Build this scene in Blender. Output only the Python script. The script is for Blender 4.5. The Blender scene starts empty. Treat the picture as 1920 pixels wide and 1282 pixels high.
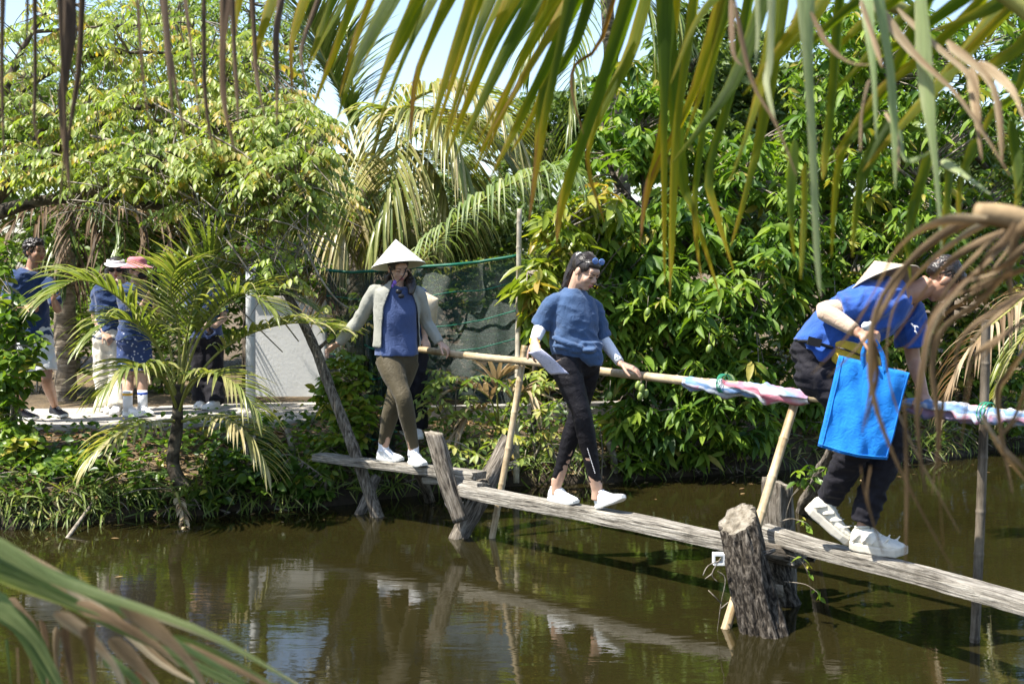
import bpy, bmesh, math, random
import numpy as np
from mathutils import Vector, Matrix, noise

random.seed(7)
RNG = np.random.default_rng(7)
SC = bpy.context.scene
COL = SC.collection

# ------------------------------------------------------------------ camera
FPX = 2400.0                       # focal length in pixels of a 1920 px wide frame
PITCH = math.atan(148.0 / FPX)
CAMZ = 2.0                         # eye height above the pond surface
cam_data = bpy.data.cameras.new("camera")
cam_data.sensor_width = 36.0
cam_data.lens = 45.0
cam_data.clip_start = 0.05
cam_data.clip_end = 2000.0
cam_data.dof.use_dof = True
cam_data.dof.focus_distance = 8.7
cam_data.dof.aperture_fstop = 4.0
cam = bpy.data.objects.new("camera", cam_data)
COL.objects.link(cam)
cam.location = (0, 0, CAMZ)
cam.rotation_euler = (math.pi / 2 - PITCH, 0, 0)
SC.camera = cam

# ------------------------------------------------------------------ sky and sun
SUN_EL = math.radians(61.0)
SUN_TO = Vector((-0.94, -0.33, 0)).normalized()      # horizontal direction towards the sun
world = bpy.data.worlds.new("World")
SC.world = world
world.use_nodes = True
wn = world.node_tree.nodes
wl = world.node_tree.links
bg = wn["Background"]
sky = wn.new("ShaderNodeTexSky")
sky.sky_type = 'NISHITA'
sky.sun_disc = False
sky.sun_elevation = SUN_EL
sky.sun_rotation = math.atan2(SUN_TO.x, SUN_TO.y)
sky.air_density = 1.0
sky.dust_density = 1.0
sky.ozone_density = 1.0
wl.new(sky.outputs[0], bg.inputs[0])
bg.inputs[1].default_value = 0.125
sun_data = bpy.data.lights.new("sun", 'SUN')
sun_data.energy = 5.0
sun_data.angle = math.radians(0.53)
sun_data.color = (1.0, 0.95, 0.86)
sun = bpy.data.objects.new("sun", sun_data)
COL.objects.link(sun)
SUN_DIR = Vector((SUN_TO.x * math.cos(SUN_EL), SUN_TO.y * math.cos(SUN_EL), math.sin(SUN_EL)))
sun.rotation_euler = (-SUN_DIR).to_track_quat('-Z', 'Y').to_euler()

SC.view_settings.view_transform = 'Standard'
SC.view_settings.look = 'None'
SC.view_settings.exposure = 1.25
SC.view_settings.gamma = 1.0
SC.cycles.max_bounces = 7
SC.cycles.diffuse_bounces = 3
SC.cycles.glossy_bounces = 3
SC.cycles.transmission_bounces = 4
SC.cycles.transparent_max_bounces = 10
SC.cycles.use_denoising = True
SC.cycles.sample_clamp_indirect = 6.0
SC.cycles.caustics_reflective = False
SC.cycles.caustics_refractive = False

# ------------------------------------------------------------------ helpers
SP, CP = math.sin(PITCH), math.cos(PITCH)


def ray(px, py):
    a = (px - 960.0) / FPX
    b = -(py - 641.0) / FPX
    return Vector((a, CP + b * SP, -SP + b * CP))


def at(px, py, Y):
    """point of the place seen in that direction at the distance Y"""
    d = ray(px, py)
    t = Y / d.y
    return Vector((d.x * t, Y, CAMZ + d.z * t))


def onz(px, py, z):
    d = ray(px, py)
    t = (z - CAMZ) / d.z
    return Vector((d.x * t, d.y * t, z))


V = Vector


def tag(o, label=None, cat=None, group=None, kind=None):
    if label: o["label"] = label
    if cat: o["category"] = cat
    if group: o["group"] = group
    if kind: o["kind"] = kind
    return o


def empty(name, loc, label=None, cat=None, group=None):
    o = bpy.data.objects.new(name, None)
    o.empty_display_size = 0.1
    COL.objects.link(o)
    o.location = loc
    return tag(o, label, cat, group)


def link(name, me, mat=None, parent=None):
    """link a mesh given in world coordinates, parented without moving it"""
    o = bpy.data.objects.new(name, me)
    COL.objects.link(o)
    if mat is not None and len(me.materials) == 0:
        me.materials.append(mat)
    if parent is not None:
        o.parent = parent
        o.matrix_parent_inverse = ABS(parent).inverted()
    return o


_abs = {}


def ABS(o):
    """absolute matrix of an empty that is only translated or of a mesh at the origin"""
    m = Matrix.Translation(o.location) @ o.rotation_euler.to_matrix().to_4x4() if o.parent is None else Matrix.Identity(4)
    return m


class MB:
    """collects vertices and faces of one mesh"""
    def __init__(s):
        s.v = []; s.f = []; s.t = []; s.m = []; s.extra = {}

    def add(s, vs, fs, tint=0.5, m=0):
        b = len(s.v)
        s.v.extend([tuple(x) for x in vs])
        s.f.extend([tuple(i + b for i in f) for f in fs])
        if isinstance(tint, (list, tuple)):
            s.t.extend(tint)
        else:
            s.t.extend([tint] * len(vs))
        s.m.extend([m] * len(fs))

    def mesh(s, name="mesh", smooth=True):
        me = bpy.data.meshes.new(name)
        me.from_pydata(s.v, [], s.f)
        if smooth:
            me.polygons.foreach_set("use_smooth", [True] * len(me.polygons))
        if any(s.m):
            me.polygons.foreach_set("material_index", s.m)
        a = me.attributes.new("tint", 'FLOAT', 'POINT')
        a.data.foreach_set("value", s.t)
        for key, val in s.extra.items():
            q = me.attributes.new(key, 'FLOAT', 'POINT'); q.data.foreach_set("value", val)
        me.update()
        return me

    def build(s, name, mat, parent=None, smooth=True):
        me = s.mesh(name, smooth)
        if isinstance(mat, (list, tuple)):
            for m in mat: me.materials.append(m)
            mat = None
        return link(name, me, mat, parent)


def frame_from(t, hint=None):
    t = t.normalized()
    h = hint if hint is not None else (V((0, 0, 1)) if abs(t.z) < 0.9 else V((0, 1, 0)))
    a = t.cross(h)
    if a.length < 1e-6:
        a = t.cross(V((1, 0, 0)))
    a.normalize()
    b = a.cross(t).normalized()
    return a, b


def catmull(pts, sub):
    """pts: list of tuples of floats -> smoothed list"""
    P = [np.array(p, float) for p in pts]
    if len(P) < 3 or sub < 2:
        return P
    out = []
    for i in range(len(P) - 1):
        p0 = P[max(i - 1, 0)]; p1 = P[i]; p2 = P[i + 1]; p3 = P[min(i + 2, len(P) - 1)]
        for k in range(sub):
            t = k / sub
            out.append(0.5 * ((2 * p1) + (-p0 + p2) * t + (2 * p0 - 5 * p1 + 4 * p2 - p3) * t * t + (-p0 + 3 * p1 - 3 * p2 + p3) * t ** 3))
    out.append(P[-1])
    return out


def tube(mb, pts, n=8, sub=3, tint=0.5, cap=True, m=0, wob=0.0, seed=0.0, flat=1.0, bulge=None):
    """pts: [(Vector, radius)]; a smooth tapered tube"""
    C = catmull([(p[0][0], p[0][1], p[0][2], p[1]) for p in pts], sub)
    vs = []; fs = []
    a = None
    for i, c in enumerate(C):
        c3 = V(c[:3])
        q = V(C[min(i + 1, len(C) - 1)][:3]) - V(C[max(i - 1, 0)][:3])
        if q.length < 1e-9: q = V((0, 0, 1))
        q.normalize()
        if a is None:
            a, b = frame_from(q)
        else:
            a = (a - q * a.dot(q))
            if a.length < 1e-6: a, b = frame_from(q)
            a.normalize(); b = a.cross(q).normalized()
        r = max(float(c[3]), 1e-4)
        if bulge: r *= bulge(i / (len(C) - 1))
        for k in range(n):
            th = 2 * math.pi * k / n
            d = a * math.cos(th) + b * math.sin(th) * flat
            rr = r
            if wob:
                w = noise.noise(V((c3.x * 9 + seed, c3.y * 9, c3.z * 9)) + d * 1.6) + 0.5 * noise.noise(V((c3.x * 30, c3.y * 30 + seed, c3.z * 30)) + d * 4)
                rr = r * (1 + wob * w)
            vs.append(c3 + d * rr)
    for i in range(len(C) - 1):
        for k in range(n):
            k2 = (k + 1) % n
            fs.append((i * n + k, i * n + k2, (i + 1) * n + k2, (i + 1) * n + k))
    if cap:
        vs.append(V(C[0][:3])); vs.append(V(C[-1][:3]))
        s0 = len(vs) - 2
        L = (len(C) - 1) * n
        for k in range(n):
            k2 = (k + 1) % n
            fs.append((s0, k2, k)); fs.append((s0 + 1, L + k, L + k2))
    mb.add(vs, fs, tint, m)


def ellipsoid(mb, c, ax, rad, nu=14, nv=9, tint=0.5, m=0):
    """ax: three orthonormal vectors, rad: three radii"""
    vs = [c + ax[2] * rad[2]]
    for j in range(1, nv):
        ph = math.pi * j / nv
        for k in range(nu):
            th = 2 * math.pi * k / nu
            vs.append(c + ax[0] * (rad[0] * math.sin(ph) * math.cos(th)) + ax[1] * (rad[1] * math.sin(ph) * math.sin(th)) + ax[2] * (rad[2] * math.cos(ph)))
    vs.append(c - ax[2] * rad[2])
    fs = []
    for k in range(nu):
        fs.append((0, 1 + k, 1 + (k + 1) % nu))
    for j in range(nv - 2):
        for k in range(nu):
            a = 1 + j * nu + k; b = 1 + j * nu + (k + 1) % nu
            fs.append((a, a + nu, b + nu, b))
    e = len(vs) - 1; s = 1 + (nv - 2) * nu
    for k in range(nu):
        fs.append((e, s + (k + 1) % nu, s + k))
    mb.add(vs, fs, tint, m)


def loft(mb, rings, n=24, power=2.3, sub=1, tint=0.5, m=0):
    """rings: [(centre, half-axis u, half-axis v)]"""
    arr = catmull([tuple(c) + tuple(u) + tuple(v) for c, u, v in rings], sub) if sub > 1 else [np.array(tuple(c) + tuple(u) + tuple(v)) for c, u, v in rings]
    vs = []; fs = []
    for r in arr:
        c = V(r[:3]); u = V(r[3:6]); v = V(r[6:9])
        for k in range(n):
            th = 2 * math.pi * k / n
            cx, sx = math.cos(th), math.sin(th)
            x = math.copysign(abs(cx) ** (2 / power), cx); y = math.copysign(abs(sx) ** (2 / power), sx)
            vs.append(c + u * x + v * y)
    R = len(arr)
    for i in range(R - 1):
        for k in range(n):
            k2 = (k + 1) % n
            fs.append((i * n + k, i * n + k2, (i + 1) * n + k2, (i + 1) * n + k))
    vs.append(V(arr[0][:3])); vs.append(V(arr[-1][:3]))
    s0 = len(vs) - 2; L = (R - 1) * n
    for k in range(n):
        k2 = (k + 1) % n
        fs.append((s0, k2, k)); fs.append((s0 + 1, L + k, L + k2))
    mb.add(vs, fs, tint, m)


def box(mb, c, ax, half, tint=0.5, m=0):
    vs = []
    for x in (-1, 1):
        for y in (-1, 1):
            for z in (-1, 1):
                vs.append(c + ax[0] * (x * half[0]) + ax[1] * (y * half[1]) + ax[2] * (z * half[2]))
    fs = [(0, 1, 3, 2), (4, 6, 7, 5), (0, 4, 5, 1), (2, 3, 7, 6), (0, 2, 6, 4), (1, 5, 7, 3)]
    mb.add(vs, fs, tint, m)


def remesh(mb, voxel, smooth=3, name="mesh"):
    """one continuous skin around everything collected in mb"""
    me = mb.mesh("tmp")
    o = bpy.data.objects.new("tmp", me)
    COL.objects.link(o)
    md = o.modifiers.new("r", 'REMESH'); md.mode = 'VOXEL'; md.voxel_size = voxel; md.use_smooth_shade = True
    if smooth:
        ms = o.modifiers.new("s", 'SMOOTH'); ms.iterations = smooth; ms.factor = 0.5
    dg = bpy.context.evaluated_depsgraph_get()
    dg.update()
    out = bpy.data.meshes.new_from_object(o.evaluated_get(dg))
    out.name = name
    bpy.data.objects.remove(o); bpy.data.meshes.remove(me)
    out.polygons.foreach_set("use_smooth", [True] * len(out.polygons))
    return out


def displace(me, fn):
    """move each vertex along its normal by fn(co, normal)"""
    n = len(me.vertices)
    co = np.empty(n * 3); me.vertices.foreach_get("co", co); co = co.reshape(-1, 3)
    no = np.empty(n * 3); me.vertex_normals.foreach_get("vector", no) if hasattr(me, "vertex_normals") else me.vertices.foreach_get("normal", no)
    no = no.reshape(-1, 3)
    d = np.array([fn(V(c), V(q)) for c, q in zip(co, no)])
    co = co + no * d[:, None]
    me.vertices.foreach_set("co", co.ravel())
    me.update()


def cut(me, fn):
    """delete the vertices where fn(co) is true"""
    bm = bmesh.new(); bm.from_mesh(me)
    bmesh.ops.delete(bm, geom=[v for v in bm.verts if fn(v.co)], context='VERTS')
    rim = [v for v in bm.verts if v.is_boundary]
    for _ in range(14):
        new = {}
        for v in rim:
            nb = [e.other_vert(v).co for e in v.link_edges if e.is_boundary]
            if len(nb) == 2: new[v] = v.co * 0.4 + (nb[0] + nb[1]) * 0.3
        for v, c in new.items(): v.co = c
    bm.to_mesh(me); bm.free(); me.update()


# ------------------------------------------------------------------ materials
def nodes_of(name):
    m = bpy.data.materials.new(name)
    m.use_nodes = True
    nt = m.node_tree
    return m, nt.nodes, nt.links, nt.nodes["Principled BSDF"]


def ramp(n, stops, interp='LINEAR'):
    r = n.new("ShaderNodeValToRGB")
    r.color_ramp.interpolation = interp
    el = r.color_ramp.elements
    while len(el) < len(stops): el.new(0.5)
    for e, (p, c) in zip(el, stops):
        e.position = p; e.color = (c[0], c[1], c[2], 1)
    return r


def coords(n, l, scale=(1, 1, 1), kind="Object"):
    tc = n.new("ShaderNodeTexCoord"); mp = n.new("ShaderNodeMapping")
    mp.inputs["Scale"].default_value = scale
    l.new(tc.outputs[kind], mp.inputs["Vector"])
    return mp.outputs[0]


def tex_noise(n, l, vec, scale, detail=4, rough=0.55, dist=0.0):
    t = n.new("ShaderNodeTexNoise")
    t.inputs["Scale"].default_value = scale; t.inputs["Detail"].default_value = detail
    t.inputs["Roughness"].default_value = rough; t.inputs["Distortion"].default_value = dist
    l.new(vec, t.inputs["Vector"])
    return t


def bump(n, l, height, strength=0.4, dist=0.02, target=None):
    b = n.new("ShaderNodeBump")
    b.inputs["Strength"].default_value = strength; b.inputs["Distance"].default_value = dist
    l.new(height, b.inputs["Height"])
    if target is not None: l.new(b.outputs[0], target.inputs["Normal"])
    return b


def leaf_mat(name, stops, trans=0.4, rough=0.42, tcol=(1.25, 1.35, 0.45), spec=0.45, veins=0.0):
    """leaf tissue: diffuse and waxy above, letting light through"""
    m, n, l, p = nodes_of(name)
    at_ = n.new("ShaderNodeAttribute"); at_.attribute_name = "tint"
    r = ramp(n, stops)
    l.new(at_.outputs["Fac"], r.inputs[0])
    v = coords(n, l)
    if veins:
        aa = n.new("ShaderNodeAttribute"); aa.attribute_name = "across"
        al = n.new("ShaderNodeAttribute"); al.attribute_name = "along"
        cx = n.new("ShaderNodeCombineXYZ"); l.new(aa.outputs["Fac"], cx.inputs[0]); l.new(al.outputs["Fac"], cx.inputs[1]); l.new(at_.outputs["Fac"], cx.inputs[2])
        mp = n.new("ShaderNodeMapping"); mp.inputs["Scale"].default_value = (veins, 1.3, 3.0); l.new(cx.outputs[0], mp.inputs["Vector"]); v = mp.outputs[0]
        tn = tex_noise(n, l, v, 1.0, 5, 0.65)
        bump(n, l, tn.outputs[0], 0.5, 0.006, p)
    else:
        tn = tex_noise(n, l, v, 22.0, 3)
    mul = n.new("ShaderNodeMixRGB"); mul.blend_type = 'MULTIPLY'; mul.inputs[0].default_value = 0.85 if veins else 0.55
    rr = ramp(n, [(0.3, (0.6, 0.62, 0.5)), (0.65, (1.15, 1.12, 1.05))])
    l.new(tn.outputs[0], rr.inputs[0]); l.new(r.outputs[0], mul.inputs[1]); l.new(rr.outputs[0], mul.inputs[2])
    l.new(mul.outputs[0], p.inputs["Base Color"])
    p.inputs["Roughness"].default_value = rough
    p.inputs["Specular IOR Level"].default_value = spec
    tr = n.new("ShaderNodeBsdfTranslucent")
    tm = n.new("ShaderNodeMixRGB"); tm.blend_type = 'MULTIPLY'; tm.inputs[0].default_value = 1.0
    tm.inputs[2].default_value = (*tcol, 1)
    l.new(mul.outputs[0], tm.inputs[1]); l.new(tm.outputs[0], tr.inputs[0])
    mx = n.new("ShaderNodeMixShader"); mx.inputs[0].default_value = trans
    l.new(p.outputs[0], mx.inputs[1]); l.new(tr.outputs[0], mx.inputs[2])
    out = n["Material Output"]; l.new(mx.outputs[0], out.inputs[0])
    return m


def wood_mat(name, c1, c2, c3, scale=(2, 2, 30), bumpy=0.6, rough=0.85, crack=True, kind="Object"):
    m, n, l, p = nodes_of(name)
    v = coords(n, l, scale, kind)
    t1 = tex_noise(n, l, v, 2.2, 8, 0.65, 0.3)
    r = ramp(n, [(0.36, c1), (0.47, c2), (0.66, c3)])
    l.new(t1.outputs[0], r.inputs[0])
    v2 = coords(n, l, (1, 1, 1), kind)
    t2 = tex_noise(n, l, v2, 6.0, 6, 0.7)
    mx = n.new("ShaderNodeMixRGB"); mx.blend_type = 'MULTIPLY'; mx.inputs[0].default_value = 0.7
    r2 = ramp(n, [(0.32, (0.28, 0.26, 0.23)), (0.45, (0.75, 0.74, 0.72)), (0.62, (1.15, 1.15, 1.15))])
    l.new(t2.outputs[0], r2.inputs[0]); l.new(r.outputs[0], mx.inputs[1]); l.new(r2.outputs[0], mx.inputs[2])
    l.new(mx.outputs[0], p.inputs["Base Color"])
    p.inputs["Roughness"].default_value = rough
    p.inputs["Specular IOR Level"].default_value = 0.2
    bump(n, l, t1.outputs[0], bumpy, 0.03, p)
    return m


def plain(name, col, rough=0.7, var=0.25, scale=9.0, bumpy=0.15, spec=0.3, bscale=None, bdist=0.01, sheen=0.0):
    m, n, l, p = nodes_of(name)
    v = coords(n, l)
    t = tex_noise(n, l, v, scale, 5)
    a = tuple(c * (1 - var) for c in col); b = tuple(min(c * (1 + var), 1) for c in col)
    r = ramp(n, [(0.3, a), (0.7, b)])
    l.new(t.outputs[0], r.inputs[0]); l.new(r.outputs[0], p.inputs["Base Color"])
    p.inputs["Roughness"].default_value = rough
    p.inputs["Specular IOR Level"].default_value = spec
    if sheen: p.inputs["Sheen Weight"].default_value = sheen
    if bumpy:
        t2 = tex_noise(n, l, v, bscale or scale * 6, 4)
        bump(n, l, t2.outputs[0], bumpy, bdist, p)
    return m

# ================================================================== setting: ground, water, path
SHORE_PX = [(-500, 1010), (0, 990), (120, 985), (250, 972), (420, 962), (560, 955), (700, 938), (860, 918), (1000, 908), (1180, 900), (1330, 890), (1480, 880), (1620, 872), (1760, 862), (1850, 846), (1930, 838), (2300, 820)]
_sp = [onz(a, b, 0.0) for a, b in SHORE_PX]
_sx = [p.x for p in _sp]; _sy = [p.y for p in _sp]


def shore(x):
    return float(np.interp(x, _sx, _sy))


def hgt(x, y):
    d = y - shore(x)
    d += 0.12 * noise.noise(V((x * 1.7, y * 1.7, 0))) + 0.05 * noise.noise(V((x * 6, y * 6, 3)))
    z = float(np.interp(d, [-3, -1.0, -0.25, 0.0, 0.16, 0.45, 1.2, 3.0, 8.0], [-1.3, -0.8, -0.3, 0.0, 0.20, 0.34, 0.46, 0.5, 0.55]))
    near = float(np.interp(y, [0.4, 1.0, 1.8], [1, 0.6, 0]))
    z = z * (1 - near) + 0.42 * near
    side = float(np.interp(abs(x), [11.0, 12.5], [0, 1]))
    if z < 0.4: z = z * (1 - side) + 0.45 * side
    if z > -0.1:
        z += 0.03 * noise.noise(V((x * 3, y * 3, 7))) + 0.015 * noise.noise(V((x * 11, y * 11, 1)))
    return z


def axis(lo, hi, step, far):
    a = list(np.arange(lo, hi + 1e-6, step))
    s = step; x = hi
    up = []
    while x < far:
        s *= 1.35; x += s; up.append(x)
    s = step; x = lo
    dn = []
    while x > -far:
        s *= 1.35; x -= s; dn.append(x)
    return dn[::-1] + a + up


gx = axis(-7.5, 7.5, 0.11, 400); gy = axis(8.5, 16.5, 0.09, 400)
mb = MB()
W = len(gx)
gv = [(x, y, hgt(x, y)) for y in gy for x in gx]
gf = [(j * W + i, j * W + i + 1, (j + 1) * W + i + 1, (j + 1) * W + i) for j in range(len(gy) - 1) for i in range(W - 1)]
mb.add(gv, gf)
m_ground, n, l, p = nodes_of("earth")
v = coords(n, l)
t1 = tex_noise(n, l, v, 3.0, 8, 0.65); t2 = tex_noise(n, l, v, 26.0, 6, 0.7)
r1 = ramp(n, [(0.3, (0.045, 0.032, 0.018)), (0.5, (0.12, 0.085, 0.045)), (0.62, (0.20, 0.14, 0.075)), (0.75, (0.07, 0.075, 0.025))])
r2 = ramp(n, [(0.3, (0.45, 0.45, 0.45)), (0.65, (1.25, 1.2, 1.1))])
mx = n.new("ShaderNodeMixRGB"); mx.blend_type = 'MULTIPLY'; mx.inputs[0].default_value = 0.8
l.new(t1.outputs[0], r1.inputs[0]); l.new(t2.outputs[0], r2.inputs[0]); l.new(r1.outputs[0], mx.inputs[1]); l.new(r2.outputs[0], mx.inputs[2])
geo = n.new("ShaderNodeNewGeometry"); sx = n.new("ShaderNodeSeparateXYZ"); l.new(geo.outputs["Position"], sx.inputs[0])
ad = n.new("ShaderNodeMath"); ad.operation = 'MULTIPLY_ADD'; l.new(t1.outputs[0], ad.inputs[0]); ad.inputs[1].default_value = -0.25; l.new(sx.outputs[2], ad.inputs[2])
rw = ramp(n, [(0.0, (0.30, 0.29, 0.27)), (0.12, (1, 1, 1))]); l.new(ad.outputs[0], rw.inputs[0])
mw = n.new("ShaderNodeMixRGB"); mw.blend_type = 'MULTIPLY'; mw.inputs[0].default_value = 1.0; l.new(mx.outputs[0], mw.inputs[1]); l.new(rw.outputs[0], mw.inputs[2])
l.new(mw.outputs[0], p.inputs["Base Color"]); p.inputs["Roughness"].default_value = 0.9
bump(n, l, t2.outputs[0], 0.8, 0.05, p)
ground = mb.build("ground", m_ground)
tag(ground, "dry earth bank around the pond", kind="structure")

# pond water: silty, with a mirror-like skin and light ripples
m_water, n, l, p = nodes_of("pond_water")
v = coords(n, l, (1.0, 1.0, 1.0))
t0 = tex_noise(n, l, v, 0.5, 4, 0.6)
r0 = ramp(n, [(0.3, (0.0115, 0.0098, 0.003)), (0.7, (0.019, 0.0158, 0.0047))])
l.new(t0.outputs[0], r0.inputs[0]); l.new(r0.outputs[0], p.inputs["Base Color"])
p.inputs["Roughness"].default_value = 0.015
p.inputs["IOR"].default_value = 1.36
p.inputs["Specular IOR Level"].default_value = 0.62
va = coords(n, l, (1.0, 2.6, 1.0)); vb = coords(n, l, (1.0, 3.6, 1.0))
ta = tex_noise(n, l, va, 2.4, 2, 0.5, 0.6); tb = tex_noise(n, l, vb, 9.0, 3, 0.55, 0.4)
mm = n.new("ShaderNodeMath"); mm.operation = 'MULTIPLY_ADD'
l.new(tb.outputs[0], mm.inputs[0]); mm.inputs[1].default_value = 0.22; l.new(ta.outputs[0], mm.inputs[2])
bump(n, l, mm.outputs[0], 0.075, 0.02, p)
mb = MB()
mb.add([(-12.3, 0.7, 0), (12.3, 0.7, 0), (12.3, 15.5, 0), (-12.3, 15.5, 0)], [(0, 1, 2, 3)])
water = mb.build("water", m_water, smooth=False)
tag(water, "brown silty pond water reflecting the trees", kind="structure")

# concrete path along the far bank
m_conc = plain("concrete", (0.36, 0.33, 0.29), 0.9, 0.35, 3.5, 0.5, 0.2, 40.0, 0.01)
path_pts = [(-9.0, 11.35, 12.75), (-5.2, 11.4, 12.75), (-3.6, 11.55, 13.0), (-2.6, 11.7, 13.3), (-1.9, 11.9, 13.6)]
path = empty("path", (-5, 12, 0.5))
tag(path, "pale concrete path slabs on the far bank", kind="structure")
for i in range(len(path_pts) - 1):
    (xa, ya0, ya1), (xb, yb0, yb1) = path_pts[i], path_pts[i + 1]
    k = max(1, round((xb - xa) / 1.25))
    for q in range(k):
        u0, u1 = q / k, (q + 1) / k
        f = lambda u: (xa + (xb - xa) * u, ya0 + (yb0 - ya0) * u, ya1 + (yb1 - ya1) * u)
        X0, A0, B0 = f(u0); X1, A1, B1 = f(u1)
        X1 -= 0.014
        h = 0.545 + random.uniform(-0.006, 0.006)
        mb = MB()
        e = 0.012
        ring = [(X0, A0), (X1, A1), (X1, B1), (X0, B0)]
        ins = [(X0 + e, A0 + e), (X1 - e, A1 + e), (X1 - e, B1 - e), (X0 + e, B0 - e)]
        vs = [(a, b, 0.36) for a, b in ring] + [(a, b, h - e) for a, b in ring] + [(a, b, h) for a, b in ins]
        fs = [(i2, (i2 + 1) % 4, 4 + (i2 + 1) % 4, 4 + i2) for i2 in range(4)] + [(4 + i2, 4 + (i2 + 1) % 4, 8 + (i2 + 1) % 4, 8 + i2) for i2 in range(4)] + [(8, 9, 10, 11)]
        mb.add(vs, fs)
        mb.build("slab", m_conc, path, smooth=False)

# ================================================================== footbridge
m_plank = wood_mat("weathered_plank", (0.05, 0.043, 0.035), (0.27, 0.245, 0.205), (0.46, 0.43, 0.375), (30, 30, 1.6), 1.0)
m_log = wood_mat("grey_log", (0.035, 0.029, 0.023), (0.16, 0.135, 0.105), (0.36, 0.32, 0.265), (30, 30, 3.0), 1.0)
m_bark = wood_mat("rough_bark", (0.008, 0.0065, 0.005), (0.050, 0.040, 0.030), (0.25, 0.215, 0.175), (26, 26, 9.0), 1.0)
m_end = wood_mat("log_end", (0.12, 0.10, 0.075), (0.26, 0.225, 0.17), (0.38, 0.34, 0.28), (10, 10, 10), 0.9)
m_bamboo = wood_mat("bamboo_cane", (0.26, 0.18, 0.09), (0.43, 0.33, 0.20), (0.54, 0.45, 0.31), (10, 10, 1.2), 0.15, 0.45)
m_bamboo_dark = wood_mat("old_bamboo", (0.05, 0.04, 0.03), (0.14, 0.115, 0.085), (0.24, 0.20, 0.15), (10, 10, 1.5), 0.3, 0.6)
m_bamboo_pale = wood_mat("grey_bamboo", (0.24, 0.205, 0.15), (0.40, 0.36, 0.28), (0.52, 0.47, 0.38), (10, 10, 1.2), 0.2, 0.6)
m_wire = plain("wire", (0.09, 0.085, 0.08), 0.5, 0.2, 9, 0)


def basis(p0, p1, hint=None):
    z = (p1 - p0).normalized()
    h = hint if hint is not None else V((0, -1, 0))
    x = h.cross(z)
    if x.length < 1e-4: x = V((1, 0, 0)).cross(z)
    x.normalize(); y = z.cross(x)
    M = Matrix((x, y, z)).transposed().to_4x4()
    M.translation = p0
    return M


def put(o, M, parent=None):
    if parent is not None:
        o.parent = parent; o.matrix_parent_inverse = ABS(parent).inverted()
    o.matrix_basis = M
    return o


def plank(name, p0, p1, w, t, parent, mat=m_plank, seed=0, tw=0.0):
    """p0,p1: centre line of the TOP face. Local z along the board, y up."""
    L = (p1 - p0).length
    z = (p1 - p0).normalized(); x = z.cross(V((0, 0, 1))).normalized(); y = x.cross(z)
    x = x * math.cos(tw) + y * math.sin(tw); y = x.cross(z)*-1 if x.cross(z).z < 0 else x.cross(z)
    M = Matrix((x, y, z)).transposed().to_4x4(); M.translation = p0
    mb = MB(); nz = max(8, int(L / 0.05)); vs = []; fs = []
    prof = []
    nx, ny = 8, 4
    for k in range(nx + 1): prof.append((-1 + 2 * k / nx, 0))
    for k in range(1, ny + 1): prof.append((1, -k / ny))
    for k in range(1, nx + 1): prof.append((1 - 2 * k / nx, -1))
    for k in range(1, ny): prof.append((-1, -1 + k / ny))
    P = len(prof)
    for i in range(nz + 1):
        s = i / nz * L
        for (a, b) in prof:
            X = a * w / 2; Yv = b * t
            q = V((X * 14 + seed * 7.3, Yv * 14, s * 1.4))
            q2 = V((X * 45 + seed, Yv * 45, s * 5))
            g = 0.010 * noise.noise(q) + 0.005 * noise.noise(q2)
            edge = 0.003 * (abs(a) > 0.95) * (1 if (b == 0 or b == -1) else 0)
            chip = 0.014 * max(0, noise.noise(V((a * 2, seed, s * 3.3))) - 0.15) * (abs(a) > 0.9)
            X2 = X * (1 - edge * 2.5 / w) - math.copysign(chip, a) + 0.012 * noise.noise(V((seed, a * .5, s * 1.3)))
            Y2 = Yv + g * (1 if b == 0 else 0.7) - edge * (1 if b == 0 else -1 if b == -1 else 0) + 0.012 * noise.noise(V((seed + 5, 0, s * 0.9)))
            ds = 0.03 * noise.noise(V((a * 3, b * 3, seed + i))) if i in (0, nz) else 0
            vs.append((X2, Y2, s + ds))
    for i in range(nz):
        for k in range(P):
            k2 = (k + 1) % P
            fs.append((i * P + k, (i + 1) * P + k, (i + 1) * P + k2, i * P + k2))
    fs.append(tuple(range(P))); fs.append(tuple(nz * P + k for k in range(P))[::-1])
    mb.add(vs, fs)
    me = mb.mesh(name, smooth=False); me.materials.append(mat)
    bm = bmesh.new(); bm.from_mesh(me); bmesh.ops.recalc_face_normals(bm, faces=bm.faces); bm.to_mesh(me); bm.free()
    o = bpy.data.objects.new(name, me); COL.objects.link(o)
    return put(o, M, parent)


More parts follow.
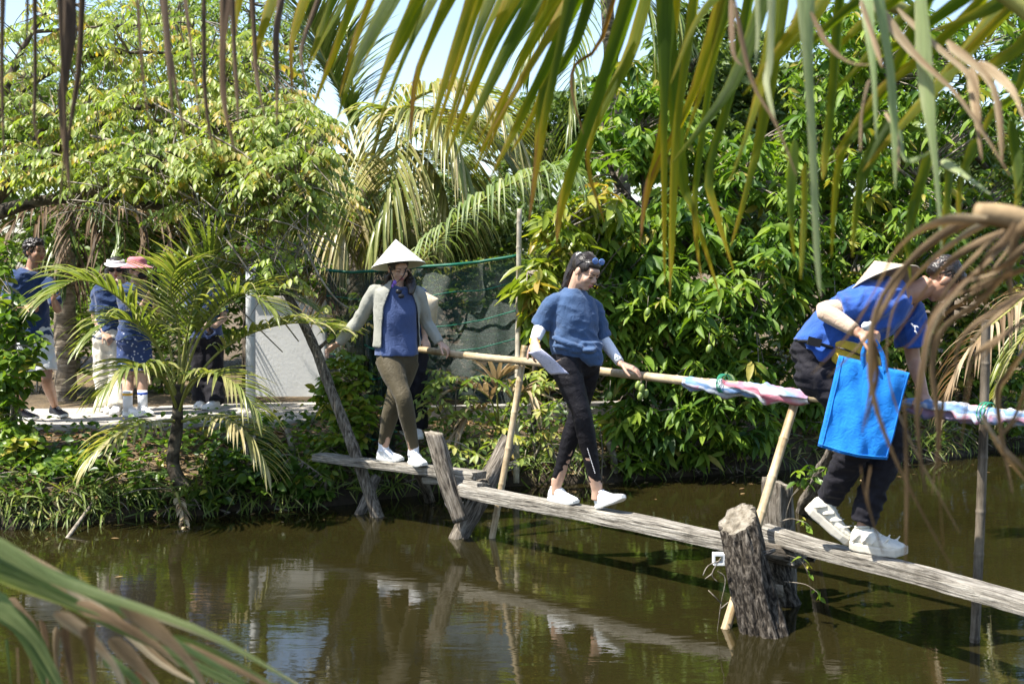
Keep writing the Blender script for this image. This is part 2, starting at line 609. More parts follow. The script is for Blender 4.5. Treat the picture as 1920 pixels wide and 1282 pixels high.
def log(name, p0, p1, r0, r1, parent, mat=m_log, wob=0.16, bend=0.0, seed=0, cutz=0.0, cuty=0.0, n=22, endmat=None, hint=None, grooves=0.0):
    """round timber from p0 (foot) to p1 (top); the top is cut on a slant of cutz"""
    L = (p1 - p0).length; M = basis(p0, p1, hint)
    nz = max(8, int(L / 0.03)); vs = []; fs = []; ms = []
    for i in range(nz + 1):
        u = i / nz; s = u * L
        r = r0 + (r1 - r0) * u
        ox = bend * math.sin(math.pi * u) + 0.25 * r * noise.noise(V((seed, s * 2.2, 0)))
        oy = 0.25 * r * noise.noise(V((seed + 9, s * 2.2, 0)))
        for k in range(n):
            th = 2 * math.pi * k / n
            c, s_ = math.cos(th), math.sin(th)
            w = noise.noise(V((c * 1.3 + seed, s_ * 1.3, s * 2.0))) + 0.45 * noise.noise(V((c * 4 + seed, s_ * 4, s * 5.0)))
            gr = abs(noise.noise(V((c * 5 + seed * 3, s_ * 5, s * 1.8)))) if grooves else 0
            rr = r * (1 + wob * w) - grooves * r * max(0, 0.22 - gr) * 2
            zz = s + (cutz * c + cuty * s_ + 0.012 * noise.noise(V((c * 3, s_ * 3, seed)))) * (u ** 6)
            vs.append((ox + c * rr, oy + s_ * rr, zz))
    for i in range(nz):
        for k in range(n):
            k2 = (k + 1) % n
            fs.append((i * n + k, i * n + k2, (i + 1) * n + k2, (i + 1) * n + k)); ms.append(0)
    b = nz * n
    top = V((0, 0, 0))
    for k in range(n): top += V(vs[b + k]) / n
    inner = []
    for k in range(n):
        q = V(vs[b + k]); vs.append(tuple(top + (q - top) * 0.55 + V((0, 0, 0.006 * noise.noise(q * 60))))); inner.append(len(vs) - 1)
    vs.append(tuple(top + V((0, 0, -0.004)))); ct = len(vs) - 1
    for k in range(n):
        k2 = (k + 1) % n
        fs.append((b + k, b + k2, inner[k2], inner[k])); ms.append(1)
        fs.append((inner[k], inner[k2], ct)); ms.append(1)
    fs.append(tuple(range(n))[::-1]); ms.append(0)
    mb = MB(); mb.v = vs; mb.f = fs; mb.t = [0.5] * len(vs); mb.m = ms
    me = mb.mesh(name); me.materials.append(mat); me.materials.append(endmat or m_end)
    o = bpy.data.objects.new(name, me); COL.objects.link(o)
    return put(o, M, parent)


def bamboo(name, pts, r0, r1, parent, mat=m_bamboo, node=0.29, seed=0, n=14):
    """cane along a gently bent line of points, with raised nodes"""
    C = catmull([tuple(p) for p in pts], 10)
    Lc = [0.0]
    for a, b in zip(C[:-1], C[1:]): Lc.append(Lc[-1] + float(np.linalg.norm(b - a)))
    L = Lc[-1]
    p0 = V(C[0]); M = basis(p0, V(C[-1])); Mi = M.inverted()
    zs = [0.0]; nn = 0.11 + 0.05 * (seed % 3)
    ss = list(np.linspace(0, L, max(6, int(L / 0.07))))
    nd = []
    while nn < L:
        nd.append(nn); ss += [nn - 0.02, nn - 0.007, nn, nn + 0.007, nn + 0.02]
        nn += node * (0.85 + 0.3 * noise.noise(V((seed, nn * 3, 2))))
    ss = sorted(s for s in ss if 0 <= s <= L)
    mb = MB(); vs = []; fs = []
    Cn = np.array(C)
    for s in ss:
        c = V([float(np.interp(s, Lc, Cn[:, j])) for j in range(3)])
        lc = Mi @ c
        r = r0 + (r1 - r0) * s / L
        q = min([abs(s - k) for k in nd] + [9])
        r *= 1.0 + (0.13 if q < 0.004 else 0.05 if q < 0.01 else 0.0)
        for k in range(n):
            th = 2 * math.pi * k / n
            vs.append((lc.x + r * math.cos(th), lc.y + r * math.sin(th), lc.z))
    R = len(ss)
    for i in range(R - 1):
        for k in range(n):
            k2 = (k + 1) % n
            fs.append((i * n + k, i * n + k2, (i + 1) * n + k2, (i + 1) * n + k))
    fs.append(tuple(range(n))[::-1]); fs.append(tuple((R - 1) * n + k for k in range(n)))
    mb.add(vs, fs)
    me = mb.mesh(name); me.materials.append(mat)
    o = bpy.data.objects.new(name, me); COL.objects.link(o)
    return put(o, M, parent)


def wraps(name, c, axis_, r, turns, parent, rad=0.0025, mat=None, spread=0.012):
    mb = MB(); a, b = frame_from(axis_)
    for q in range(turns):
        off = axis_.normalized() * (q - turns / 2) * spread
        tl = random.uniform(-0.2, 0.2)
        pts = []
        for k in range(17):
            th = 2 * math.pi * k / 16
            d = a * math.cos(th) + b * math.sin(th)
            pts.append((c + off + d * r + axis_.normalized() * tl * r * math.cos(th), rad))
        tube(mb, pts, 5, 1)
    return mb.build(name, mat or m_wire, parent)


ZA, ZB, ZC = 0.47, 0.40, 0.45
bridge = empty("footbridge", onz(1000, 1010, 0), "weathered plank footbridge on log posts with a bamboo handrail", "footbridge")
pa0, pa1 = onz(598, 849, ZA), onz(898, 884, ZA)
pb0, pb1 = onz(852, 903, ZB), onz(1500, 1028, ZB - 0.03)
pc0, pc1 = onz(1432, 984, ZC + 0.02), onz(2250, 1206, ZC)
plank("plank", pa0, pa1, 0.17, 0.06, bridge, seed=1)
plank("plank", pb0, pb1, 0.14, 0.085, bridge, seed=2)
plank("plank", pc0, pc1, 0.13, 0.08, bridge, seed=3)
# short board packed under the far one
plank("plank", onz(800, 893, ZA - 0.1), onz(905, 905, ZB + 0.02), 0.1, 0.05, bridge, seed=4)


def foot(px, py, dz=-0.5):
    """where a post enters the water, pushed down towards the pond bed along its own lean later"""
    return onz(px, py, 0.0)


def sunk(f, t, d=0.45):
    return f - (t - f).normalized() * d


def post(fpx, fpy, tpx, tpy, tY, r0, r1, **k):
    f = foot(fpx, fpy); t = at(tpx, tpy, tY)
    return log("post", sunk(f, t), t, r0, r1, bridge, **k)


YB_930 = onz(930, 915, ZB).y
log("post", at(864, 977, 9.12), at(811, 812, 9.30), 0.060, 0.072, bridge, seed=11, cutz=0.03, cuty=-0.02, grooves=0.4)
post(862, 1006, 952, 828, 9.72, 0.082, 0.075, seed=12, cutz=0.03, grooves=0.4, mat=m_log)
post(806, 940, 781, 872, 10.05, 0.035, 0.045, seed=13, wob=0.3)
post(676, 962, 706, 895, 10.35, 0.045, 0.042, seed=15, wob=0.25)
# the junction by the big stump
big = post(1432, 1184, 1384, 972, 6.95, 0.138, 0.112, seed=21, cutz=-0.035, cuty=-0.06, mat=m_bark, n=48, wob=0.12, grooves=0.75)
big["label"] = "thick bark-covered stump post with a slanting cut top"
post(1462, 1120, 1458, 902, 7.58, 0.10, 0.088, seed=22, cutz=0.03, n=26, wob=0.18, grooves=0.6)
post(1476, 1130, 1440, 1030, 7.35, 0.085, 0.09, seed=23, mat=m_bark, wob=0.3, grooves=0.6)
log("cross_beam", at(1398, 1024, 7.12), at(1495, 1046, 7.3), 0.052, 0.05, bridge, seed=24, wob=0.25, grooves=0.5)
log("cross_beam", at(1440, 1030, 7.55), at(1528, 1038, 7.45), 0.045, 0.045, bridge, seed=25, mat=m_bark, wob=0.25)
log("wedge", at(1437, 1103, 7.1), at(1466, 1108, 7.1), 0.034, 0.036, bridge, seed=26, mat=m_end, wob=0.35, n=9)
post(1505, 960, 1570, 835, 8.6, 0.06, 0.06, seed=27, wob=0.2, grooves=0.5)
# bamboo handrail and its props
rail_px = [(788, 655, 10.15), (900, 669, 9.65), (1010, 680, 9.2), (1130, 696, 8.75), (1280, 713, 8.2), (1400, 726, 7.82), (1500, 741, 7.52), (1620, 752, 7.15), (1760, 764, 6.72), (1920, 780, 6.3), (2150, 800, 5.8)]
RAIL = [at(a, b, c) for a, b, c in rail_px]
rail_a = bamboo("handrail", RAIL[:8], 0.026, 0.030, bridge, seed=1)
rail_b = bamboo("handrail", RAIL[7:], 0.028, 0.026, bridge, seed=2)
b1f, b1t = onz(921, 1008, 0), at(984, 648, 9.45)
bamboo("bamboo_prop", [sunk(b1f, b1t), (b1f + b1t) / 2 + V((0.012, 0, 0)), b1t], 0.023, 0.025, bridge, seed=3)
b2f, b2t = onz(1362, 1176, 0), at(1494, 742, 7.62)
bamboo("bamboo_prop", [sunk(b2f, b2t), (b2f + b2t) / 2, b2t], 0.029, 0.026, bridge, seed=4)
b3f, b3t = onz(1826, 1203, 0), at(1849, 600, 6.62)
bamboo("bamboo_prop", [sunk(b3f, b3t), (b3f + b3t) / 2 + V((0.01, 0, 0)), b3t], 0.026, 0.023, bridge, mat=m_bamboo_dark, seed=5)
wraps("wire_binding", at(979, 677, 9.36), b1t - b1f, 0.034, 4, bridge)
wraps("wire_binding", at(1407, 1044, 6.97), (at(1380, 962, 7.02) - onz(1432, 1188, 0)), 0.142, 3, bridge, 0.003)
wraps("wire_binding", at(853, 938, 9.2), at(812, 812, 9.25) - foot(865, 972), 0.075, 3, bridge, 0.003)
wraps("wire_binding", at(1490, 738, 7.55), b2t - b2f, 0.036, 4, bridge)
wraps("wire_binding", at(958, 868, 9.5), V((-.1, 0, 1)), 0.05, 2, bridge)

# small white bracket wired to the stump
br = MB()
cbr = at(1347, 1047, 6.93)
m_whitep = plain("white_plastic", (0.72, 0.72, 0.70), 0.5, 0.08, 8, 0.05)
for dx, dz, hx, hz in ((0, 0.026, 0.03, 0.005), (0, -0.026, 0.03, 0.005), (-0.026, 0, 0.004, 0.021), (0.026, 0, 0.004, 0.021)):
    box(br, cbr + V((dx, 0, dz)), (V((1, 0, 0)), V((0, 1, 0)), V((0, 0, 1))), (hx, 0.03, hz))
tag(br.build("pipe_bracket", m_whitep, None, smooth=False), "small white square plastic pipe end wired to the stump post", "bracket")

# leaning branch trunk across the far plank
lean = empty("leaning_trunk", onz(700, 955, 0), "bare grey trunk leaning out of the water across the far plank", "log")
lp = [at(712, 985, 10.02), at(700, 945, 10.04), at(668, 855, 10.08), at(620, 730, 10.18), at(585, 640, 10.3), at(543, 560, 10.5), at(520, 523, 10.52)]
mb = MB(); rr = [0.054, 0.050, 0.046, 0.042, 0.039, 0.034, 0.030]
tube(mb, list(zip(lp, rr)), 16, 8, wob=0.16, seed=3)
mb.build("trunk", m_log, lean)
mb = MB(); tube(mb, [(at(594, 655, 10.4), 0.02), (at(604, 648, 10.3), 0.016), (at(612, 640, 10.25), 0.01)], 7, 3, wob=0.2); mb.build("branch_stub", m_log, lean)

# tall cane holding the net
pole = bamboo("bamboo_pole", [onz(968, 905, 0.1), at(971, 640, 11.4), at(974, 392, 11.4)], 0.026, 0.022, None, mat=m_bamboo_pale, seed=6)
tag(pole, "tall upright grey bamboo pole at the end of the green net", "pole")

# striped cloth wrapped round the handrail
m_cloth, n, l, p = nodes_of("striped_cloth")
uvn = n.new("ShaderNodeAttribute"); uvn.attribute_name = "tint"
r = ramp(n, [(0.0, (0.36, 0.40, 0.46)), (0.10, (0.38, 0.41, 0.46)), (0.14, (0.10, 0.19, 0.36)), (0.24, (0.16, 0.25, 0.40)), (0.28, (0.38, 0.41, 0.46)), (0.42, (0.42, 0.41, 0.43)), (0.45, (0.40, 0.11, 0.15)), (0.58, (0.45, 0.20, 0.25)), (0.62, (0.43, 0.42, 0.43)), (0.76, (0.38, 0.40, 0.45)), (0.82, (0.13, 0.22, 0.38)), (1.0, (0.42, 0.18, 0.22))])
l.new(uvn.outputs["Fac"], r.inputs[0]); l.new(r.outputs[0], p.inputs["Base Color"])
p.inputs["Roughness"].default_value = 0.9
v = coords(n, l); tn = tex_noise(n, l, v, 60, 4); bump(n, l, tn.outputs[0], 0.25, 0.01, p)


def cloth_wrap(pts, r, twist, seed, parent=None, label=None):
    C = catmull([tuple(p) for p in pts], 30)
    nseg = 30
    vs = []; fs = []; ts = []
    R = len(C)
    for i, c in enumerate(C):
        c3 = V(c); q = V(C[min(i + 1, R - 1)]) - V(C[max(i - 1, 0)])
        a, b = frame_from(q)
        u = i / (R - 1)
        for k in range(nseg):
            th = 2 * math.pi * k / nseg
            d = a * math.cos(th) + b * math.sin(th)
            hel = th + twist * u * 6.28
            fold = abs(math.sin(hel * 2.5 + 1.5 * noise.noise(V((u * 9, seed, 0)))))
            big_ = noise.noise(V((u * 7 + seed, math.cos(th) * 1.2, math.sin(th) * 1.2)))
            rr = r * (0.8 + 0.32 * fold * (0.6 + 0.8 * noise.noise(V((u * 14, seed + 3, 0)))) + 0.35 * big_)
            rr *= 0.8 + 0.5 * abs(noise.noise(V((u * 5, seed + 8, 1))))
            rr *= min(1, 0.35 + 8 * min(u, 1 - u)) if True else 1
            vs.append(c3 + d * max(rr, 0.031) + V((0, 0, -0.018)) * (0.5 + big_))
            ts.append(((hel / 6.28) * 0.9 + 0.12 * noise.noise(V((u * 12, th, seed)))) % 1.0)
    for i in range(R - 1):
        for k in range(nseg):
            k2 = (k + 1) % nseg
            fs.append((i * nseg + k, i * nseg + k2, (i + 1) * nseg + k2, (i + 1) * nseg + k))
    mb = MB(); mb.add(vs, fs, ts)
    # loose corner
    return mb.build("cloth_wrap", m_cloth, parent)


e1 = empty("wrapped_cloth", RAIL[4], "pastel striped cloth twisted round the rail behind the bending walker", "cloth")
cloth_wrap([at(1283, 714, 8.17), at(1340, 722, 8.0), at(1400, 727, 7.82), at(1455, 735, 7.65), at(1520, 743, 7.45)], 0.056, 1.0, 2.0, e1)
wraps("tie_string", at(1358, 719, 7.93), RAIL[5] - RAIL[4], 0.058, 4, e1, 0.003, plain("green_string", (0.03, 0.25, 0.14), 0.6, 0.1, 9, 0))
e2 = empty("wrapped_cloth", RAIL[8], "pink and white cloth bandaged round the rail at the dark bamboo prop", "cloth")
cloth_wrap([at(1690, 757, 6.95), at(1745, 762, 6.77), at(1800, 768, 6.6), at(1852, 776, 6.45)], 0.056, 0.2, 5.0, e2)
cloth_wrap([at(1852, 775, 6.45), at(1900, 778, 6.33), at(1990, 786, 6.15)], 0.045, 0.2, 9.0, e2)
wraps("tie_string", at(1853, 775, 6.45), RAIL[9] - RAIL[8], 0.056, 4, e2, 0.003, bpy.data.materials["green_string"])

# ================================================================== white wall, net fence, pipe post
m_wall = plain("painted_render", (0.66, 0.66, 0.64), 0.8, 0.10, 2.0, 0.2, 0.2, 30)
wall = empty("garden_wall", at(545, 742, 13.4), "plain white rendered wall panel behind the path", "wall")
for (x0, x1, y0, y1) in ((474, 612, 560, 742),):
    A = at(x0, y0, 13.4); B = at(x1, y1, 13.4)
    mb = MB(); c = (A + B) / 2; box(mb, c, (V((1, 0, 0)), V((0, 1, 0)), V((0, 0, 1))), (abs(B.x - A.x) / 2, 0.06, abs(A.z - B.z) / 2)); mb.build("wall_panel", m_wall, wall, smooth=False)
    mb = MB(); box(mb, V((c.x, c.y - 0.01, max(A.z, B.z) + 0.008)), (V((1, 0, 0)), V((0, 1, 0)), V((0, 0, 1))), (abs(B.x - A.x) / 2 + .01, 0.08, 0.018)); mb.build("coping", m_conc, wall, smooth=False)
m_pipe = plain("pale_pipe", (0.55, 0.57, 0.57), 0.5, 0.2, 6, 0.1)
mb = MB(); tube(mb, [(at(470, 770, 12.9), 0.05), (at(470, 640, 12.9), 0.05), (at(470, 505, 12.9), 0.05)], 14, 2); 
pp = empty("pipe_post", at(470, 770, 12.9), "upright pale grey pipe beside the white wall", "post")
mb.build("pipe", m_pipe, pp)
mb = MB(); tube(mb, [(at(470, 508, 12.9), 0.056), (at(470, 500, 12.9), 0.056)], 14, 1); mb.build("cap", m_pipe, pp)

# dark green shade net with brighter seams
m_net, n, l, p = nodes_of("shade_net")
v = coords(n, l)
t1 = tex_noise(n, l, coords(n, l, (1.2, 1.2, 22)), 3.0, 4, 0.6); t2 = tex_noise(n, l, v, 9, 5, 0.6)
r = ramp(n, [(0.35, (0.005, 0.020, 0.013)), (0.58, (0.012, 0.042, 0.028)), (0.80, (0.06, 0.11, 0.085))])
l.new(t1.outputs[0], r.inputs[0]); l.new(r.outputs[0], p.inputs["Base Color"])
p.inputs["Roughness"].default_value = 0.5
wv = n.new("ShaderNodeTexWave"); wv.wave_type = 'BANDS'; wv.bands_direction = 'Z'; wv.inputs["Scale"].default_value = 45; wv.inputs["Distortion"].default_value = 0.8; wv.inputs["Detail"].default_value = 2
l.new(v, wv.inputs[0])
mth = n.new("ShaderNodeMath"); mth.operation = 'MULTIPLY_ADD'; l.new(t2.outputs[0], mth.inputs[0]); mth.inputs[1].default_value = 0.9; l.new(wv.outputs[0], mth.inputs[2])
rr_ = ramp(n, [(0.62, (1, 1, 1)), (0.95, (0.55, 0.55, 0.55))]); l.new(mth.outputs[0], rr_.inputs[0])
trn = n.new("ShaderNodeBsdfTransparent"); mxs = n.new("ShaderNodeMixShader")
l.new(rr_.outputs[0], mxs.inputs[0]); l.new(trn.outputs[0], mxs.inputs[1]); l.new(p.outputs[0], mxs.inputs[2]); l.new(mxs.outputs[0], n["Material Output"].inputs[0])
bump(n, l, wv.outputs[0], 0.5, 0.01, p)
m_seam = plain("net_seam", (0.008, 0.11, 0.065), 0.5, 0.3, 8, 0)
net = empty("net_fence", at(790, 745, 11.6), "sagging dark green shade net fence between the wall and the bamboo pole", "net fence")


def net_sheet(x0, x1, top, bot, Yf, nx, nz, seed, name="net_panel"):
    mb = MB(); vs = []; fs = []
    for i in range(nx + 1):
        u = i / nx; px = x0 + (x1 - x0) * u
        yt = float(np.interp(px, [a for a, _ in top], [b for _, b in top])); yb = float(np.interp(px, [a for a, _ in bot], [b for _, b in bot]))
        for j in range(nz + 1):
            w = j / nz
            Y = Yf + 0.10 * noise.noise(V((u * 7 + seed, w * 2.0, 0))) + 0.010 * noise.noise(V((u * 26, w * 4 + seed, 1)))
            vs.append(at(px, yt + (yb - yt) * w, Y))
    for i in range(nx):
        for j in range(nz):
            a = i * (nz + 1) + j
            fs.append((a, a + 1, a + nz + 2, a + nz + 1))
    mb.add(vs, fs); return mb.build(name, m_net, net)


top = [(612, 503), (660, 508), (700, 505), (830, 494), (900, 488), (972, 474)]
bot = [(612, 700), (700, 735), (972, 760)]
net_sheet(612, 972, top, bot, 11.6, 60, 26, 0.0)
for off in (3, 52, 108, 160, 214):
    mb = MB(); pts = []
    for i in range(31):
        px = 612 + 360 * i / 30
        y = np.interp(px, [a for a, _ in top], [b for _, b in top]) + off + 7 * noise.noise(V((px * 0.01, off, 0))) + (8 if off > 10 else 0) * math.sin(i / 30 * 3.1)
        pts.append((at(px, y, 11.6 + 0.10 * noise.noise(V(((px - 612) / 360 * 7, min(1, off / 240) * 2.0, 0))) - 0.02), 0.006 if off > 10 else 0.014))
    tube(mb, pts, 6, 1, flat=1.0); mb.build("seam", m_seam, net)
# the loose fold that hangs down to the bank by the walker in the conical hat
net2 = empty("hanging_net", at(725, 850, 10.75), "bunched silvery green net hanging to the bank behind the hat wearer", "net")
mb = MB(); vs = []; fs = []
for i in range(25):
    u = i / 24
    for j in range(31):
        w = j / 30
        xc = np.interp(w, [0, 0.4, 1], [716, 712, 712]); hw = np.interp(w, [0, 0.5, 1], [38, 26, 30])
        px = xc + (u - 0.5) * 2 * hw; py = 600 + 258 * w
        Y = 10.85 + 0.07 * math.sin(u * 22 + 2 * noise.noise(V((w * 3, u, 0)))) + 0.05 * noise.noise(V((u * 3, w * 5, 4)))
        vs.append(at(px, py, Y))
for i in range(24):
    for j in range(30):
        a = i * 31 + j; fs.append((a, a + 1, a + 32, a + 31))
mb.add(vs, fs); mb.build("net_fold", m_net, net2)
for q in range(4):
    mb = MB(); pts = []
    for i in range(13):
        u = i / 12; w = 0.18 + q * 0.22 + 0.03 * math.sin(u * 5)
        pts.append((at(684 + 60 * u, 600 + 258 * w, 10.74 + 0.06 * math.sin(u * 22)), 0.008))
    tube(mb, pts, 5, 1); mb.build("seam", m_seam, net2)
# low concrete kerb block behind the saplings
kerb = empty("kerb_block", at(1000, 775, 12.4), "low weathered concrete kerb lying behind the saplings", "kerb")
mb = MB(); A = at(770, 790, 12.4); B = at(1330, 778, 13.1); d = (B - A).normalized()
for q in range(4):
    m2 = MB(); P0 = A + (B - A) * (q / 4); P1 = A + (B - A) * ((q + 1) / 4 - 0.006)
    c = (P0 + P1) / 2; box(m2, V((c.x, c.y, 0.50)), (d, V((-d.y, d.x, 0)), V((0, 0, 1))), ((P1 - P0).length / 2, 0.09, 0.10)); m2.build("kerb_stone", m_conc, kerb, smooth=False)

# ================================================================== people
def skin_mat(name, col):
    m, n, l, p = nodes_of(name)
    v = coords(n, l)
    t = tex_noise(n, l, v, 30, 4)
    r = ramp(n, [(0.3, tuple(c * 0.86 for c in col)), (0.7, tuple(min(1, c * 1.1) for c in col))])
    l.new(t.outputs[0], r.inputs[0]); l.new(r.outputs[0], p.inputs["Base Color"])
    p.inputs["Roughness"].default_value = 0.48
    p.inputs["Subsurface Weight"].default_value = 0.12
    p.inputs["Subsurface Radius"].default_value = (0.012, 0.004, 0.002)
    return m


def fabric(name, col, var=0.10, rough=0.85, sheen=0.25, weave=900.0):
    m, n, l, p = nodes_of(name)
    v = coords(n, l)
    t = tex_noise(n, l, v, 7.0, 6, 0.6)
    r = ramp(n, [(0.3, tuple(c * (1 - var) for c in col)), (0.7, tuple(min(1, c * (1 + var)) for c in col))])
    l.new(t.outputs[0], r.inputs[0]); l.new(r.outputs[0], p.inputs["Base Color"])
    p.inputs["Roughness"].default_value = rough; p.inputs["Specular IOR Level"].default_value = 0.2
    p.inputs["Sheen Weight"].default_value = sheen; p.inputs["Sheen Roughness"].default_value = 0.5
    t2 = tex_noise(n, l, v, 15.0, 6, 0.55, 1.8)
    rg = ramp(n, [(0.30, (0, 0, 0)), (0.47, (0.8, 0.8, 0.8)), (0.53, (1, 1, 1)), (0.72, (0.1, 0.1, 0.1))]); l.new(t2.outputs[0], rg.inputs[0])
    bump(n, l, rg.outputs[0], 0.30, 0.010, p)
    return m


m_skin = skin_mat("skin_fair", (0.50, 0.31, 0.215))
m_skin2 = skin_mat("skin_tan", (0.38, 0.205, 0.13))
m_hair, n, l, p = nodes_of("dark_hair")
v = coords(n, l, (60, 60, 14)); t = tex_noise(n, l, v, 2.0, 5, 0.6, 0.4)
r = ramp(n, [(0.35, (0.008, 0.006, 0.005)), (0.6, (0.028, 0.019, 0.014)), (0.75, (0.07, 0.048, 0.035))])
l.new(t.outputs[0], r.inputs[0]); l.new(r.outputs[0], p.inputs["Base Color"]); p.inputs["Roughness"].default_value = 0.38
bump(n, l, t.outputs[0], 0.2, 0.008, p)
m_lash = plain("lash_dark", (0.018, 0.012, 0.010), 0.6, 0.1, 9, 0)
m_lip = plain("lip", (0.42, 0.13, 0.12), 0.45, 0.1, 9, 0)
m_eye = plain("eye_dark", (0.02, 0.014, 0.012), 0.15, 0.1, 9, 0, 0.6)
m_tee1 = fabric("tee_indigo", (0.050, 0.078, 0.180))
m_tee2 = fabric("tee_slate_blue", (0.045, 0.088, 0.180))
m_tee3 = fabric("tee_royal_blue", (0.022, 0.082, 0.34))
m_navy = fabric("tee_navy", (0.020, 0.045, 0.13))
m_jacket = fabric("jacket_stone", (0.27, 0.27, 0.23))
m_olive = fabric("legging_olive", (0.070, 0.056, 0.030), rough=0.6, sheen=0.1)
m_black = fabric("legging_black", (0.008, 0.007, 0.009), rough=0.55, sheen=0.0)
m_pants = fabric("trouser_black", (0.010, 0.009, 0.013), rough=0.75, sheen=0.03)
m_white = fabric("white_cotton", (0.74, 0.74, 0.76), 0.05)
m_cream = fabric("cream_trouser", (0.66, 0.62, 0.52), 0.08)
m_beige = fabric("beige_sleeve", (0.50, 0.37, 0.27), 0.08)
m_pink = fabric("pink_hat_cloth", (0.50, 0.17, 0.20), 0.3)
m_shoe = plain("shoe_white", (0.78, 0.78, 0.78), 0.6, 0.06, 20, 0.25, 0.3, 120)
m_sole = plain("shoe_sole", (0.70, 0.70, 0.66), 0.6, 0.08, 14, 0.1)
m_shoe_c = plain("shoe_cream", (0.60, 0.57, 0.49), 0.65, 0.14, 16, 0.3, 0.3, 90)
m_sole_c = plain("sole_cream", (0.52, 0.48, 0.40), 0.7, 0.15, 12, 0.15)
m_blackshoe = plain("shoe_black", (0.02, 0.02, 0.025), 0.6, 0.2, 14, 0.1)
m_lens = plain("mirror_lens", (0.10, 0.20, 0.48), 0.12, 0.1, 5, 0, 0.9)
m_frame = plain("black_plastic", (0.012, 0.012, 0.014), 0.35, 0.1, 9, 0)
m_hat, n, l, p = nodes_of("palm_leaf_hat")
at_ = n.new("ShaderNodeAttribute"); at_.attribute_name = "tint"
wv = n.new("ShaderNodeTexWave"); wv.inputs["Scale"].default_value = 1.0
r = ramp(n, [(0.0, (0.70, 0.67, 0.55)), (0.5, (0.78, 0.76, 0.65)), (1.0, (0.82, 0.80, 0.70))])
l.new(at_.outputs["Fac"], r.inputs[0]); l.new(r.outputs[0], p.inputs["Base Color"]); p.inputs["Roughness"].default_value = 0.6


m_hat2 = plain("aged_palm_leaf", (0.50, 0.42, 0.30), 0.7, 0.15, 20, 0.2)


def wrinkle(amp, s=(9, 9, 20), seed=0.0, amp2=None, diag=None):
    """cloth folds: ridged noise, stretched"""
    amp2 = amp * 0.35 if amp2 is None else amp2
    def fn(c, q):
        w = V((c.x * s[0] + seed, c.y * s[1], c.z * s[2]))
        if diag is not None:
            w = w + V((0, 0, (c.x * diag) * s[2]))
        a = 1 - 2 * abs(noise.noise(w)) * 1.6
        b = noise.noise(w * 2.7)
        return amp * (a - 0.5) + amp2 * b
    return fn


def head(mb, c, f, u, s=1.0, female=True):
    f = f.normalized(); r = f.cross(u).normalized(); u = r.cross(f).normalized()
    ax = (r, f, u)
    L = lambda x, y, z: c + r * (x * s) + f * (y * s) + u * (z * s)
    E = lambda x, y, z, a, b, d: ellipsoid(mb, L(x, y, z), ax, (a * s, b * s, d * s), 18, 12)
    E(0, -0.018, 0.034, 0.074, 0.092, 0.076)
    E(0, 0.022, -0.030, 0.0605, 0.066, 0.074)
    E(0, 0.052, -0.078, 0.028, 0.030, 0.026)
    E(0, 0.062, 0.034, 0.050, 0.026, 0.030)
    for sx in (-1, 1):
        E(sx * 0.034, 0.058, -0.026, 0.024, 0.024, 0.026)
        E(sx * 0.030, 0.070, 0.017, 0.020, 0.016, 0.008)
        E(sx * 0.0735, -0.006, -0.006, 0.009, 0.019, 0.030)
        E(sx * 0.010, 0.090, -0.028, 0.008, 0.010, 0.007)
        E(sx * 0.030, 0.070, 0.002, 0.014, 0.012, 0.010)
    tube(mb, [(L(0, 0.080, 0.012), 0.008 * s), (L(0, 0.093, -0.010), 0.0095 * s), (L(0, 0.101, -0.026), 0.011 * s)], 10, 3)
    E(0, 0.083, -0.049, 0.021, 0.012, 0.006)
    E(0, 0.080, -0.059, 0.018, 0.012, 0.006)
    return L, ax


def face(L, ax, s, parent, down=False, brow=True):
    for sx in (-1, 1):
        mb = MB()
        pts = [(L(sx * (0.017 + 0.0065 * k), 0.0835 - 0.0022 * k * (k / 4), 0.001 - 0.0035 * math.sin(math.pi * k / 4) * (1 if down else -1)), (0.0026 + 0.0012 * math.sin(math.pi * k / 4)) * s) for k in range(5)]
        tube(mb, pts, 6, 2); mb.build("eyelashes" if down else "eye", m_lash, parent)
        if brow:
            mb = MB()
            pts = [(L(sx * (0.014 + 0.0085 * k), 0.0865 - 0.0030 * k * (k / 4), 0.0215 + 0.004 * math.sin(math.pi * k / 5)), (0.0030 - 0.0004 * k) * s) for k in range(5)]
            tube(mb, pts, 6, 2); mb.build("eyebrow", m_lash, parent)
    mb = MB()
    ellipsoid(mb, L(0, 0.0865, -0.0495), ax, (0.019 * s, 0.0095 * s, 0.0055 * s)); ellipsoid(mb, L(0, 0.0835, -0.0585), ax, (0.016 * s, 0.0105 * s, 0.006 * s))
    mb.build("lips", m_lip, parent)


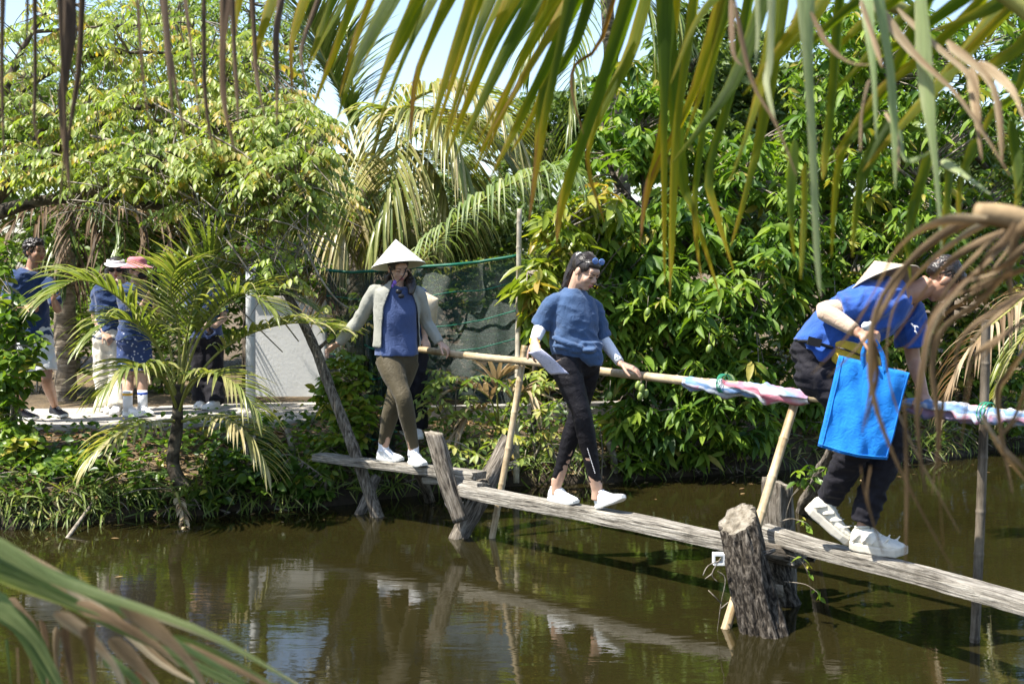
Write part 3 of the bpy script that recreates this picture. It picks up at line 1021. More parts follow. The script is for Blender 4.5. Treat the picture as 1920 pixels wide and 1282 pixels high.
def hand(mb, w, d, nrm, s=1.0, curl=(0.35, 0.35, 0.3), thumb=1, spread=0.10, thumb_curl=0.4):
    """w: wrist, d: towards the fingertips, nrm: back of the hand, thumb: side of the thumb"""
    d = d.normalized(); nrm = (nrm - d * nrm.dot(d)).normalized(); sd = d.cross(nrm).normalized() * thumb
    loft(mb, [(w - d * 0.01 * s, sd * 0.026 * s, nrm * 0.019 * s), (w + d * 0.025 * s, sd * 0.034 * s, nrm * 0.016 * s), (w + d * 0.06 * s, sd * 0.041 * s, nrm * 0.014 * s), (w + d * 0.09 * s, sd * 0.039 * s, nrm * 0.011 * s)], 14, 2.6)
    for k, (o, ln) in enumerate(((0.030, 0.92), (0.010, 1.02), (-0.011, 0.95), (-0.030, 0.76))):
        p = w + d * 0.083 * s + sd * o * s
        a = 0.0; dd = (d + sd * spread * (1.5 - k) * 0.66).normalized()
        pts = [(p, 0.0095 * s)]
        for seg, cu in zip((0.040, 0.026, 0.021), curl):
            a += cu * (1 + 0.12 * k)
            di = dd * math.cos(a) - nrm * math.sin(a)
            p = p + di * seg * ln * s
            pts.append((p, (0.0088 - 0.0008 * len(pts)) * s))
        tube(mb, pts, 8, 3)
    p = w + d * 0.025 * s + sd * 0.030 * s
    pts = [(p, 0.012 * s)]
    for seg, cu in zip((0.036, 0.030, 0.024), (0.75, 0.75 - thumb_curl * 0.4, 0.75 - thumb_curl)):
        di = (d * math.cos(cu) + sd * math.sin(cu) - nrm * 0.35).normalized()
        p = p + di * seg * s; pts.append((p, (0.0115 - 0.001 * len(pts)) * s))
    tube(mb, pts, 8, 3)


def limb(mb, pts, n=14, sub=4):
    tube(mb, pts, n, sub)


def lerp(a, b, t): return a + (b - a) * t


def leg_pts(h, k, a, s=1.0, e=0.0):
    return [(h, 0.086 * s + e), (lerp(h, k, 0.35), 0.083 * s + e), (lerp(h, k, 0.75), 0.063 * s + e), (k, 0.054 * s + e), (lerp(k, a, 0.3), 0.054 * s + e), (lerp(k, a, 0.65), 0.042 * s + e), (a, 0.033 * s + e)]


def arm_pts(sh, el, wr, s=1.0, e=0.0):
    return [(sh, 0.050 * s + e), (lerp(sh, el, 0.45), 0.042 * s + e), (el, 0.036 * s + e), (lerp(el, wr, 0.3), 0.037 * s + e), (lerp(el, wr, 0.75), 0.028 * s + e), (wr, 0.024 * s + e)]


def torso(mb, rings, side, n=28, power=2.25, sub=3):
    """rings: [(centre, half width, half depth)]"""
    R = []
    for i, (c, w, d) in enumerate(rings):
        t = rings[min(i + 1, len(rings) - 1)][0] - rings[max(i - 1, 0)][0]
        t.normalize()
        s_ = (side - t * side.dot(t)).normalized(); v = t.cross(s_)
        R.append((c, s_ * w, v * d))
    loft(mb, R, n, power, sub)


def shoe(parent, heel, dirv, up, L=0.26, mat=None, sole=None, chunky=0.0, wide=1.0, tip=None, sock=None):
    """trainer with its sole on the point heel, pointing along dirv"""
    x = dirv.normalized(); z = (up - x * up.dot(x)).normalized(); y = z.cross(x)
    q = L / 0.26; th = (0.022 + chunky * 0.022)
    st = [(0.0, 0.020, 0.050), (0.03, 0.029, 0.070), (0.10, 0.034, 0.088), (0.22, 0.0355, 0.094), (0.33, 0.036, 0.088), (0.45, 0.039, 0.072), (0.60, 0.044, 0.056), (0.76, 0.046, 0.045), (0.88, 0.041, 0.038), (0.96, 0.029, 0.031), (1.0, 0.012, 0.022)]
    P = lambda a, b, c: heel + x * a + y * b + z * c
    mb = MB()
    rings = [(P(s * L, 0, th * 0.6 + h * q * 0.5), y * (w * q * wide), z * (h * q * 0.5)) for s, w, h in st]
    loft(mb, rings, 20, 2.5, 3)
    if chunky:
        for s0 in (0.16, 0.34, 0.52, 0.70):
            tube(mb, [(P((s0 - 0.08) * L, b * 0.041 * q, th + 0.012), 0.005 * q) if i == 0 else (P((s0 + 0.06 * i) * L, b * (0.045 - 0.004 * i) * q, th + 0.012 + 0.022 * i), 0.005 * q) for b in (1,) for i in range(3)], 7, 2)
            tube(mb, [(P((s0 - 0.08 + 0.07 * i) * L, -(0.043 - 0.003 * i) * q * wide, th + 0.010 + 0.022 * i), 0.005 * q) for i in range(3)], 7, 2)
    me = remesh(mb, 0.0055, 2, "shoe")
    displace(me, lambda c, n_: 0.0018 * noise.noise(c * 60))
    o = link("shoe", me, mat or m_shoe, parent)
    # sole
    mb = MB(); pts = []
    for s, w, h in st: pts.append((s * L, (w + 0.005) * q * wide))
    out = [(a, b) for a, b in pts] + [(a, -b) for a, b in pts[::-1]]
    n0 = len(out); vs = []; fs = []
    for lev, (zz, k) in enumerate(((0.0, 0.94), (0.006, 1.0), (th * 0.8, 1.03), (th, 0.97))):
        for a, b in out:
            rock = 0.016 * max(0, (a / L - 0.72) / 0.28) ** 2 + 0.006 * max(0, (0.1 - a / L) / 0.1)
            vs.append(P(L * 0.5 + (a - L * 0.5) * (k * 0.02 + 0.985), b * k, zz + rock + (0.003 * math.sin(a * 90) * chunky if lev < 2 else 0)))
    for lev in range(3):
        for i in range(n0):
            j = (i + 1) % n0
            fs.append((lev * n0 + i, lev * n0 + j, (lev + 1) * n0 + j, (lev + 1) * n0 + i))
    fs.append(tuple(range(n0))[::-1]); fs.append(tuple(3 * n0 + i for i in range(n0)))
    mb.add(vs, fs); mb.build("sole", sole or m_sole, o, smooth=False)
    # laces
    mb = MB()
    for k in range(4):
        s = 0.36 + 0.065 * k; h = np.interp(s, [a for a, _, _ in st], [b for _, _, b in st]) * q + th * 0.6
        tube(mb, [(P(s * L, -0.020 * q, h - 0.010), 0.0028), (P((s + 0.01) * L, 0, h + 0.003), 0.003), (P(s * L, 0.020 * q, h - 0.010), 0.0028)], 6, 3)
    tube(mb, [(P(0.36 * L, 0, 0.092 * q + th * 0.6), 0.0025), (P(0.40 * L, 0.03 * q, 0.075 * q + th * .6), 0.0025), (P(0.45 * L, 0.042 * q, 0.052 * q + th * .6), 0.0022)], 5, 3)
    mb.build("laces", sole if chunky and sole else m_white, o)
    mb = MB(); tube(mb, [(P(0.20 * L + 0.034 * q * math.cos(a), 0.029 * q * math.sin(a), th * 0.6 + 0.090 * q + 0.006 * math.cos(a)), 0.007) for a in np.linspace(0, 6.283, 14)], 7, 1)
    mb.build("collar", mat or m_shoe, o)
    return o


def hat_cone(parent, apex, centre, R, mat=m_hat, name="conical_hat"):
    ax_ = (apex - centre); H = ax_.length; z = ax_.normalized(); a, b = frame_from(z)
    mb = MB(); n_, m_ = 64, 22; vs = []; ts = []; fs = []
    for j in range(m_ + 1):
        w = j / m_
        for k in range(n_):
            th = 2 * math.pi * k / n_
            rr = R * w * (1 + 0.0035 * ((k % 2) - 0.5)) + 0.0015
            vs.append(centre + z * (H * (1 - w) + 0.0015 * math.sin(j * math.pi)) + (a * math.cos(th) + b * math.sin(th)) * rr - z * 0.02 * max(0, w - .9) )
            ts.append((0.5 + 0.5 * noise.noise(V((k * 0.7, j * .05, 1)))) if j % 2 else 0.62)
    for j in range(m_):
        for k in range(n_):
            k2 = (k + 1) % n_
            fs.append((j * n_ + k, (j + 1) * n_ + k, (j + 1) * n_ + k2, j * n_ + k2))
    inner = len(vs)
    for k in range(n_):
        th = 2 * math.pi * k / n_
        vs.append(centre - z * 0.002 + (a * math.cos(th) + b * math.sin(th)) * (R - 0.008)); ts.append(0.2)
    vs.append(centre + z * (H - 0.02)); ts.append(0.2)
    for k in range(n_):
        k2 = (k + 1) % n_
        fs.append((m_ * n_ + k, inner + k, inner + k2, m_ * n_ + k2)); fs.append((inner + k, len(vs) - 1, inner + k2))
    mb.add(vs, fs, ts); o = mb.build(name, mat, parent)
    for q in range(7):
        w = 0.15 + q * 0.137
        mb = MB(); tube(mb, [(centre + z * (H * (1 - w) + 0.001) + (a * math.cos(t) + b * math.sin(t)) * (R * w + 0.001), 0.0016) for t in np.linspace(0, 6.2832, 49)], 4, 1)
        mb.build("hoop", mat, o)
    mb = MB(); tube(mb, [(centre + (a * math.cos(t) + b * math.sin(t)) * R, 0.004) for t in np.linspace(0, 6.2832, 65)], 6, 1); mb.build("rim", mat, o)
    return o


def colpt(p0, p1, px, off=0.0):
    """point of the line p0-p1 that stands in the picture column px"""
    k = (px - 960.0) / FPX
    f = lambda p: p.x - k * (p.y * CP - (p.z - CAMZ) * SP)
    a, b = f(p0), f(p1); t = a / (a - b)
    return p0 + (p1 - p0) * t


def strands(parent, paths, r=0.0035, name="hair_strand", mat=None):
    mb = MB()
    for P in paths: tube(mb, [(p, r * (1 - 0.6 * i / max(1, len(P) - 1))) for i, p in enumerate(P)], 5, 3, tint=random.random())
    return mb.build(name, mat or m_hair, parent)


UP = V((0, 0, 1))

# ------------------------------------------------------------------ walker in the conical hat
Y1 = colpt(pa0, pa1, 742).y
J = lambda x, y, d=0.0: at(x, y, Y1 + d)
w1 = empty("person", colpt(pa0, pa1, 742), "walker in white conical hat, stone jacket, blue tee and olive leggings on the far plank", "person", "people crossing the footbridge")
f1 = V((0.30, -0.95, 0)); s1 = V((0.95, 0.30, 0))
fa = colpt(pa0, pa1, 709) + V((0, 0.02, 0.0)); fb = colpt(pa0, pa1, 771)
dA = (pa1 - pa0).normalized()
ank_b = fa + dA * 0.055 + V((0, 0, 0.085)); ank_f = fb + V((0.02, -0.03, 0.085))
hipR, hipL = J(726, 672, -0.03), J(764, 674, 0.04)
kneeR, kneeL = J(757, 748, -0.20), J(735, 762, 0.0)
mb = MB()
torso(mb, [(J(745, 538), 0.07, 0.06), (J(744, 552), 0.15, 0.08), (J(743, 585), 0.135, 0.095), (J(743, 625), 0.118, 0.085), (J(745, 660), 0.15, 0.10), (J(745, 685), 0.13, 0.09)], s1)
limb(mb, [(J(745, 550, 0.02), 0.055), (J(746, 535, 0.0), 0.047), (J(747, 515, -0.01), 0.046)])
L1, ax1 = head(mb, J(747, 504), V((0.42, -0.86, -0.30)), UP, 0.98)
shR, shL = J(703, 548, 0.0), J(784, 552, 0.03)
elR, wrR = J(671, 603, 0.07), J(634, 644, 0.04)
elL, wrL = J(799, 603, 0.12), J(824, 642, 0.06)
limb(mb, arm_pts(shR, elR, wrR, 0.92)); limb(mb, arm_pts(shL, elL, wrL, 0.92))
hand(mb, wrR, J(610, 660, 0.0) - wrR, V((0.3, 0.5, 0.8)), 0.95, (0.25, 0.3, 0.3), -1, 0.35)
hand(mb, wrL, J(846, 660, 0.05) - wrL, V((0.35, -0.3, 0.9)), 0.95, (0.55, 0.6, 0.4), 1, 0.12)
limb(mb, leg_pts(hipR, kneeR, ank_f, 0.97)); limb(mb, leg_pts(hipL, kneeL, ank_b, 0.97))
link("body", remesh(mb, 0.0055, 3, "body"), m_skin, w1)
face(L1, ax1, 0.98, w1)
# leggings
mb = MB()
torso(mb, [(J(745, 640), 0.14, 0.10), (J(745, 665), 0.162, 0.112), (J(745, 690), 0.15, 0.10), (J(745, 700), 0.12, 0.09)], s1)
limb(mb, leg_pts(hipR, kneeR, ank_f + V((0, 0, 0.045)), 1.0, 0.012)); limb(mb, leg_pts(hipL, kneeL, ank_b + V((0, 0, 0.045)), 1.0, 0.012))
me = remesh(mb, 0.008, 4, "leggings"); displace(me, wrinkle(0.0012, (8, 8, 12), 2.0)); link("leggings", me, m_olive, w1)
mb = MB(); ellipsoid(mb, J(754.5, 757, -0.255), (V((1, 0, 0)), V((0, 1, 0)), UP), (0.008, 0.004, 0.008)); mb.build("logo_dot", m_white, w1)
for a_, nm in ((ank_f, 0), (ank_b, 1)):
    mb = MB(); tube(mb, [(a_ + V((0, 0, 0.065)), 0.042), (a_ + V((0, 0, 0.03)), 0.041), (a_ + V((0, 0, -0.02)), 0.045)], 14, 3); mb.build("sock", m_white, w1)
shoe(w1, fa, dA + V((0, 0, 0)), UP, 0.245, m_shoe)
shoe(w1, fb, V((0.45, -0.85, 0.02)), UP, 0.245, m_shoe)
# tee
mb = MB()
torso(mb, [(J(745, 536), 0.07, 0.065), (J(744, 545), 0.135, 0.085), (J(744, 562), 0.155, 0.105), (J(744, 590), 0.158, 0.125), (J(744, 625), 0.155, 0.122), (J(744, 650), 0.168, 0.13), (J(744, 666), 0.174, 0.135)], s1)
me = remesh(mb, 0.008, 3, "tee"); displace(me, wrinkle(0.007, (7, 7, 5), 4.0, 0.003, 1.2)); link("tee", me, m_tee1, w1)
# open jacket
mb = MB()
torso(mb, [(J(745, 527, 0.02), 0.066, 0.060), (J(745, 537, 0.01), 0.095, 0.075), (J(744, 547), 0.165, 0.10), (J(744, 565), 0.176, 0.125), (J(744, 590), 0.176, 0.142), (J(744, 620), 0.174, 0.142), (J(744, 650), 0.186, 0.148)], s1)
limb(mb, [(J(712, 549, 0.0), 0.06), (shR, 0.062), (lerp(shR, elR, 0.5), 0.054), (elR, 0.050), (lerp(elR, wrR, 0.4), 0.045), (lerp(elR, wrR, 0.85), 0.036), (wrR, 0.033)])
limb(mb, [(J(774, 553, 0.03), 0.06), (shL, 0.060), (lerp(shL, elL, 0.5), 0.052), (elL, 0.047), (lerp(elL, wrL, 0.4), 0.043), (lerp(elL, wrL, 0.85), 0.036), (wrL, 0.034)])
me = remesh(mb, 0.008, 3, "jacket")
displace(me, wrinkle(0.0045, (7, 7, 9), 7.0, 0.0015, 1.4))
ctr = J(748, 590)
def jcut(c):
    d = c - ctr; lat = d.dot(s1); fw = d.dot(f1); z = d.z
    gap = float(np.interp(z, [-0.26, -0.1, 0.06, 0.16, 0.22, 0.27], [0.145, 0.14, 0.125, 0.085, 0.055, 0.04]))
    return fw > 0.0 and abs(lat + (0.012 if lat < 0 else 0)) < gap
cut(me, jcut)
jk = link("jacket", me, m_jacket, w1)
sd = jk.modifiers.new("thickness", 'SOLIDIFY'); sd.thickness = 0.006; sd.offset = 0
# hair, hat, strap
mb = MB()
ellipsoid(mb, L1(0, -0.022, 0.036), ax1, (0.080, 0.094, 0.082), 20, 14)
limb(mb, [(L1(0.03, -0.06, 0.0), 0.055), (J(765, 520, 0.02), 0.042), (J(772, 536, -0.06), 0.034), (J(770, 552, -0.10), 0.018)])
limb(mb, [(L1(-0.05, -0.05, 0.0), 0.035), (J(728, 518, 0.06), 0.03), (J(728, 535, 0.07), 0.02)])
me = remesh(mb, 0.006, 2, "hair"); displace(me, wrinkle(0.004, (50, 50, 6), 1.0)); link("hair", me, m_hair, w1)
hat_cone(w1, J(742, 449, 0.02), J(747, 498, -0.01), 0.204)
strands(w1, [[J(730, 502, -0.08), J(736, 516, -0.10), J(741, 530, -0.11)], [J(762, 502, -0.10), J(756, 518, -0.12), J(744, 530, -0.12)]], 0.006, "hat_ribbon", m_frame)
mb = MB(); ellipsoid(mb, J(740, 530, -0.12), ax1, (0.016, 0.014, 0.02)); ellipsoid(mb, J(736, 536, -0.12), ax1, (0.008, 0.01, 0.014)); mb.build("ribbon_knot", plain("violet", (0.22, 0.12, 0.5), 0.7), w1)
sg = MB()
for dx in (-6, 6): ellipsoid(sg, J(750 + dx * 0.4, 551 + dx * 0.7, -0.155), (V((1, 0, 0)), V((0, 1, 0)), UP), (0.024, 0.008, 0.018))
tube(sg, [(J(742, 541, -0.14), 0.003), (J(750, 545, -0.16), 0.003), (J(757, 541, -0.14), 0.003)], 5, 3)
sg.build("sunglasses", m_frame, w1)

# ------------------------------------------------------------------ walker with the paper
Y2 = colpt(pb0, pb1, 1085).y
K = lambda x, y, d=0.0: at(x, y, Y2 + d)
w2 = empty("person", colpt(pb0, pb1, 1085), "walker with ponytail, slate blue tee, white arm sleeves and black leggings holding a sheet", "person", "people crossing the footbridge")
f2 = V((0.50, -0.86, 0)); s2 = V((0.86, 0.50, 0)); dB = (pb1 - pb0).normalized()
ha = colpt(pb0, pb1, 1031); hb = colpt(pb0, pb1, 1122) + V((0, 0, 0.004))
an_b = ha + dB * 0.06 + V((0, 0, 0.10)); db = V((0.62, -0.70, 0.36)).normalized()
an_f = hb + db * 0.04 + V((-0.035, 0.02, 0.10))
hR, hL = K(1056, 676, -0.06), K(1100, 678, 0.05)
kR, kL = K(1091, 776, -0.16), K(1083, 778, 0.08)
mb = MB()
torso(mb, [(K(1078, 545), 0.07, 0.06), (K(1076, 566), 0.135, 0.08), (K(1077, 595), 0.13, 0.10), (K(1077, 635), 0.12, 0.09), (K(1078, 668), 0.15, 0.105), (K(1078, 695), 0.13, 0.09)], s2)
limb(mb, [(K(1077, 560, 0.02), 0.058), (K(1078, 545, 0.0), 0.050), (K(1084, 525, -0.02), 0.048), (K(1088, 512, -0.03), 0.046)])
fh = V((0.62, -0.62, -0.48)); uh = V((0.40, -0.25, 0.88))
L2, ax2 = head(mb, K(1098, 510, -0.05), fh, uh, 1.02)
sR, sL = K(1036, 566, -0.06), K(1114, 574, 0.09)
eR, wR = K(1014, 612, -0.02), K(1002, 640, -0.20)
eL, wL = K(1128, 632, 0.14), K(1164, 682, -0.02)
limb(mb, arm_pts(sR, eR, wR)); limb(mb, arm_pts(sL, eL, wL))
hand(mb, wR, K(1006, 668, -0.27) - wR, V((-0.45, -0.85, 0.35)), 0.98, (0.55, 0.7, 0.4), 1, 0.08)
hand(mb, wL, K(1204, 697, -0.05) - wL, V((0.25, -0.35, 0.9)), 0.98, (0.18, 0.30, 0.2), 1, 0.14)
limb(mb, leg_pts(hR, kR, an_f)); limb(mb, leg_pts(hL, kL, an_b))
for a_, h_, dd in ((an_f, hb, db), (an_b, ha, dB)):
    limb(mb, [(a_ + V((0, 0, 0.06)), 0.035), (a_, 0.036), (a_ - V((0, 0, 0.05)), 0.038)])
link("body", remesh(mb, 0.0050, 2, "body"), m_skin, w2)
face(L2, ax2, 1.02, w2, down=True)
mb = MB()
torso(mb, [(K(1078, 640), 0.14, 0.105), (K(1078, 668), 0.163, 0.122), (K(1078, 695), 0.155, 0.11), (K(1079, 708), 0.12, 0.09)], s2)
ellipsoid(mb, K(1070, 690, 0.07), (s2, f2, UP), (0.13, 0.09, 0.10))
limb(mb, leg_pts(hR, kR, an_f + V((-0.01, 0, 0.07)), 1.04, 0.008)); limb(mb, leg_pts(hL, kL, an_b + V((0.01, 0, 0.06)), 1.04, 0.008))
me = remesh(mb, 0.008, 4, "leggings"); displace(me, wrinkle(0.0022, (10, 10, 18), 2.5)); link("leggings", me, m_black, w2)
# dotted reflective seam on the front shin
for q in range(16):
    mb = MB(); u = q / 15
    ellipsoid(mb, K(1101.5 + 14 * u, 841 + 45 * u, -0.235 - 0.018 * u), (V((1, 0, 0)), V((0, 1, 0)), UP), (0.0032, 0.003, 0.0032), 6, 4); mb.build("reflective_dot", m_white, w2)
shoe(w2, ha, dB, UP, 0.25, m_shoe)
shoe(w2, hb, db, V((-0.3, 0.3, 1)), 0.25, m_shoe, wide=1.05)
# tee with short sleeves and a knotted hem
mb = MB()
torso(mb, [(K(1079, 541), 0.072, 0.068), (K(1078, 548), 0.088, 0.078), (K(1077, 555), 0.125, 0.092), (K(1076, 572), 0.158, 0.112), (K(1077, 600), 0.164, 0.130), (K(1076, 630), 0.160, 0.134), (K(1076, 650), 0.160, 0.134), (K(1076, 667), 0.154, 0.128)], s2)
loft(mb, [(K(1096, 640, -0.02), s2 * 0.11, f2 * 0.12), (K(1098, 664, -0.02), s2 * 0.11, f2 * 0.125), (K(1106, 684, -0.02), s2 * 0.055, f2 * 0.10)], 20, 2.2, 2)
limb(mb, [(K(1052, 562, -0.03), 0.055), (sR + V((0, 0, -0.012)), 0.060), (lerp(sR, eR, 0.55), 0.068), (lerp(sR, eR, 0.98), 0.072)])
limb(mb, [(K(1100, 570, 0.05), 0.055), (sL + V((0, 0, -0.012)), 0.058), (lerp(sL, eL, 0.55), 0.062), (lerp(sL, eL, 0.98), 0.064)])
ellipsoid(mb, K(1106, 656, -0.14), (s2, f2, UP), (0.05, 0.035, 0.022))
tube(mb, [(K(1036, 632, -0.11), 0.010), (K(1055, 640, -0.15), 0.013), (K(1085, 650, -0.15), 0.013), (K(1110, 655, -0.11), 0.010)], 10, 4)
tube(mb, [(K(1036, 648, -0.11), 0.009), (K(1055, 650, -0.145), 0.012), (K(1080, 657, -0.145), 0.011), (K(1104, 659, -0.12), 0.008)], 10, 4)
me = remesh(mb, 0.0075, 2, "tee")
ct2 = K(1077, 600)
def w2f(c, q):
    z = c.z - ct2.z
    low = float(np.interp(z, [-0.26, -0.14, 0.0, 0.12], [1.0, 1.0, 0.45, 0.35]))
    dgn = noise.noise(V((c.x * 8 - c.z * 5, c.y * 8, c.z * 16 + c.x * 8)))
    return low * (0.016 * (0.5 - abs(dgn) * 2.0)) + 0.003 * noise.noise(c * 26)
displace(me, w2f); link("tee", me, m_tee2, w2)
mb = MB(); tube(mb, [(K(1078, 549, 0.0) + s2 * (0.083 * math.cos(a)) + f2 * (0.074 * math.sin(a)) + UP * (0.004 - 0.02 * math.sin(a)), 0.008) for a in np.linspace(0, 6.283, 25)], 7, 1); mb.build("neck_band", m_tee2, w2)
mb = MB(); limb(mb, [(lerp(sR, eR, 0.8), 0.042), (eR, 0.044), (lerp(eR, wR, 0.35), 0.043), (lerp(eR, wR, 0.92), 0.033)]); o = mb.build("arm_sleeve", m_white, w2)
mb = MB(); limb(mb, [(lerp(sL, eL, 0.8), 0.044), (eL, 0.043), (lerp(eL, wL, 0.35), 0.042), (lerp(eL, wL, 0.94), 0.031)]); o2 = mb.build("arm_sleeve", m_white, w2)
mb = MB(); tube(mb, [(lerp(eL, wL, 0.80) + V((0, -0.036, 0)) + V((0.012 * math.cos(a), 0, 0.018 * math.sin(a))), 0.0022) for a in np.linspace(0.3, 5.8, 12)], 5, 1); mb.build("sleeve_logo", plain("teal_print", (0.10, 0.30, 0.36), 0.7), o2)
mb = MB(); tube(mb, [(lerp(eR, wR, 0.97) + (V((1, 0, 0)) * math.cos(a) + V((0, 0.5, 0.8)) * math.sin(a)) * 0.031, 0.005) for a in np.linspace(0, 6.283, 13)], 6, 1); mb.build("wrist_band", plain("yellow_band", (0.75, 0.55, 0.03), 0.6), w2)
# hair with ponytail
mb = MB()
ellipsoid(mb, L2(0, -0.026, 0.036), ax2, (0.0805, 0.092, 0.083), 22, 14)
ellipsoid(mb, L2(0, 0.030, 0.072), ax2, (0.060, 0.048, 0.032), 18, 12)
for sx in (-1, 1): ellipsoid(mb, L2(sx * 0.056, -0.012, 0.040), ax2, (0.022, 0.066, 0.040), 14, 10)
limb(mb, [(L2(-0.005, -0.085, 0.055), 0.03), (L2(-0.01, -0.125, 0.045), 0.032), (K(1069, 512, 0.04), 0.036), (K(1063, 528, 0.03), 0.03), (K(1056, 541, 0.02), 0.014)])
me = remesh(mb, 0.0055, 2, "hair"); displace(me, wrinkle(0.0012, (60, 60, 12), 1.0)); hr = link("hair", me, m_hair, w2)
paths = []
for q in range(60):
    a = random.uniform(-1.35, 1.35)
    st_ = [L2(0.083 * math.sin(a) * math.sin(t), 0.062 * math.cos(t * 1.15) - 0.02, 0.036 + 0.088 * math.cos(a) * math.sin(t * 0.95 + 0.1) + random.uniform(0, .002)) for t in np.linspace(0.45, 2.5, 6)]
    paths.append(st_)
strands(w2, paths, 0.0018, "hair_strand")
paths = [[L2(-0.005 + random.uniform(-.02, .02), -0.10, 0.05), K(1069 + random.uniform(-6, 6), 514, 0.02 + random.uniform(-.03, .03)), K(1062 + random.uniform(-8, 8), 530, 0.02), K(1053 + random.uniform(-7, 8), 545, 0.02)] for _ in range(22)]
strands(w2, paths, 0.003, "hair_strand")
mb = MB(); tube(mb, [(L2(-0.005, -0.105, 0.052) + ax2[0] * (0.028 * math.cos(a)) + ax2[2] * (0.03 * math.sin(a)), 0.007) for a in np.linspace(0, 6.283, 13)], 6, 1); mb.build("hair_tie", m_white, w2)
# sunglasses pushed up on the hair
sgo = MB()
for sx in (-1, 1):
    tube(sgo, [(L2(sx * 0.014, 0.056, 0.108), 0.0025), (L2(sx * 0.05, 0.045, 0.106), 0.0028), (L2(sx * 0.074, 0.0, 0.07), 0.003), (L2(sx * 0.082, -0.03, 0.02), 0.0035)], 6, 4)
sgl = sgo.build("sunglasses", m_frame, w2)
for sx in (-1, 1):
    mb = MB(); cc = L2(sx * 0.033, 0.056, 0.107); nx = (ax2[1] * 0.85 + ax2[2] * 0.35 - V((0, 0.3, 0))).normalized(); aa = (ax2[0] - nx * ax2[0].dot(nx)).normalized(); bb = nx.cross(aa)
    ellipsoid(mb, cc, (aa, bb, nx), (0.026, 0.022, 0.005), 20, 8); mb.build("lens", m_lens, sgl)
# sheet of paper
m_paper, n, l, p = nodes_of("printed_paper")
v = coords(n, l, (60, 60, 110)); t = tex_noise(n, l, v, 1.6, 3, 0.5, 1.5)
r = ramp(n, [(0.42, (0.62, 0.62, 0.75)), (0.60, (0.55, 0.55, 0.70)), (0.68, (0.22, 0.22, 0.34))]); l.new(t.outputs[0], r.inputs[0]); l.new(r.outputs[0], p.inputs["Base Color"]); p.inputs["Roughness"].default_value = 0.7
mb = MB(); vs = []; fs = []; A, B, C_, D = K(990, 661, -0.24), K(1014, 653, -0.31), K(1068, 700, -0.29), K(1034, 702, -0.26)
for i in range(13):
    for j in range(9):
        u, w = i / 12, j / 8
        q = (A * (1 - w) + B * w) * (1 - u) + (D * (1 - w) + C_ * w) * u
        q = q + V((0.2, -1, 0.3)) * (0.018 * math.sin(math.pi * w) + 0.010 * math.sin(u * 5))
        vs.append(q)
for i in range(12):
    for j in range(8):
        a = i * 9 + j; fs.append((a, a + 1, a + 10, a + 9))
mb.add(vs, fs); pap = mb.build("paper_sheet", m_paper); tag(pap, "folded sheet of printed paper held by the ponytailed walker", "paper")
sd = pap.modifiers.new("thickness", 'SOLIDIFY'); sd.thickness = 0.0015

# ------------------------------------------------------------------ bending walker with the blue tote
Y3 = colpt(pc0, pc1, 1590).y
M3 = lambda x, y, d=0.0: at(x, y, Y3 + d)
w3 = empty("person", colpt(pc0, pc1, 1590), "stooping walker in royal blue tee and black trousers on the nearest plank", "person", "people crossing the footbridge")
f3 = V((0.86, -0.5, 0)); s3 = V((0.5, 0.86, 0)); dC = (pc1 - pc0).normalized()
toe_n = colpt(pc0, pc1, 1586) + V((0, 0, 0.01)); heel_n = M3(1508, 956, 0.06)
heel_f = colpt(pc0, pc1, 1597) + V((0, 0, 0.0)); dF = (dC + V((0.5, 0, 0))).normalized()
dN = (toe_n - heel_n).normalized()
an_n = heel_n + dN * 0.06 + V((0.085, 0, 0.07)); an_far = heel_f + dF * 0.06 + V((0, 0, 0.12))
hpN, hpF = M3(1546, 700, -0.09), M3(1572, 700, 0.10)
kN, kF = M3(1625, 800, -0.22), M3(1672, 812, -0.06)
spine = [(M3(1530, 694), 0.15, 0.13), (M3(1552, 660), 0.16, 0.12), (M3(1598, 612), 0.165, 0.125), (M3(1642, 580), 0.175, 0.12), (M3(1678, 560), 0.165, 0.095), (M3(1700, 552), 0.08, 0.07)]
mb = MB()
torso(mb, spine, s3)
limb(mb, [(M3(1672, 560), 0.075), (M3(1698, 552), 0.062), (M3(1724, 544), 0.058), (M3(1744, 532), 0.056)])
fm = V((0.52, 0.10, -0.80)); um = V((0.82, -0.1, 0.52))
L3, ax3 = head(mb, M3(1766, 524), fm, um, 1.06)
sN, sF = M3(1640, 572, -0.16), M3(1702, 590, 0.15)
eN, wN = M3(1545, 582, -0.20), M3(1610, 624, -0.34)
eF, wF = M3(1712, 672, 0.16), M3(1733, 742, 0.05)
limb(mb, arm_pts(sN, eN, wN, 1.1)); limb(mb, arm_pts(sF, eF, wF, 1.1))
hand(mb, wN, M3(1650, 633, -0.40) - wN, V((0.1, -0.75, 0.65)), 1.05, (0.95, 1.1, 0.8), 1, 0.03, 0.2)
hand(mb, wF, M3(1748, 770, -0.1) - wF, V((0.3, -0.2, 0.9)), 1.05, (0.5, 0.6, 0.4), 1, 0.1)
limb(mb, leg_pts(hpN, kN, an_n, 1.05)); limb(mb, leg_pts(hpF, kF, an_far, 1.05))
link("body", remesh(mb, 0.0055, 3, "body"), m_skin2, w3)
face(L3, ax3, 1.06, w3)
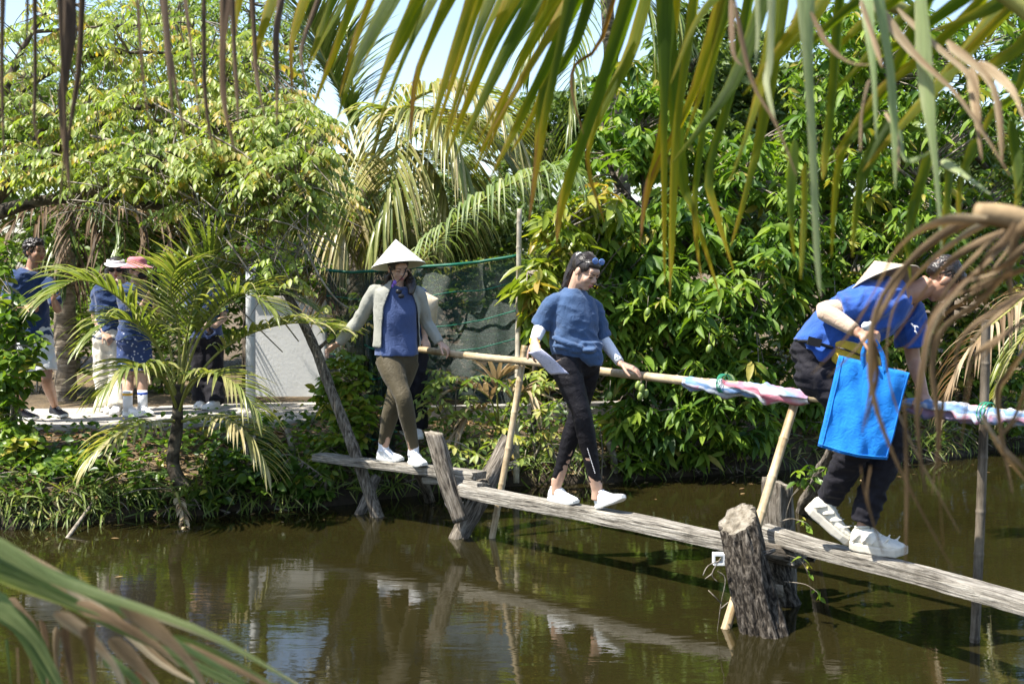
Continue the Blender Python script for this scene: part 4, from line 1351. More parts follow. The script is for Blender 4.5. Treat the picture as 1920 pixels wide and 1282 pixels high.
# trousers
mb = MB()
torso(mb, [(M3(1502, 692), 0.13, 0.12), (M3(1524, 680), 0.170, 0.160), (M3(1552, 664), 0.175, 0.15), (M3(1566, 652), 0.16, 0.13)], s3)
ellipsoid(mb, M3(1532, 700, -0.05), (s3, f3, UP), (0.14, 0.125, 0.13)); ellipsoid(mb, M3(1552, 706, 0.07), (s3, f3, UP), (0.12, 0.12, 0.12))
for h_, k_, a_ in ((hpN, kN, an_n + V((0.0, 0, 0.035))), (hpF, kF, an_far + V((0, 0, 0.03)))):
    limb(mb, [(h_, 0.122), (lerp(h_, k_, 0.5), 0.106), (k_, 0.088), (lerp(k_, a_, 0.4), 0.086), (lerp(k_, a_, 0.8), 0.076), (a_, 0.066)])
me = remesh(mb, 0.009, 3, "trousers"); displace(me, wrinkle(0.009, (8, 8, 20), 3.3, 0.003)); link("trousers", me, m_pants, w3)
shoe(w3, heel_n, dN, V((0.55, -0.1, 0.8)), 0.305, m_shoe_c, m_sole_c, 1.0, 1.08)
shoe(w3, heel_f, dF, UP, 0.305, m_shoe_c, m_sole_c, 1.0, 1.08)
# tee
mb = MB()
torso(mb, [(M3(1524, 672), 0.180, 0.138), (M3(1545, 652), 0.185, 0.158), (M3(1572, 628), 0.198, 0.168), (M3(1606, 602), 0.208, 0.168), (M3(1642, 578), 0.208, 0.158), (M3(1676, 560), 0.185, 0.125), (M3(1697, 551), 0.10, 0.085)], s3)
limb(mb, [(M3(1655, 568, -0.10), 0.095), (sN, 0.096), (lerp(sN, eN, 0.45), 0.090), (lerp(sN, eN, 0.72), 0.086)])
limb(mb, [(M3(1692, 575, 0.10), 0.095), (sF, 0.096), (lerp(sF, eF, 0.5), 0.090), (lerp(sF, eF, 0.72), 0.088)])
me = remesh(mb, 0.009, 3, "tee"); displace(me, wrinkle(0.011, (9, 9, 11), 6.1, 0.004, -0.7)); link("tee", me, m_tee3, w3)
mb = MB(); limb(mb, [(lerp(sN, eN, 0.6), 0.050), (eN, 0.047), (lerp(eN, wN, 0.35), 0.046), (lerp(eN, wN, 0.9), 0.034)]); mb.build("arm_sleeve", m_beige, w3)
# white letter marks on the chest
mb = MB()
nt_ = V((0.5, -0.8, -0.25)).normalized()
for (x0, y0, x1, y1) in ((1708, 606, 1712, 612), (1714, 610, 1716, 620), (1716, 611, 1722, 614), (1715, 620, 1719, 626)):
    tube(mb, [(M3(x0, y0, -0.165), 0.004), (M3((x0 + x1) / 2 + 1, (y0 + y1) / 2, -0.168), 0.004), (M3(x1, y1, -0.165), 0.004)], 6, 2)
mb.build("chest_print", m_white, w3)
# short hair
mb = MB()
ellipsoid(mb, L3(0, -0.022, 0.040), ax3, (0.080, 0.096, 0.082), 22, 14); ellipsoid(mb, L3(0, 0.03, 0.078), ax3, (0.064, 0.056, 0.036), 18, 12); ellipsoid(mb, L3(0, -0.065, 0.0), ax3, (0.06, 0.045, 0.05))
me = remesh(mb, 0.006, 1, "hair"); displace(me, lambda c, q: 0.006 * noise.noise(c * 85) + 0.004 * noise.noise(c * 180)); link("hair", me, m_hair, w3)
# conical hat slung on the back, waist bag, tote bag
hb_ = hat_cone(None, M3(1640, 489, 0.05), M3(1657, 530, 0.0), 0.195, m_hat2)
tag(hb_, "pale conical hat slung across the stooping walker's back", "hat", None)
wb = empty("waist_bag", M3(1585, 665, -0.2), "yellow waist bag with black strap on the stooping walker", "bag")
mb = MB()
loft(mb, [(M3(1557, 658, -0.16), V((0, 0, 0.050)), V((0.03, -0.05, 0))), (M3(1580, 664, -0.19), V((0, 0, 0.075)), V((0.04, -0.06, 0))), (M3(1610, 674, -0.18), V((0, 0, 0.075)), V((0.06, -0.05, 0))), (M3(1632, 682, -0.14), V((0, 0, 0.05)), V((0.05, -0.03, 0)))], 18, 2.6, 3)
mb.build("pouch", fabric("yellow_nylon", (0.52, 0.36, 0.03), 0.12, 0.6), wb)
mb = MB(); tube(mb, [(M3(1566, 650, -0.215), 0.005), (M3(1590, 657, -0.26), 0.005), (M3(1618, 668, -0.26), 0.005)], 6, 3); mb.build("zip", m_frame, wb)
mb = MB()
pts = [(M3(1560, 652, -0.20), 0.019), (M3(1530, 643, -0.20), 0.019), (M3(1505, 640, -0.10), 0.02), (M3(1497, 645, 0.05), 0.02)]
tube(mb, pts, 10, 5, flat=0.5); mb.build("strap", m_frame, wb)
mb = MB(); box(mb, M3(1527, 641, -0.225), (V((0.97, 0, -0.25)), V((0, 1, 0)), V((0.25, 0, 0.97))), (0.035, 0.008, 0.022)); mb.build("buckle", m_frame, wb, smooth=False)

m_tote = fabric("tote_blue", (0.006, 0.17, 0.56), 0.08, 0.8, 0.15)
tote = empty("tote_bag", M3(1600, 880, -0.4), "bright blue cloth tote bag hanging from the stooping walker's hand", "bag")
TL, TR, BR, BL = M3(1573, 667, -0.34), M3(1706, 700, -0.42), M3(1664, 862, -0.44), M3(1533, 836, -0.36)
back = V((0.035, 0.13, 0.0))
mb = MB(); vs = []; fs = []; N = 26
def tq(u, w, b):
    q = (TL * (1 - u) + TR * u) * (1 - w) + (BL * (1 - u) + BR * u) * w
    belly = math.sin(math.pi * u) * (0.3 + 0.7 * w)
    off = 0.035 * belly * (-1 if b == 0 else 1)
    wr_ = 0.016 * noise.noise(V((u * 5 + w * 2, w * 3 - u, 3 + b * 5))) + 0.022 * (0.3 - abs(noise.noise(V((u * 3.6 - w * 1.6, w * 1.1, 9 + b))))) 
    return q + back * b * (0.35 + 0.65 * min(1, w * 1.3)) + V((0.1, 1, 0)) * (off + wr_) + V((0, 0, -0.012 * math.sin(math.pi * u) * w))
for b in (0, 1):
    for i in range(N + 1):
        for j in range(N + 1): vs.append(tq(i / N, j / N, b))
S = (N + 1) * (N + 1); I = lambda b, i, j: b * S + i * (N + 1) + j
for i in range(N):
    for j in range(N):
        fs.append((I(0, i, j), I(0, i, j + 1), I(0, i + 1, j + 1), I(0, i + 1, j))); fs.append((I(1, i, j), I(1, i + 1, j), I(1, i + 1, j + 1), I(1, i, j + 1)))
for j in range(N):
    fs.append((I(0, 0, j), I(1, 0, j), I(1, 0, j + 1), I(0, 0, j + 1))); fs.append((I(0, N, j), I(0, N, j + 1), I(1, N, j + 1), I(1, N, j)))
for i in range(N):
    fs.append((I(0, i, N), I(1, i, N), I(1, i + 1, N), I(0, i + 1, N)))
mb.add(vs, fs); bag = mb.build("bag_body", m_tote, tote)
sd = bag.modifiers.new("thickness", 'SOLIDIFY'); sd.thickness = 0.003
for a0, a1, w_ in (((0.06, 0.0), (0.06, 1.0), 0), ((0.0, 0.97), (1.0, 0.97), 0), ((0.98, 0.0), (0.98, 1.0), 0)):
    mb = MB(); tube(mb, [(tq(a0[0] + (a1[0] - a0[0]) * t, a0[1] + (a1[1] - a0[1]) * t, 0) + V((0, -0.002, 0)), 0.0035) for t in np.linspace(0, 1, 14)], 6, 1); mb.build("seam", m_tote, bag)
for b in (0, 1):
    mb = MB(); o_ = back * (b * 0.4)
    A, B = tq(0.36, 0.04, b), tq(0.66, 0.04, b); top_ = M3(1634, 634, -0.40) + o_ * 0.2
    P_ = [A, lerp(A, top_, 0.5) + V((-0.02, 0, 0)), top_, lerp(B, top_, 0.5) + V((0.02, 0, 0)), B]
    C = catmull([tuple(p) for p in P_], 8); vs = []; fs = []
    for i, c in enumerate(C):
        for dx, dy in ((-0.013, 0), (-0.013, 0.003), (0.013, 0.003), (0.013, 0)): vs.append(V(c) + V((dx, dy - 0.004, 0)))
    for i in range(len(C) - 1):
        for k in range(4):
            k2 = (k + 1) % 4; fs.append((i * 4 + k, i * 4 + k2, (i + 1) * 4 + k2, (i + 1) * 4 + k))
    mb.add(vs, fs); mb.build("handle", m_tote, tote)
# crumpled tissue in the hand
mb = MB(); ellipsoid(mb, M3(1627, 611, -0.41), (V((1, 0, 0)), V((0, 1, 0)), UP), (0.035, 0.02, 0.022), 14, 9)
me = mb.mesh("tissue"); displace(me, lambda c, q: 0.012 * noise.noise(c * 60)); tag(link("tissue", me, m_white), "crumpled white tissue in the stooping walker's fist", "tissue")

# ------------------------------------------------------------------ people on the path
def bystander(label, Y, foot_a, foot_b, headp, hs, facing, up, torso_px, sw, arms, legs, top_mat, bottom, bot_mat, skin, shoe_mat, sleeve=0.5, group="people standing on the path", extra=None, vox=0.008):
    Jb = lambda x, y, d=0.0: at(x, y, Y + d)
    f = facing.normalized(); s_ = V((-f.y, f.x, 0)).normalized()
    base = (foot_a + foot_b) / 2
    e = empty("person", base, label, "person", group)
    mb = MB()
    rings = [(Jb(x, y), w, d) for x, y, w, d in torso_px]
    torso(mb, rings, s_)
    nb = Jb(torso_px[0][0], torso_px[0][1])
    hc = Jb(*headp)
    limb(mb, [(nb + V((0, 0, -0.04)), 0.058), (lerp(nb, hc, 0.5), 0.048), (hc, 0.046)])
    Lh, axh = head(mb, hc, f + V((0, 0, facing.z)), up, hs)
    for (a, b, c, hd) in arms:
        A, B, C = Jb(*a), Jb(*b), Jb(*c)
        limb(mb, arm_pts(A, B, C)); hand(mb, C, Jb(*hd) - C, V((0, -0.5, 0.8)), 0.95, (0.6, 0.7, 0.5))
    LG = []
    for (h, k), ft in zip(legs, (foot_a, foot_b)):
        H, Kn = Jb(*h), Jb(*k); an = ft + V((0, 0, 0.09)); LG.append((H, Kn, an))
        limb(mb, leg_pts(H, Kn, an))
    link("body", remesh(mb, vox, 2, "body"), skin, e)
    mb = MB()
    torso(mb, [(c, w + 0.028, d + 0.028) for c, w, d in rings[:-1]], s_)
    for (a, b, c, hd) in arms:
        A, B = Jb(*a), Jb(*b); limb(mb, [(lerp(A, nb, 0.25), 0.07), (A, 0.072), (lerp(A, B, sleeve), 0.066), (lerp(A, B, sleeve + 0.3), 0.062)])
    me = remesh(mb, 0.011, 2, "tee"); displace(me, wrinkle(0.008, (9, 9, 14), Y)); link("tee", me, top_mat, e)
    mb = MB()
    torso(mb, [(rings[-3][0], rings[-3][1] + 0.015, rings[-3][2] + 0.015)] + [(c, w + 0.022, d + 0.025) for c, w, d in rings[-2:]], s_)
    for H, Kn, an in LG:
        if bottom == "shorts": limb(mb, [(H, 0.115), (lerp(H, Kn, 0.5), 0.108), (lerp(H, Kn, 0.72), 0.106)])
        else: limb(mb, [(H, 0.115), (lerp(H, Kn, 0.5), 0.105), (Kn, 0.095), (lerp(Kn, an, 0.5), 0.095), (an + V((0, 0, -0.03)), 0.10)])
    me = remesh(mb, 0.012, 2, bottom); displace(me, wrinkle(0.009, (9, 9, 9), Y + 1)); link(bottom, me, bot_mat, e)
    for ft, sgn in ((foot_a, 1), (foot_b, -1)):
        shoe(e, ft - f * 0.06, f + s_ * 0.15 * sgn, UP, 0.26, shoe_mat)
    if Y < 12.9: face(Lh, axh, hs, e)
    return e, Lh, axh, Jb


def cap_of_hair(e, L, ax, s=1.0, long_=None, rough=0.004):
    mb = MB(); ellipsoid(mb, L(0, -0.022, 0.040), ax, (0.082 * s, 0.096 * s, 0.084 * s), 20, 14); ellipsoid(mb, L(0, -0.06, 0.0), ax, (0.066 * s, 0.05 * s, 0.06 * s)); ellipsoid(mb, L(0, 0.03, 0.076), ax, (0.062 * s, 0.055 * s, 0.036 * s))
    for P in (long_ or []): limb(mb, P)
    me = remesh(mb, 0.008, 1, "hair"); displace(me, lambda c, q: rough * noise.noise(c * 55)); link("hair", me, m_hair, e)


ZP = 0.545
e, Lh, axh, Jb = bystander("bystander in navy tee and white shorts standing by the leafy bush", 11.75, onz(38, 786, ZP), onz(104, 780, ZP), (66, 472), 1.03, V((0.85, -0.5, 0.0)), UP,
    [(58, 506, 0.07, 0.06), (54, 518, 0.17, 0.09), (54, 560, 0.16, 0.11), (60, 605, 0.14, 0.10), (66, 640, 0.155, 0.11), (68, 660, 0.13, 0.09)], 0.2,
    [((20, 532, 0.02), (10, 585, -0.05), (50, 575, -0.22), (75, 570, -0.3)), ((92, 535, -0.02), (108, 580, -0.1), (100, 560, -0.3), (100, 545, -0.33))],
    [((52, 655, 0.0), (44, 715, -0.05)), ((80, 655, 0.0), (87, 712, -0.06))], m_navy, "shorts", m_white, m_skin2, m_blackshoe)
cap_of_hair(e, Lh, axh, 1.04, rough=0.02)

e, Lh, axh, Jb = bystander("bystander in white sun visor, dark glasses and wide cream trousers", 12.55, onz(200, 771, ZP), onz(222, 774, ZP), (217, 505), 1.0, V((0.25, -0.95, -0.05)), UP,
    [(213, 531, 0.065, 0.055), (211, 540, 0.15, 0.08), (210, 575, 0.13, 0.10), (208, 605, 0.115, 0.09), (206, 635, 0.15, 0.11), (206, 655, 0.12, 0.09)], 0.16,
    [((184, 552, 0.0), (178, 595, 0.0), (195, 625, -0.12), (205, 635, -0.15)), ((238, 552, 0.03), (244, 590, 0.05), (232, 540, -0.1), (228, 530, -0.12))],
    [((196, 650, 0.0), (194, 712, -0.03)), ((218, 650, 0.0), (219, 712, -0.03))], m_navy, "trousers", m_cream, m_skin, m_shoe)
cap_of_hair(e, Lh, axh, 1.02, [[(Lh(-0.06, -0.03, 0), 0.045), (Lh(-0.075, -0.02, -0.09), 0.04), (Lh(-0.07, 0.0, -0.16), 0.028)], [(Lh(0.06, -0.03, 0), 0.045), (Lh(0.075, -0.02, -0.09), 0.04), (Lh(0.07, 0.0, -0.16), 0.028)]])
mb = MB(); loft(mb, [(Lh(0, -0.01, 0.055), axh[0] * 0.088, axh[1] * 0.102), (Lh(0, -0.01, 0.092), axh[0] * 0.084, axh[1] * 0.097)], 24, 2.0); vb_ = mb.build("visor_band", m_white, e)
mb = MB(); vs = []; fs = []
for k in range(17):
    th = math.pi * (k / 16); 
    for q in range(4): vs.append(Lh((0.088 + 0.006 * q) * math.cos(th), 0.095 * math.sin(th) * (1 + 0.26 * q), 0.058 - 0.007 * q * math.sin(th)))
for k in range(16):
    for q in range(3): a = k * 4 + q; fs.append((a, a + 4, a + 5, a + 1))
mb.add(vs, fs); o = mb.build("visor_brim", m_white, e); o.modifiers.new("t", 'SOLIDIFY').thickness = 0.004
mb = MB()
for sx in (-1, 1): ellipsoid(mb, Lh(sx * 0.034, 0.088, 0.002), axh, (0.031, 0.008, 0.022))
tube(mb, [(Lh(-0.012, 0.094, 0.006), 0.003), (Lh(0.012, 0.094, 0.006), 0.003)], 5, 1); mb.build("sunglasses", m_frame, e)

m_pat, n, l, p = nodes_of("patterned_navy")
v = coords(n, l); vo = n.new("ShaderNodeTexVoronoi"); vo.inputs["Scale"].default_value = 26; l.new(v, vo.inputs[0])
r = ramp(n, [(0.18, (0.55, 0.58, 0.66)), (0.30, (0.03, 0.055, 0.16))]); l.new(vo.outputs["Distance"], r.inputs[0]); l.new(r.outputs[0], p.inputs["Base Color"]); p.inputs["Roughness"].default_value = 0.85
e, Lh, axh, Jb = bystander("bystander in pink bucket hat raising a phone, patterned navy shorts", 12.3, onz(240, 780, ZP), onz(268, 778, ZP), (258, 508), 1.0, V((0.75, -0.62, 0.0)), UP,
    [(254, 532, 0.065, 0.055), (252, 542, 0.15, 0.08), (252, 578, 0.13, 0.10), (251, 610, 0.125, 0.09), (251, 638, 0.15, 0.11), (251, 655, 0.12, 0.09)], 0.16,
    [((234, 556, -0.08), (262, 585, -0.2), (282, 548, -0.3), (290, 528, -0.36)), ((272, 556, 0.08), (292, 585, 0.0), (296, 550, -0.2), (298, 530, -0.3))],
    [((242, 650, 0.0), (240, 712, -0.04)), ((262, 650, 0.0), (266, 712, -0.04))], m_navy, "shorts", m_pat, m_skin, m_shoe)
cap_of_hair(e, Lh, axh, 1.0)
mb = MB(); loft(mb, [(Lh(0, -0.01, 0.030), axh[0] * 0.155, axh[1] * 0.165), (Lh(0, -0.01, 0.050), axh[0] * 0.115, axh[1] * 0.130), (Lh(0, -0.012, 0.066), axh[0] * 0.092, axh[1] * 0.105), (Lh(0, -0.014, 0.115), axh[0] * 0.082, axh[1] * 0.094), (Lh(0, -0.015, 0.135), axh[0] * 0.06, axh[1] * 0.07)], 26, 2.0, 3)
me = mb.mesh("bucket_hat"); displace(me, lambda c, q: 0.006 * noise.noise(c * 30)); link("bucket_hat", me, m_pink, e)
mb = MB(); ellipsoid(mb, Lh(0, 0.078, -0.045), axh, (0.052, 0.03, 0.035)); mb.build("face_mask", m_frame, e)
for fx, c_ in ((onz(240, 780, ZP), (0.8, 0.45, 0.05)), (onz(268, 778, ZP), (0.05, 0.12, 0.6))):
    mb = MB(); tube(mb, [(fx + V((0, 0, 0.05)), 0.045), (fx + V((0, 0, 0.24)), 0.046)], 14, 3); so = mb.build("sock", m_white, e)
    mb = MB(); tube(mb, [(fx + V((0, 0, 0.20)), 0.0475), (fx + V((0, 0, 0.222)), 0.0475)], 14, 2); mb.build("sock_stripe", plain("stripe_%d" % int(c_[0] * 10), c_, 0.8), so)
mb = MB(); box(mb, Jb(292, 525, -0.40), (V((0.75, -0.62, 0)), V((0.62, 0.75, 0)), UP), (0.006, 0.036, 0.075)); ph = mb.build("phone", m_frame, None, smooth=False)
tag(ph, "dark phone held up by the person in the pink hat", "phone")

e, Lh, axh, Jb = bystander("bystander in pale cap and blue tee hidden behind the young coconut palm", 12.9, onz(398, 764, ZP), onz(425, 766, ZP), (405, 500), 1.0, V((-0.2, -0.95, 0.0)), UP,
    [(407, 528, 0.065, 0.055), (407, 538, 0.15, 0.08), (407, 575, 0.14, 0.10), (407, 605, 0.125, 0.09), (408, 635, 0.15, 0.11), (408, 655, 0.12, 0.09)], 0.16,
    [((382, 552, 0.0), (374, 595, -0.05), (392, 615, -0.2), (405, 610, -0.25)), ((432, 552, 0.0), (440, 595, -0.05), (424, 612, -0.2), (410, 606, -0.25))],
    [((398, 650, 0.0), (398, 712, -0.03)), ((419, 650, 0.0), (421, 712, -0.03))], m_tee1, "trousers", m_pants, m_skin, m_shoe)
cap_of_hair(e, Lh, axh, 1.0)
mb = MB(); ellipsoid(mb, Lh(0, -0.01, 0.065), axh, (0.092, 0.108, 0.075), 22, 12); m_capw = fabric("pale_cap", (0.62, 0.66, 0.72), 0.2); o = mb.build("cap", m_capw, e)
mb = MB(); ellipsoid(mb, Lh(0, 0.115, 0.05), axh, (0.07, 0.065, 0.008), 20, 8); mb.build("cap_peak", m_capw, o)
e.location.x -= 0.11

# follower half hidden behind the walker in the hat
e, Lh, axh, Jb = bystander("follower in blue tee mostly hidden behind the walker in the conical hat", 11.15, onz(772, 812, 0.50), onz(798, 814, 0.50), (770, 512), 1.0, V((0.3, -0.9, -0.15)), UP,
    [(772, 538, 0.065, 0.055), (773, 549, 0.15, 0.08), (774, 582, 0.14, 0.10), (776, 615, 0.125, 0.09), (782, 648, 0.15, 0.11), (782, 668, 0.12, 0.09)], 0.16,
    [((752, 556, 0.0), (746, 600, 0.0), (752, 640, -0.1), (756, 652, -0.12)), ((806, 556, 0.0), (812, 600, 0.02), (812, 635, -0.15), (815, 648, -0.2))],
    [((772, 662, 0.0), (770, 735, -0.03)), ((794, 662, 0.0), (796, 735, -0.03))], m_tee1, "trousers", m_pants, m_skin, m_shoe, group="people crossing the footbridge")
cap_of_hair(e, Lh, axh, 1.0)
e.location.x -= 0.07
ho = hat_cone(None, Jb(822, 560, -0.16), Jb(795, 575, -0.10), 0.18, m_hat2)
tag(ho, "pale conical hat carried by the half hidden follower", "hat")

# ================================================================== vegetation
G_DARK, G_MID, G_LITE, G_YEL = (0.018, 0.042, 0.010), (0.055, 0.115, 0.018), (0.135, 0.215, 0.030), (0.30, 0.29, 0.055)
m_mango = leaf_mat("mango_leaf", [(0.0, (0.025, 0.065, 0.014)), (0.35, (0.075, 0.155, 0.022)), (0.65, (0.16, 0.265, 0.030)), (0.95, (0.26, 0.35, 0.045)), (1.0, (0.42, 0.29, 0.09))], 0.42, 0.5, spec=0.3)
m_young = leaf_mat("young_mango_leaf", [(0.0, (0.13, 0.21, 0.025)), (0.5, (0.24, 0.29, 0.035)), (0.85, (0.40, 0.36, 0.07)), (1.0, (0.42, 0.25, 0.09))], 0.42, 0.38)
m_star = leaf_mat("carambola_leaf", [(0.0, (0.08, 0.14, 0.025)), (0.4, (0.18, 0.26, 0.05)), (0.75, (0.30, 0.37, 0.09)), (0.93, (0.42, 0.41, 0.12)), (1.0, (0.48, 0.30, 0.08))], 0.45, 0.45)
m_fine = leaf_mat("fine_leaf", [(0.0, (0.06, 0.11, 0.022)), (0.5, (0.15, 0.23, 0.045)), (1.0, (0.27, 0.33, 0.09))], 0.45, 0.5)
m_shrub = leaf_mat("shrub_leaf", [(0.0, (0.04, 0.09, 0.014)), (0.45, (0.12, 0.21, 0.025)), (0.8, (0.24, 0.33, 0.04)), (1.0, (0.40, 0.33, 0.06))], 0.4, 0.38)
m_far = leaf_mat("far_leaf", [(0.0, (0.045, 0.085, 0.025)), (0.6, (0.11, 0.17, 0.045)), (1.0, (0.20, 0.26, 0.08))], 0.42, 0.5)
m_palm = leaf_mat("palm_leaflet", [(0.0, (0.030, 0.060, 0.012)), (0.35, (0.11, 0.17, 0.035)), (0.6, (0.23, 0.27, 0.08)), (0.8, (0.38, 0.36, 0.15)), (1.0, (0.50, 0.42, 0.24))], 0.36, 0.33)
m_front = leaf_mat("near_leaflet", [(0.0, (0.022, 0.050, 0.006)), (0.3, (0.062, 0.105, 0.007)), (0.52, (0.16, 0.18, 0.008)), (0.72, (0.32, 0.25, 0.015)), (0.9, (0.24, 0.12, 0.04)), (1.0, (0.13, 0.07, 0.035))], 0.68, 0.5, (2.0, 1.9, 0.22), 0.22, 4.0)
m_dry = leaf_mat("dry_leaflet", [(0.0, (0.055, 0.035, 0.022)), (0.4, (0.15, 0.098, 0.055)), (0.75, (0.30, 0.21, 0.125)), (1.0, (0.48, 0.39, 0.27))], 0.22, 0.6, (1.1, 0.95, 0.7), 0.25, 3.0)
m_palegreen = leaf_mat("pale_green_leaflet", [(0.0, (0.13, 0.20, 0.07)), (0.5, (0.26, 0.34, 0.14)), (1.0, (0.44, 0.46, 0.26))], 0.35, 0.4, (1.1, 1.2, 0.6), 0.4, 3.5)
m_low = leaf_mat("low_frond_leaflet", [(0.0, (0.025, 0.055, 0.022)), (0.4, (0.09, 0.14, 0.045)), (0.8, (0.26, 0.30, 0.12)), (1.0, (0.45, 0.42, 0.24))], 0.3, 0.4, (1.1, 1.2, 0.5), 0.4, 5.0)  # darker green tissue of the lower frond
m_grass = leaf_mat("grass_blade", [(0.0, (0.06, 0.10, 0.02)), (0.6, (0.17, 0.23, 0.04)), (1.0, (0.42, 0.37, 0.16))], 0.35, 0.5)
m_twig = wood_mat("twig_bark", (0.07, 0.055, 0.04), (0.20, 0.17, 0.13), (0.38, 0.34, 0.28), (6, 6, 6), 0.5)
m_limb = wood_mat("limb_bark", (0.022, 0.018, 0.013), (0.075, 0.06, 0.045), (0.17, 0.145, 0.11), (5, 5, 5), 0.9)
m_palmtrunk = wood_mat("palm_bark", (0.06, 0.048, 0.035), (0.20, 0.165, 0.12), (0.36, 0.31, 0.24), (2, 2, 12), 0.9)
m_rachis = plain("frond_stalk", (0.24, 0.24, 0.06), 0.5, 0.3, 12, 0.1)
m_rachis_dry = plain("dry_stalk", (0.30, 0.21, 0.11), 0.7, 0.3, 12, 0.2)
m_litter = leaf_mat("leaf_litter", [(0.0, (0.06, 0.038, 0.02)), (0.4, (0.17, 0.105, 0.05)), (0.75, (0.36, 0.24, 0.12)), (1.0, (0.52, 0.40, 0.24))], 0.12, 0.7, (1.1, 0.9, 0.6), 0.2)


def leaf_t(n=4, wr=0.3, droop=0.6, fold=0.35, peak=0.42):
    """unit leaf along +y: vertices, faces"""
    vs = []; fs = []; y = z = 0.0
    for i in range(n + 1):
        t = i / n
        w = wr * 0.5 * (math.sin(math.pi * min(1, t ** (math.log(0.5) / math.log(peak)))) ** 0.8 if 0 < t < 1 else 0.02)
        vs += [(-w, y, z + fold * w), (0, y, z), (w, y, z + fold * w)]
        a = droop * (t + 0.5 / n)
        y += math.cos(a) / n; z -= math.sin(a) / n
    for i in range(n):
        b = i * 3
        fs += [(b, b + 1, b + 4, b + 3), (b + 1, b + 2, b + 5, b + 4)]
    return np.array(vs), np.array(fs)


T_MANGO = [leaf_t(4, 0.27, d, f) for d, f in ((0.5, 0.4), (0.9, 0.3), (0.2, 0.5))]
T_ROUND = [leaf_t(4, 0.55, d, f, 0.48) for d, f in ((0.5, 0.3), (0.2, 0.45))]
T_OVAL = [leaf_t(3, 0.42, d, f, 0.45) for d, f in ((0.5, 0.3), (0.15, 0.4))]
T_SMALL = [leaf_t(2, 0.45, 0.3, 0.3)]
T_BLADE = [leaf_t(6, 0.05, d, 0.4, 0.35) for d in (0.6, 1.3, 1.9)]


def nrm(a): return a / np.maximum(np.linalg.norm(a, axis=1, keepdims=True), 1e-9)


def orient(d, up=(0, 0, 1), roll=0.5):
    """rotation matrices whose y column is d"""
    d = nrm(d); N = len(d)
    u = np.tile(np.array(up, float), (N, 1)) + RNG.normal(0, roll, (N, 3))
    x = nrm(np.cross(d, u)); z = np.cross(x, d)
    return np.stack([x, d, z], axis=2)


def leaves_mesh(name, T, pos, d, size, tint, roll=0.5, up=(0, 0, 1)):
    pos = np.asarray(pos, float); N = len(pos)
    M = orient(np.asarray(d, float), up, roll)
    size = np.broadcast_to(np.asarray(size, float), (N,)); tint = np.clip(np.broadcast_to(np.asarray(tint, float), (N,)), 0.01, 0.99)
    return build_leaves(name, T, pos, M, size, tint)


def build_leaves(name, T, pos, M, size, tint):
    VV = []; FF = []; TT = []; base = 0
    which = np.arange(len(pos)) % len(T)
    for k, (tv, tf) in enumerate(T):
        idx = np.where(which == k)[0]
        if not len(idx): continue
        v = np.einsum('nij,vj->nvi', M[idx], tv) * size[idx][:, None, None] + pos[idx][:, None, :]
        nv = len(tv)
        f = tf[None] + (np.arange(len(idx)) * nv)[:, None, None] + base
        VV.append(v.reshape(-1, 3)); FF.append(f.reshape(-1, 4)); TT.append(np.repeat(tint[idx], nv)); base += len(idx) * nv
    Vv = np.concatenate(VV); Ff = np.concatenate(FF); Tt = np.concatenate(TT)
    return raw_mesh(name, Vv, Ff, Tt)


def raw_mesh(name, Vv, Ff, Tt):
    me = bpy.data.meshes.new(name)
    nf = len(Ff)
    me.vertices.add(len(Vv)); me.vertices.foreach_set("co", Vv.astype(np.float32).ravel())
    me.loops.add(nf * 4); me.loops.foreach_set("vertex_index", Ff.astype(np.int32).ravel())
    me.polygons.add(nf); me.polygons.foreach_set("loop_start", np.arange(0, nf * 4, 4, dtype=np.int32))
    me.polygons.foreach_set("use_smooth", np.ones(nf, dtype=bool))
    a = me.attributes.new("tint", 'FLOAT', 'POINT'); a.data.foreach_set("value", Tt.astype(np.float32))
    me.update(calc_edges=True); me.validate()
    return me


_leafvar = {}


def leaf_objects(parent, T, pos, M, size, tint, mat, name="leaf"):
    """single leaves as parts, sharing a few meshes"""
    key = (id(T), mat.name)
    if key not in _leafvar:
        out = []
        for k in range(6):
            tv, tf = T[k % len(T)]
            me = raw_mesh(name, tv.astype(float), tf, np.full(len(tv), 0.08 + 0.17 * k)); me.materials.append(mat); out.append(me)
        _leafvar[key] = out
    var = _leafvar[key]
    inv = ABS(parent).inverted()
    for p_, m_, s_, t_ in zip(pos, M, size, tint):
        o = bpy.data.objects.new(name, var[int(np.clip(round((t_ - 0.08) / 0.17), 0, 5))]); COL.objects.link(o)
        o.parent = parent; o.matrix_parent_inverse = inv
        W_ = Matrix(((m_[0][0] * s_, m_[0][1] * s_, m_[0][2] * s_, p_[0]), (m_[1][0] * s_, m_[1][1] * s_, m_[1][2] * s_, p_[1]), (m_[2][0] * s_, m_[2][1] * s_, m_[2][2] * s_, p_[2]), (0, 0, 0, 1)))
        o.matrix_basis = W_


def clump_points(specs):
    """specs: (px, py, rx, ry, Y, dY, count) picture-sized volumes -> points, shell-biased"""
    out = []
    for px, py, rx, ry, Y, dY, cnt in specs:
        q = RNG.normal(0, 1, (cnt, 3)); q = nrm(q) * (RNG.uniform(0.25, 1, (cnt, 1)) ** 0.5)
        for a in q: out.append(at(px + a[0] * rx, py + a[1] * ry, Y + a[2] * dY))
    return np.array([tuple(p) for p in out])


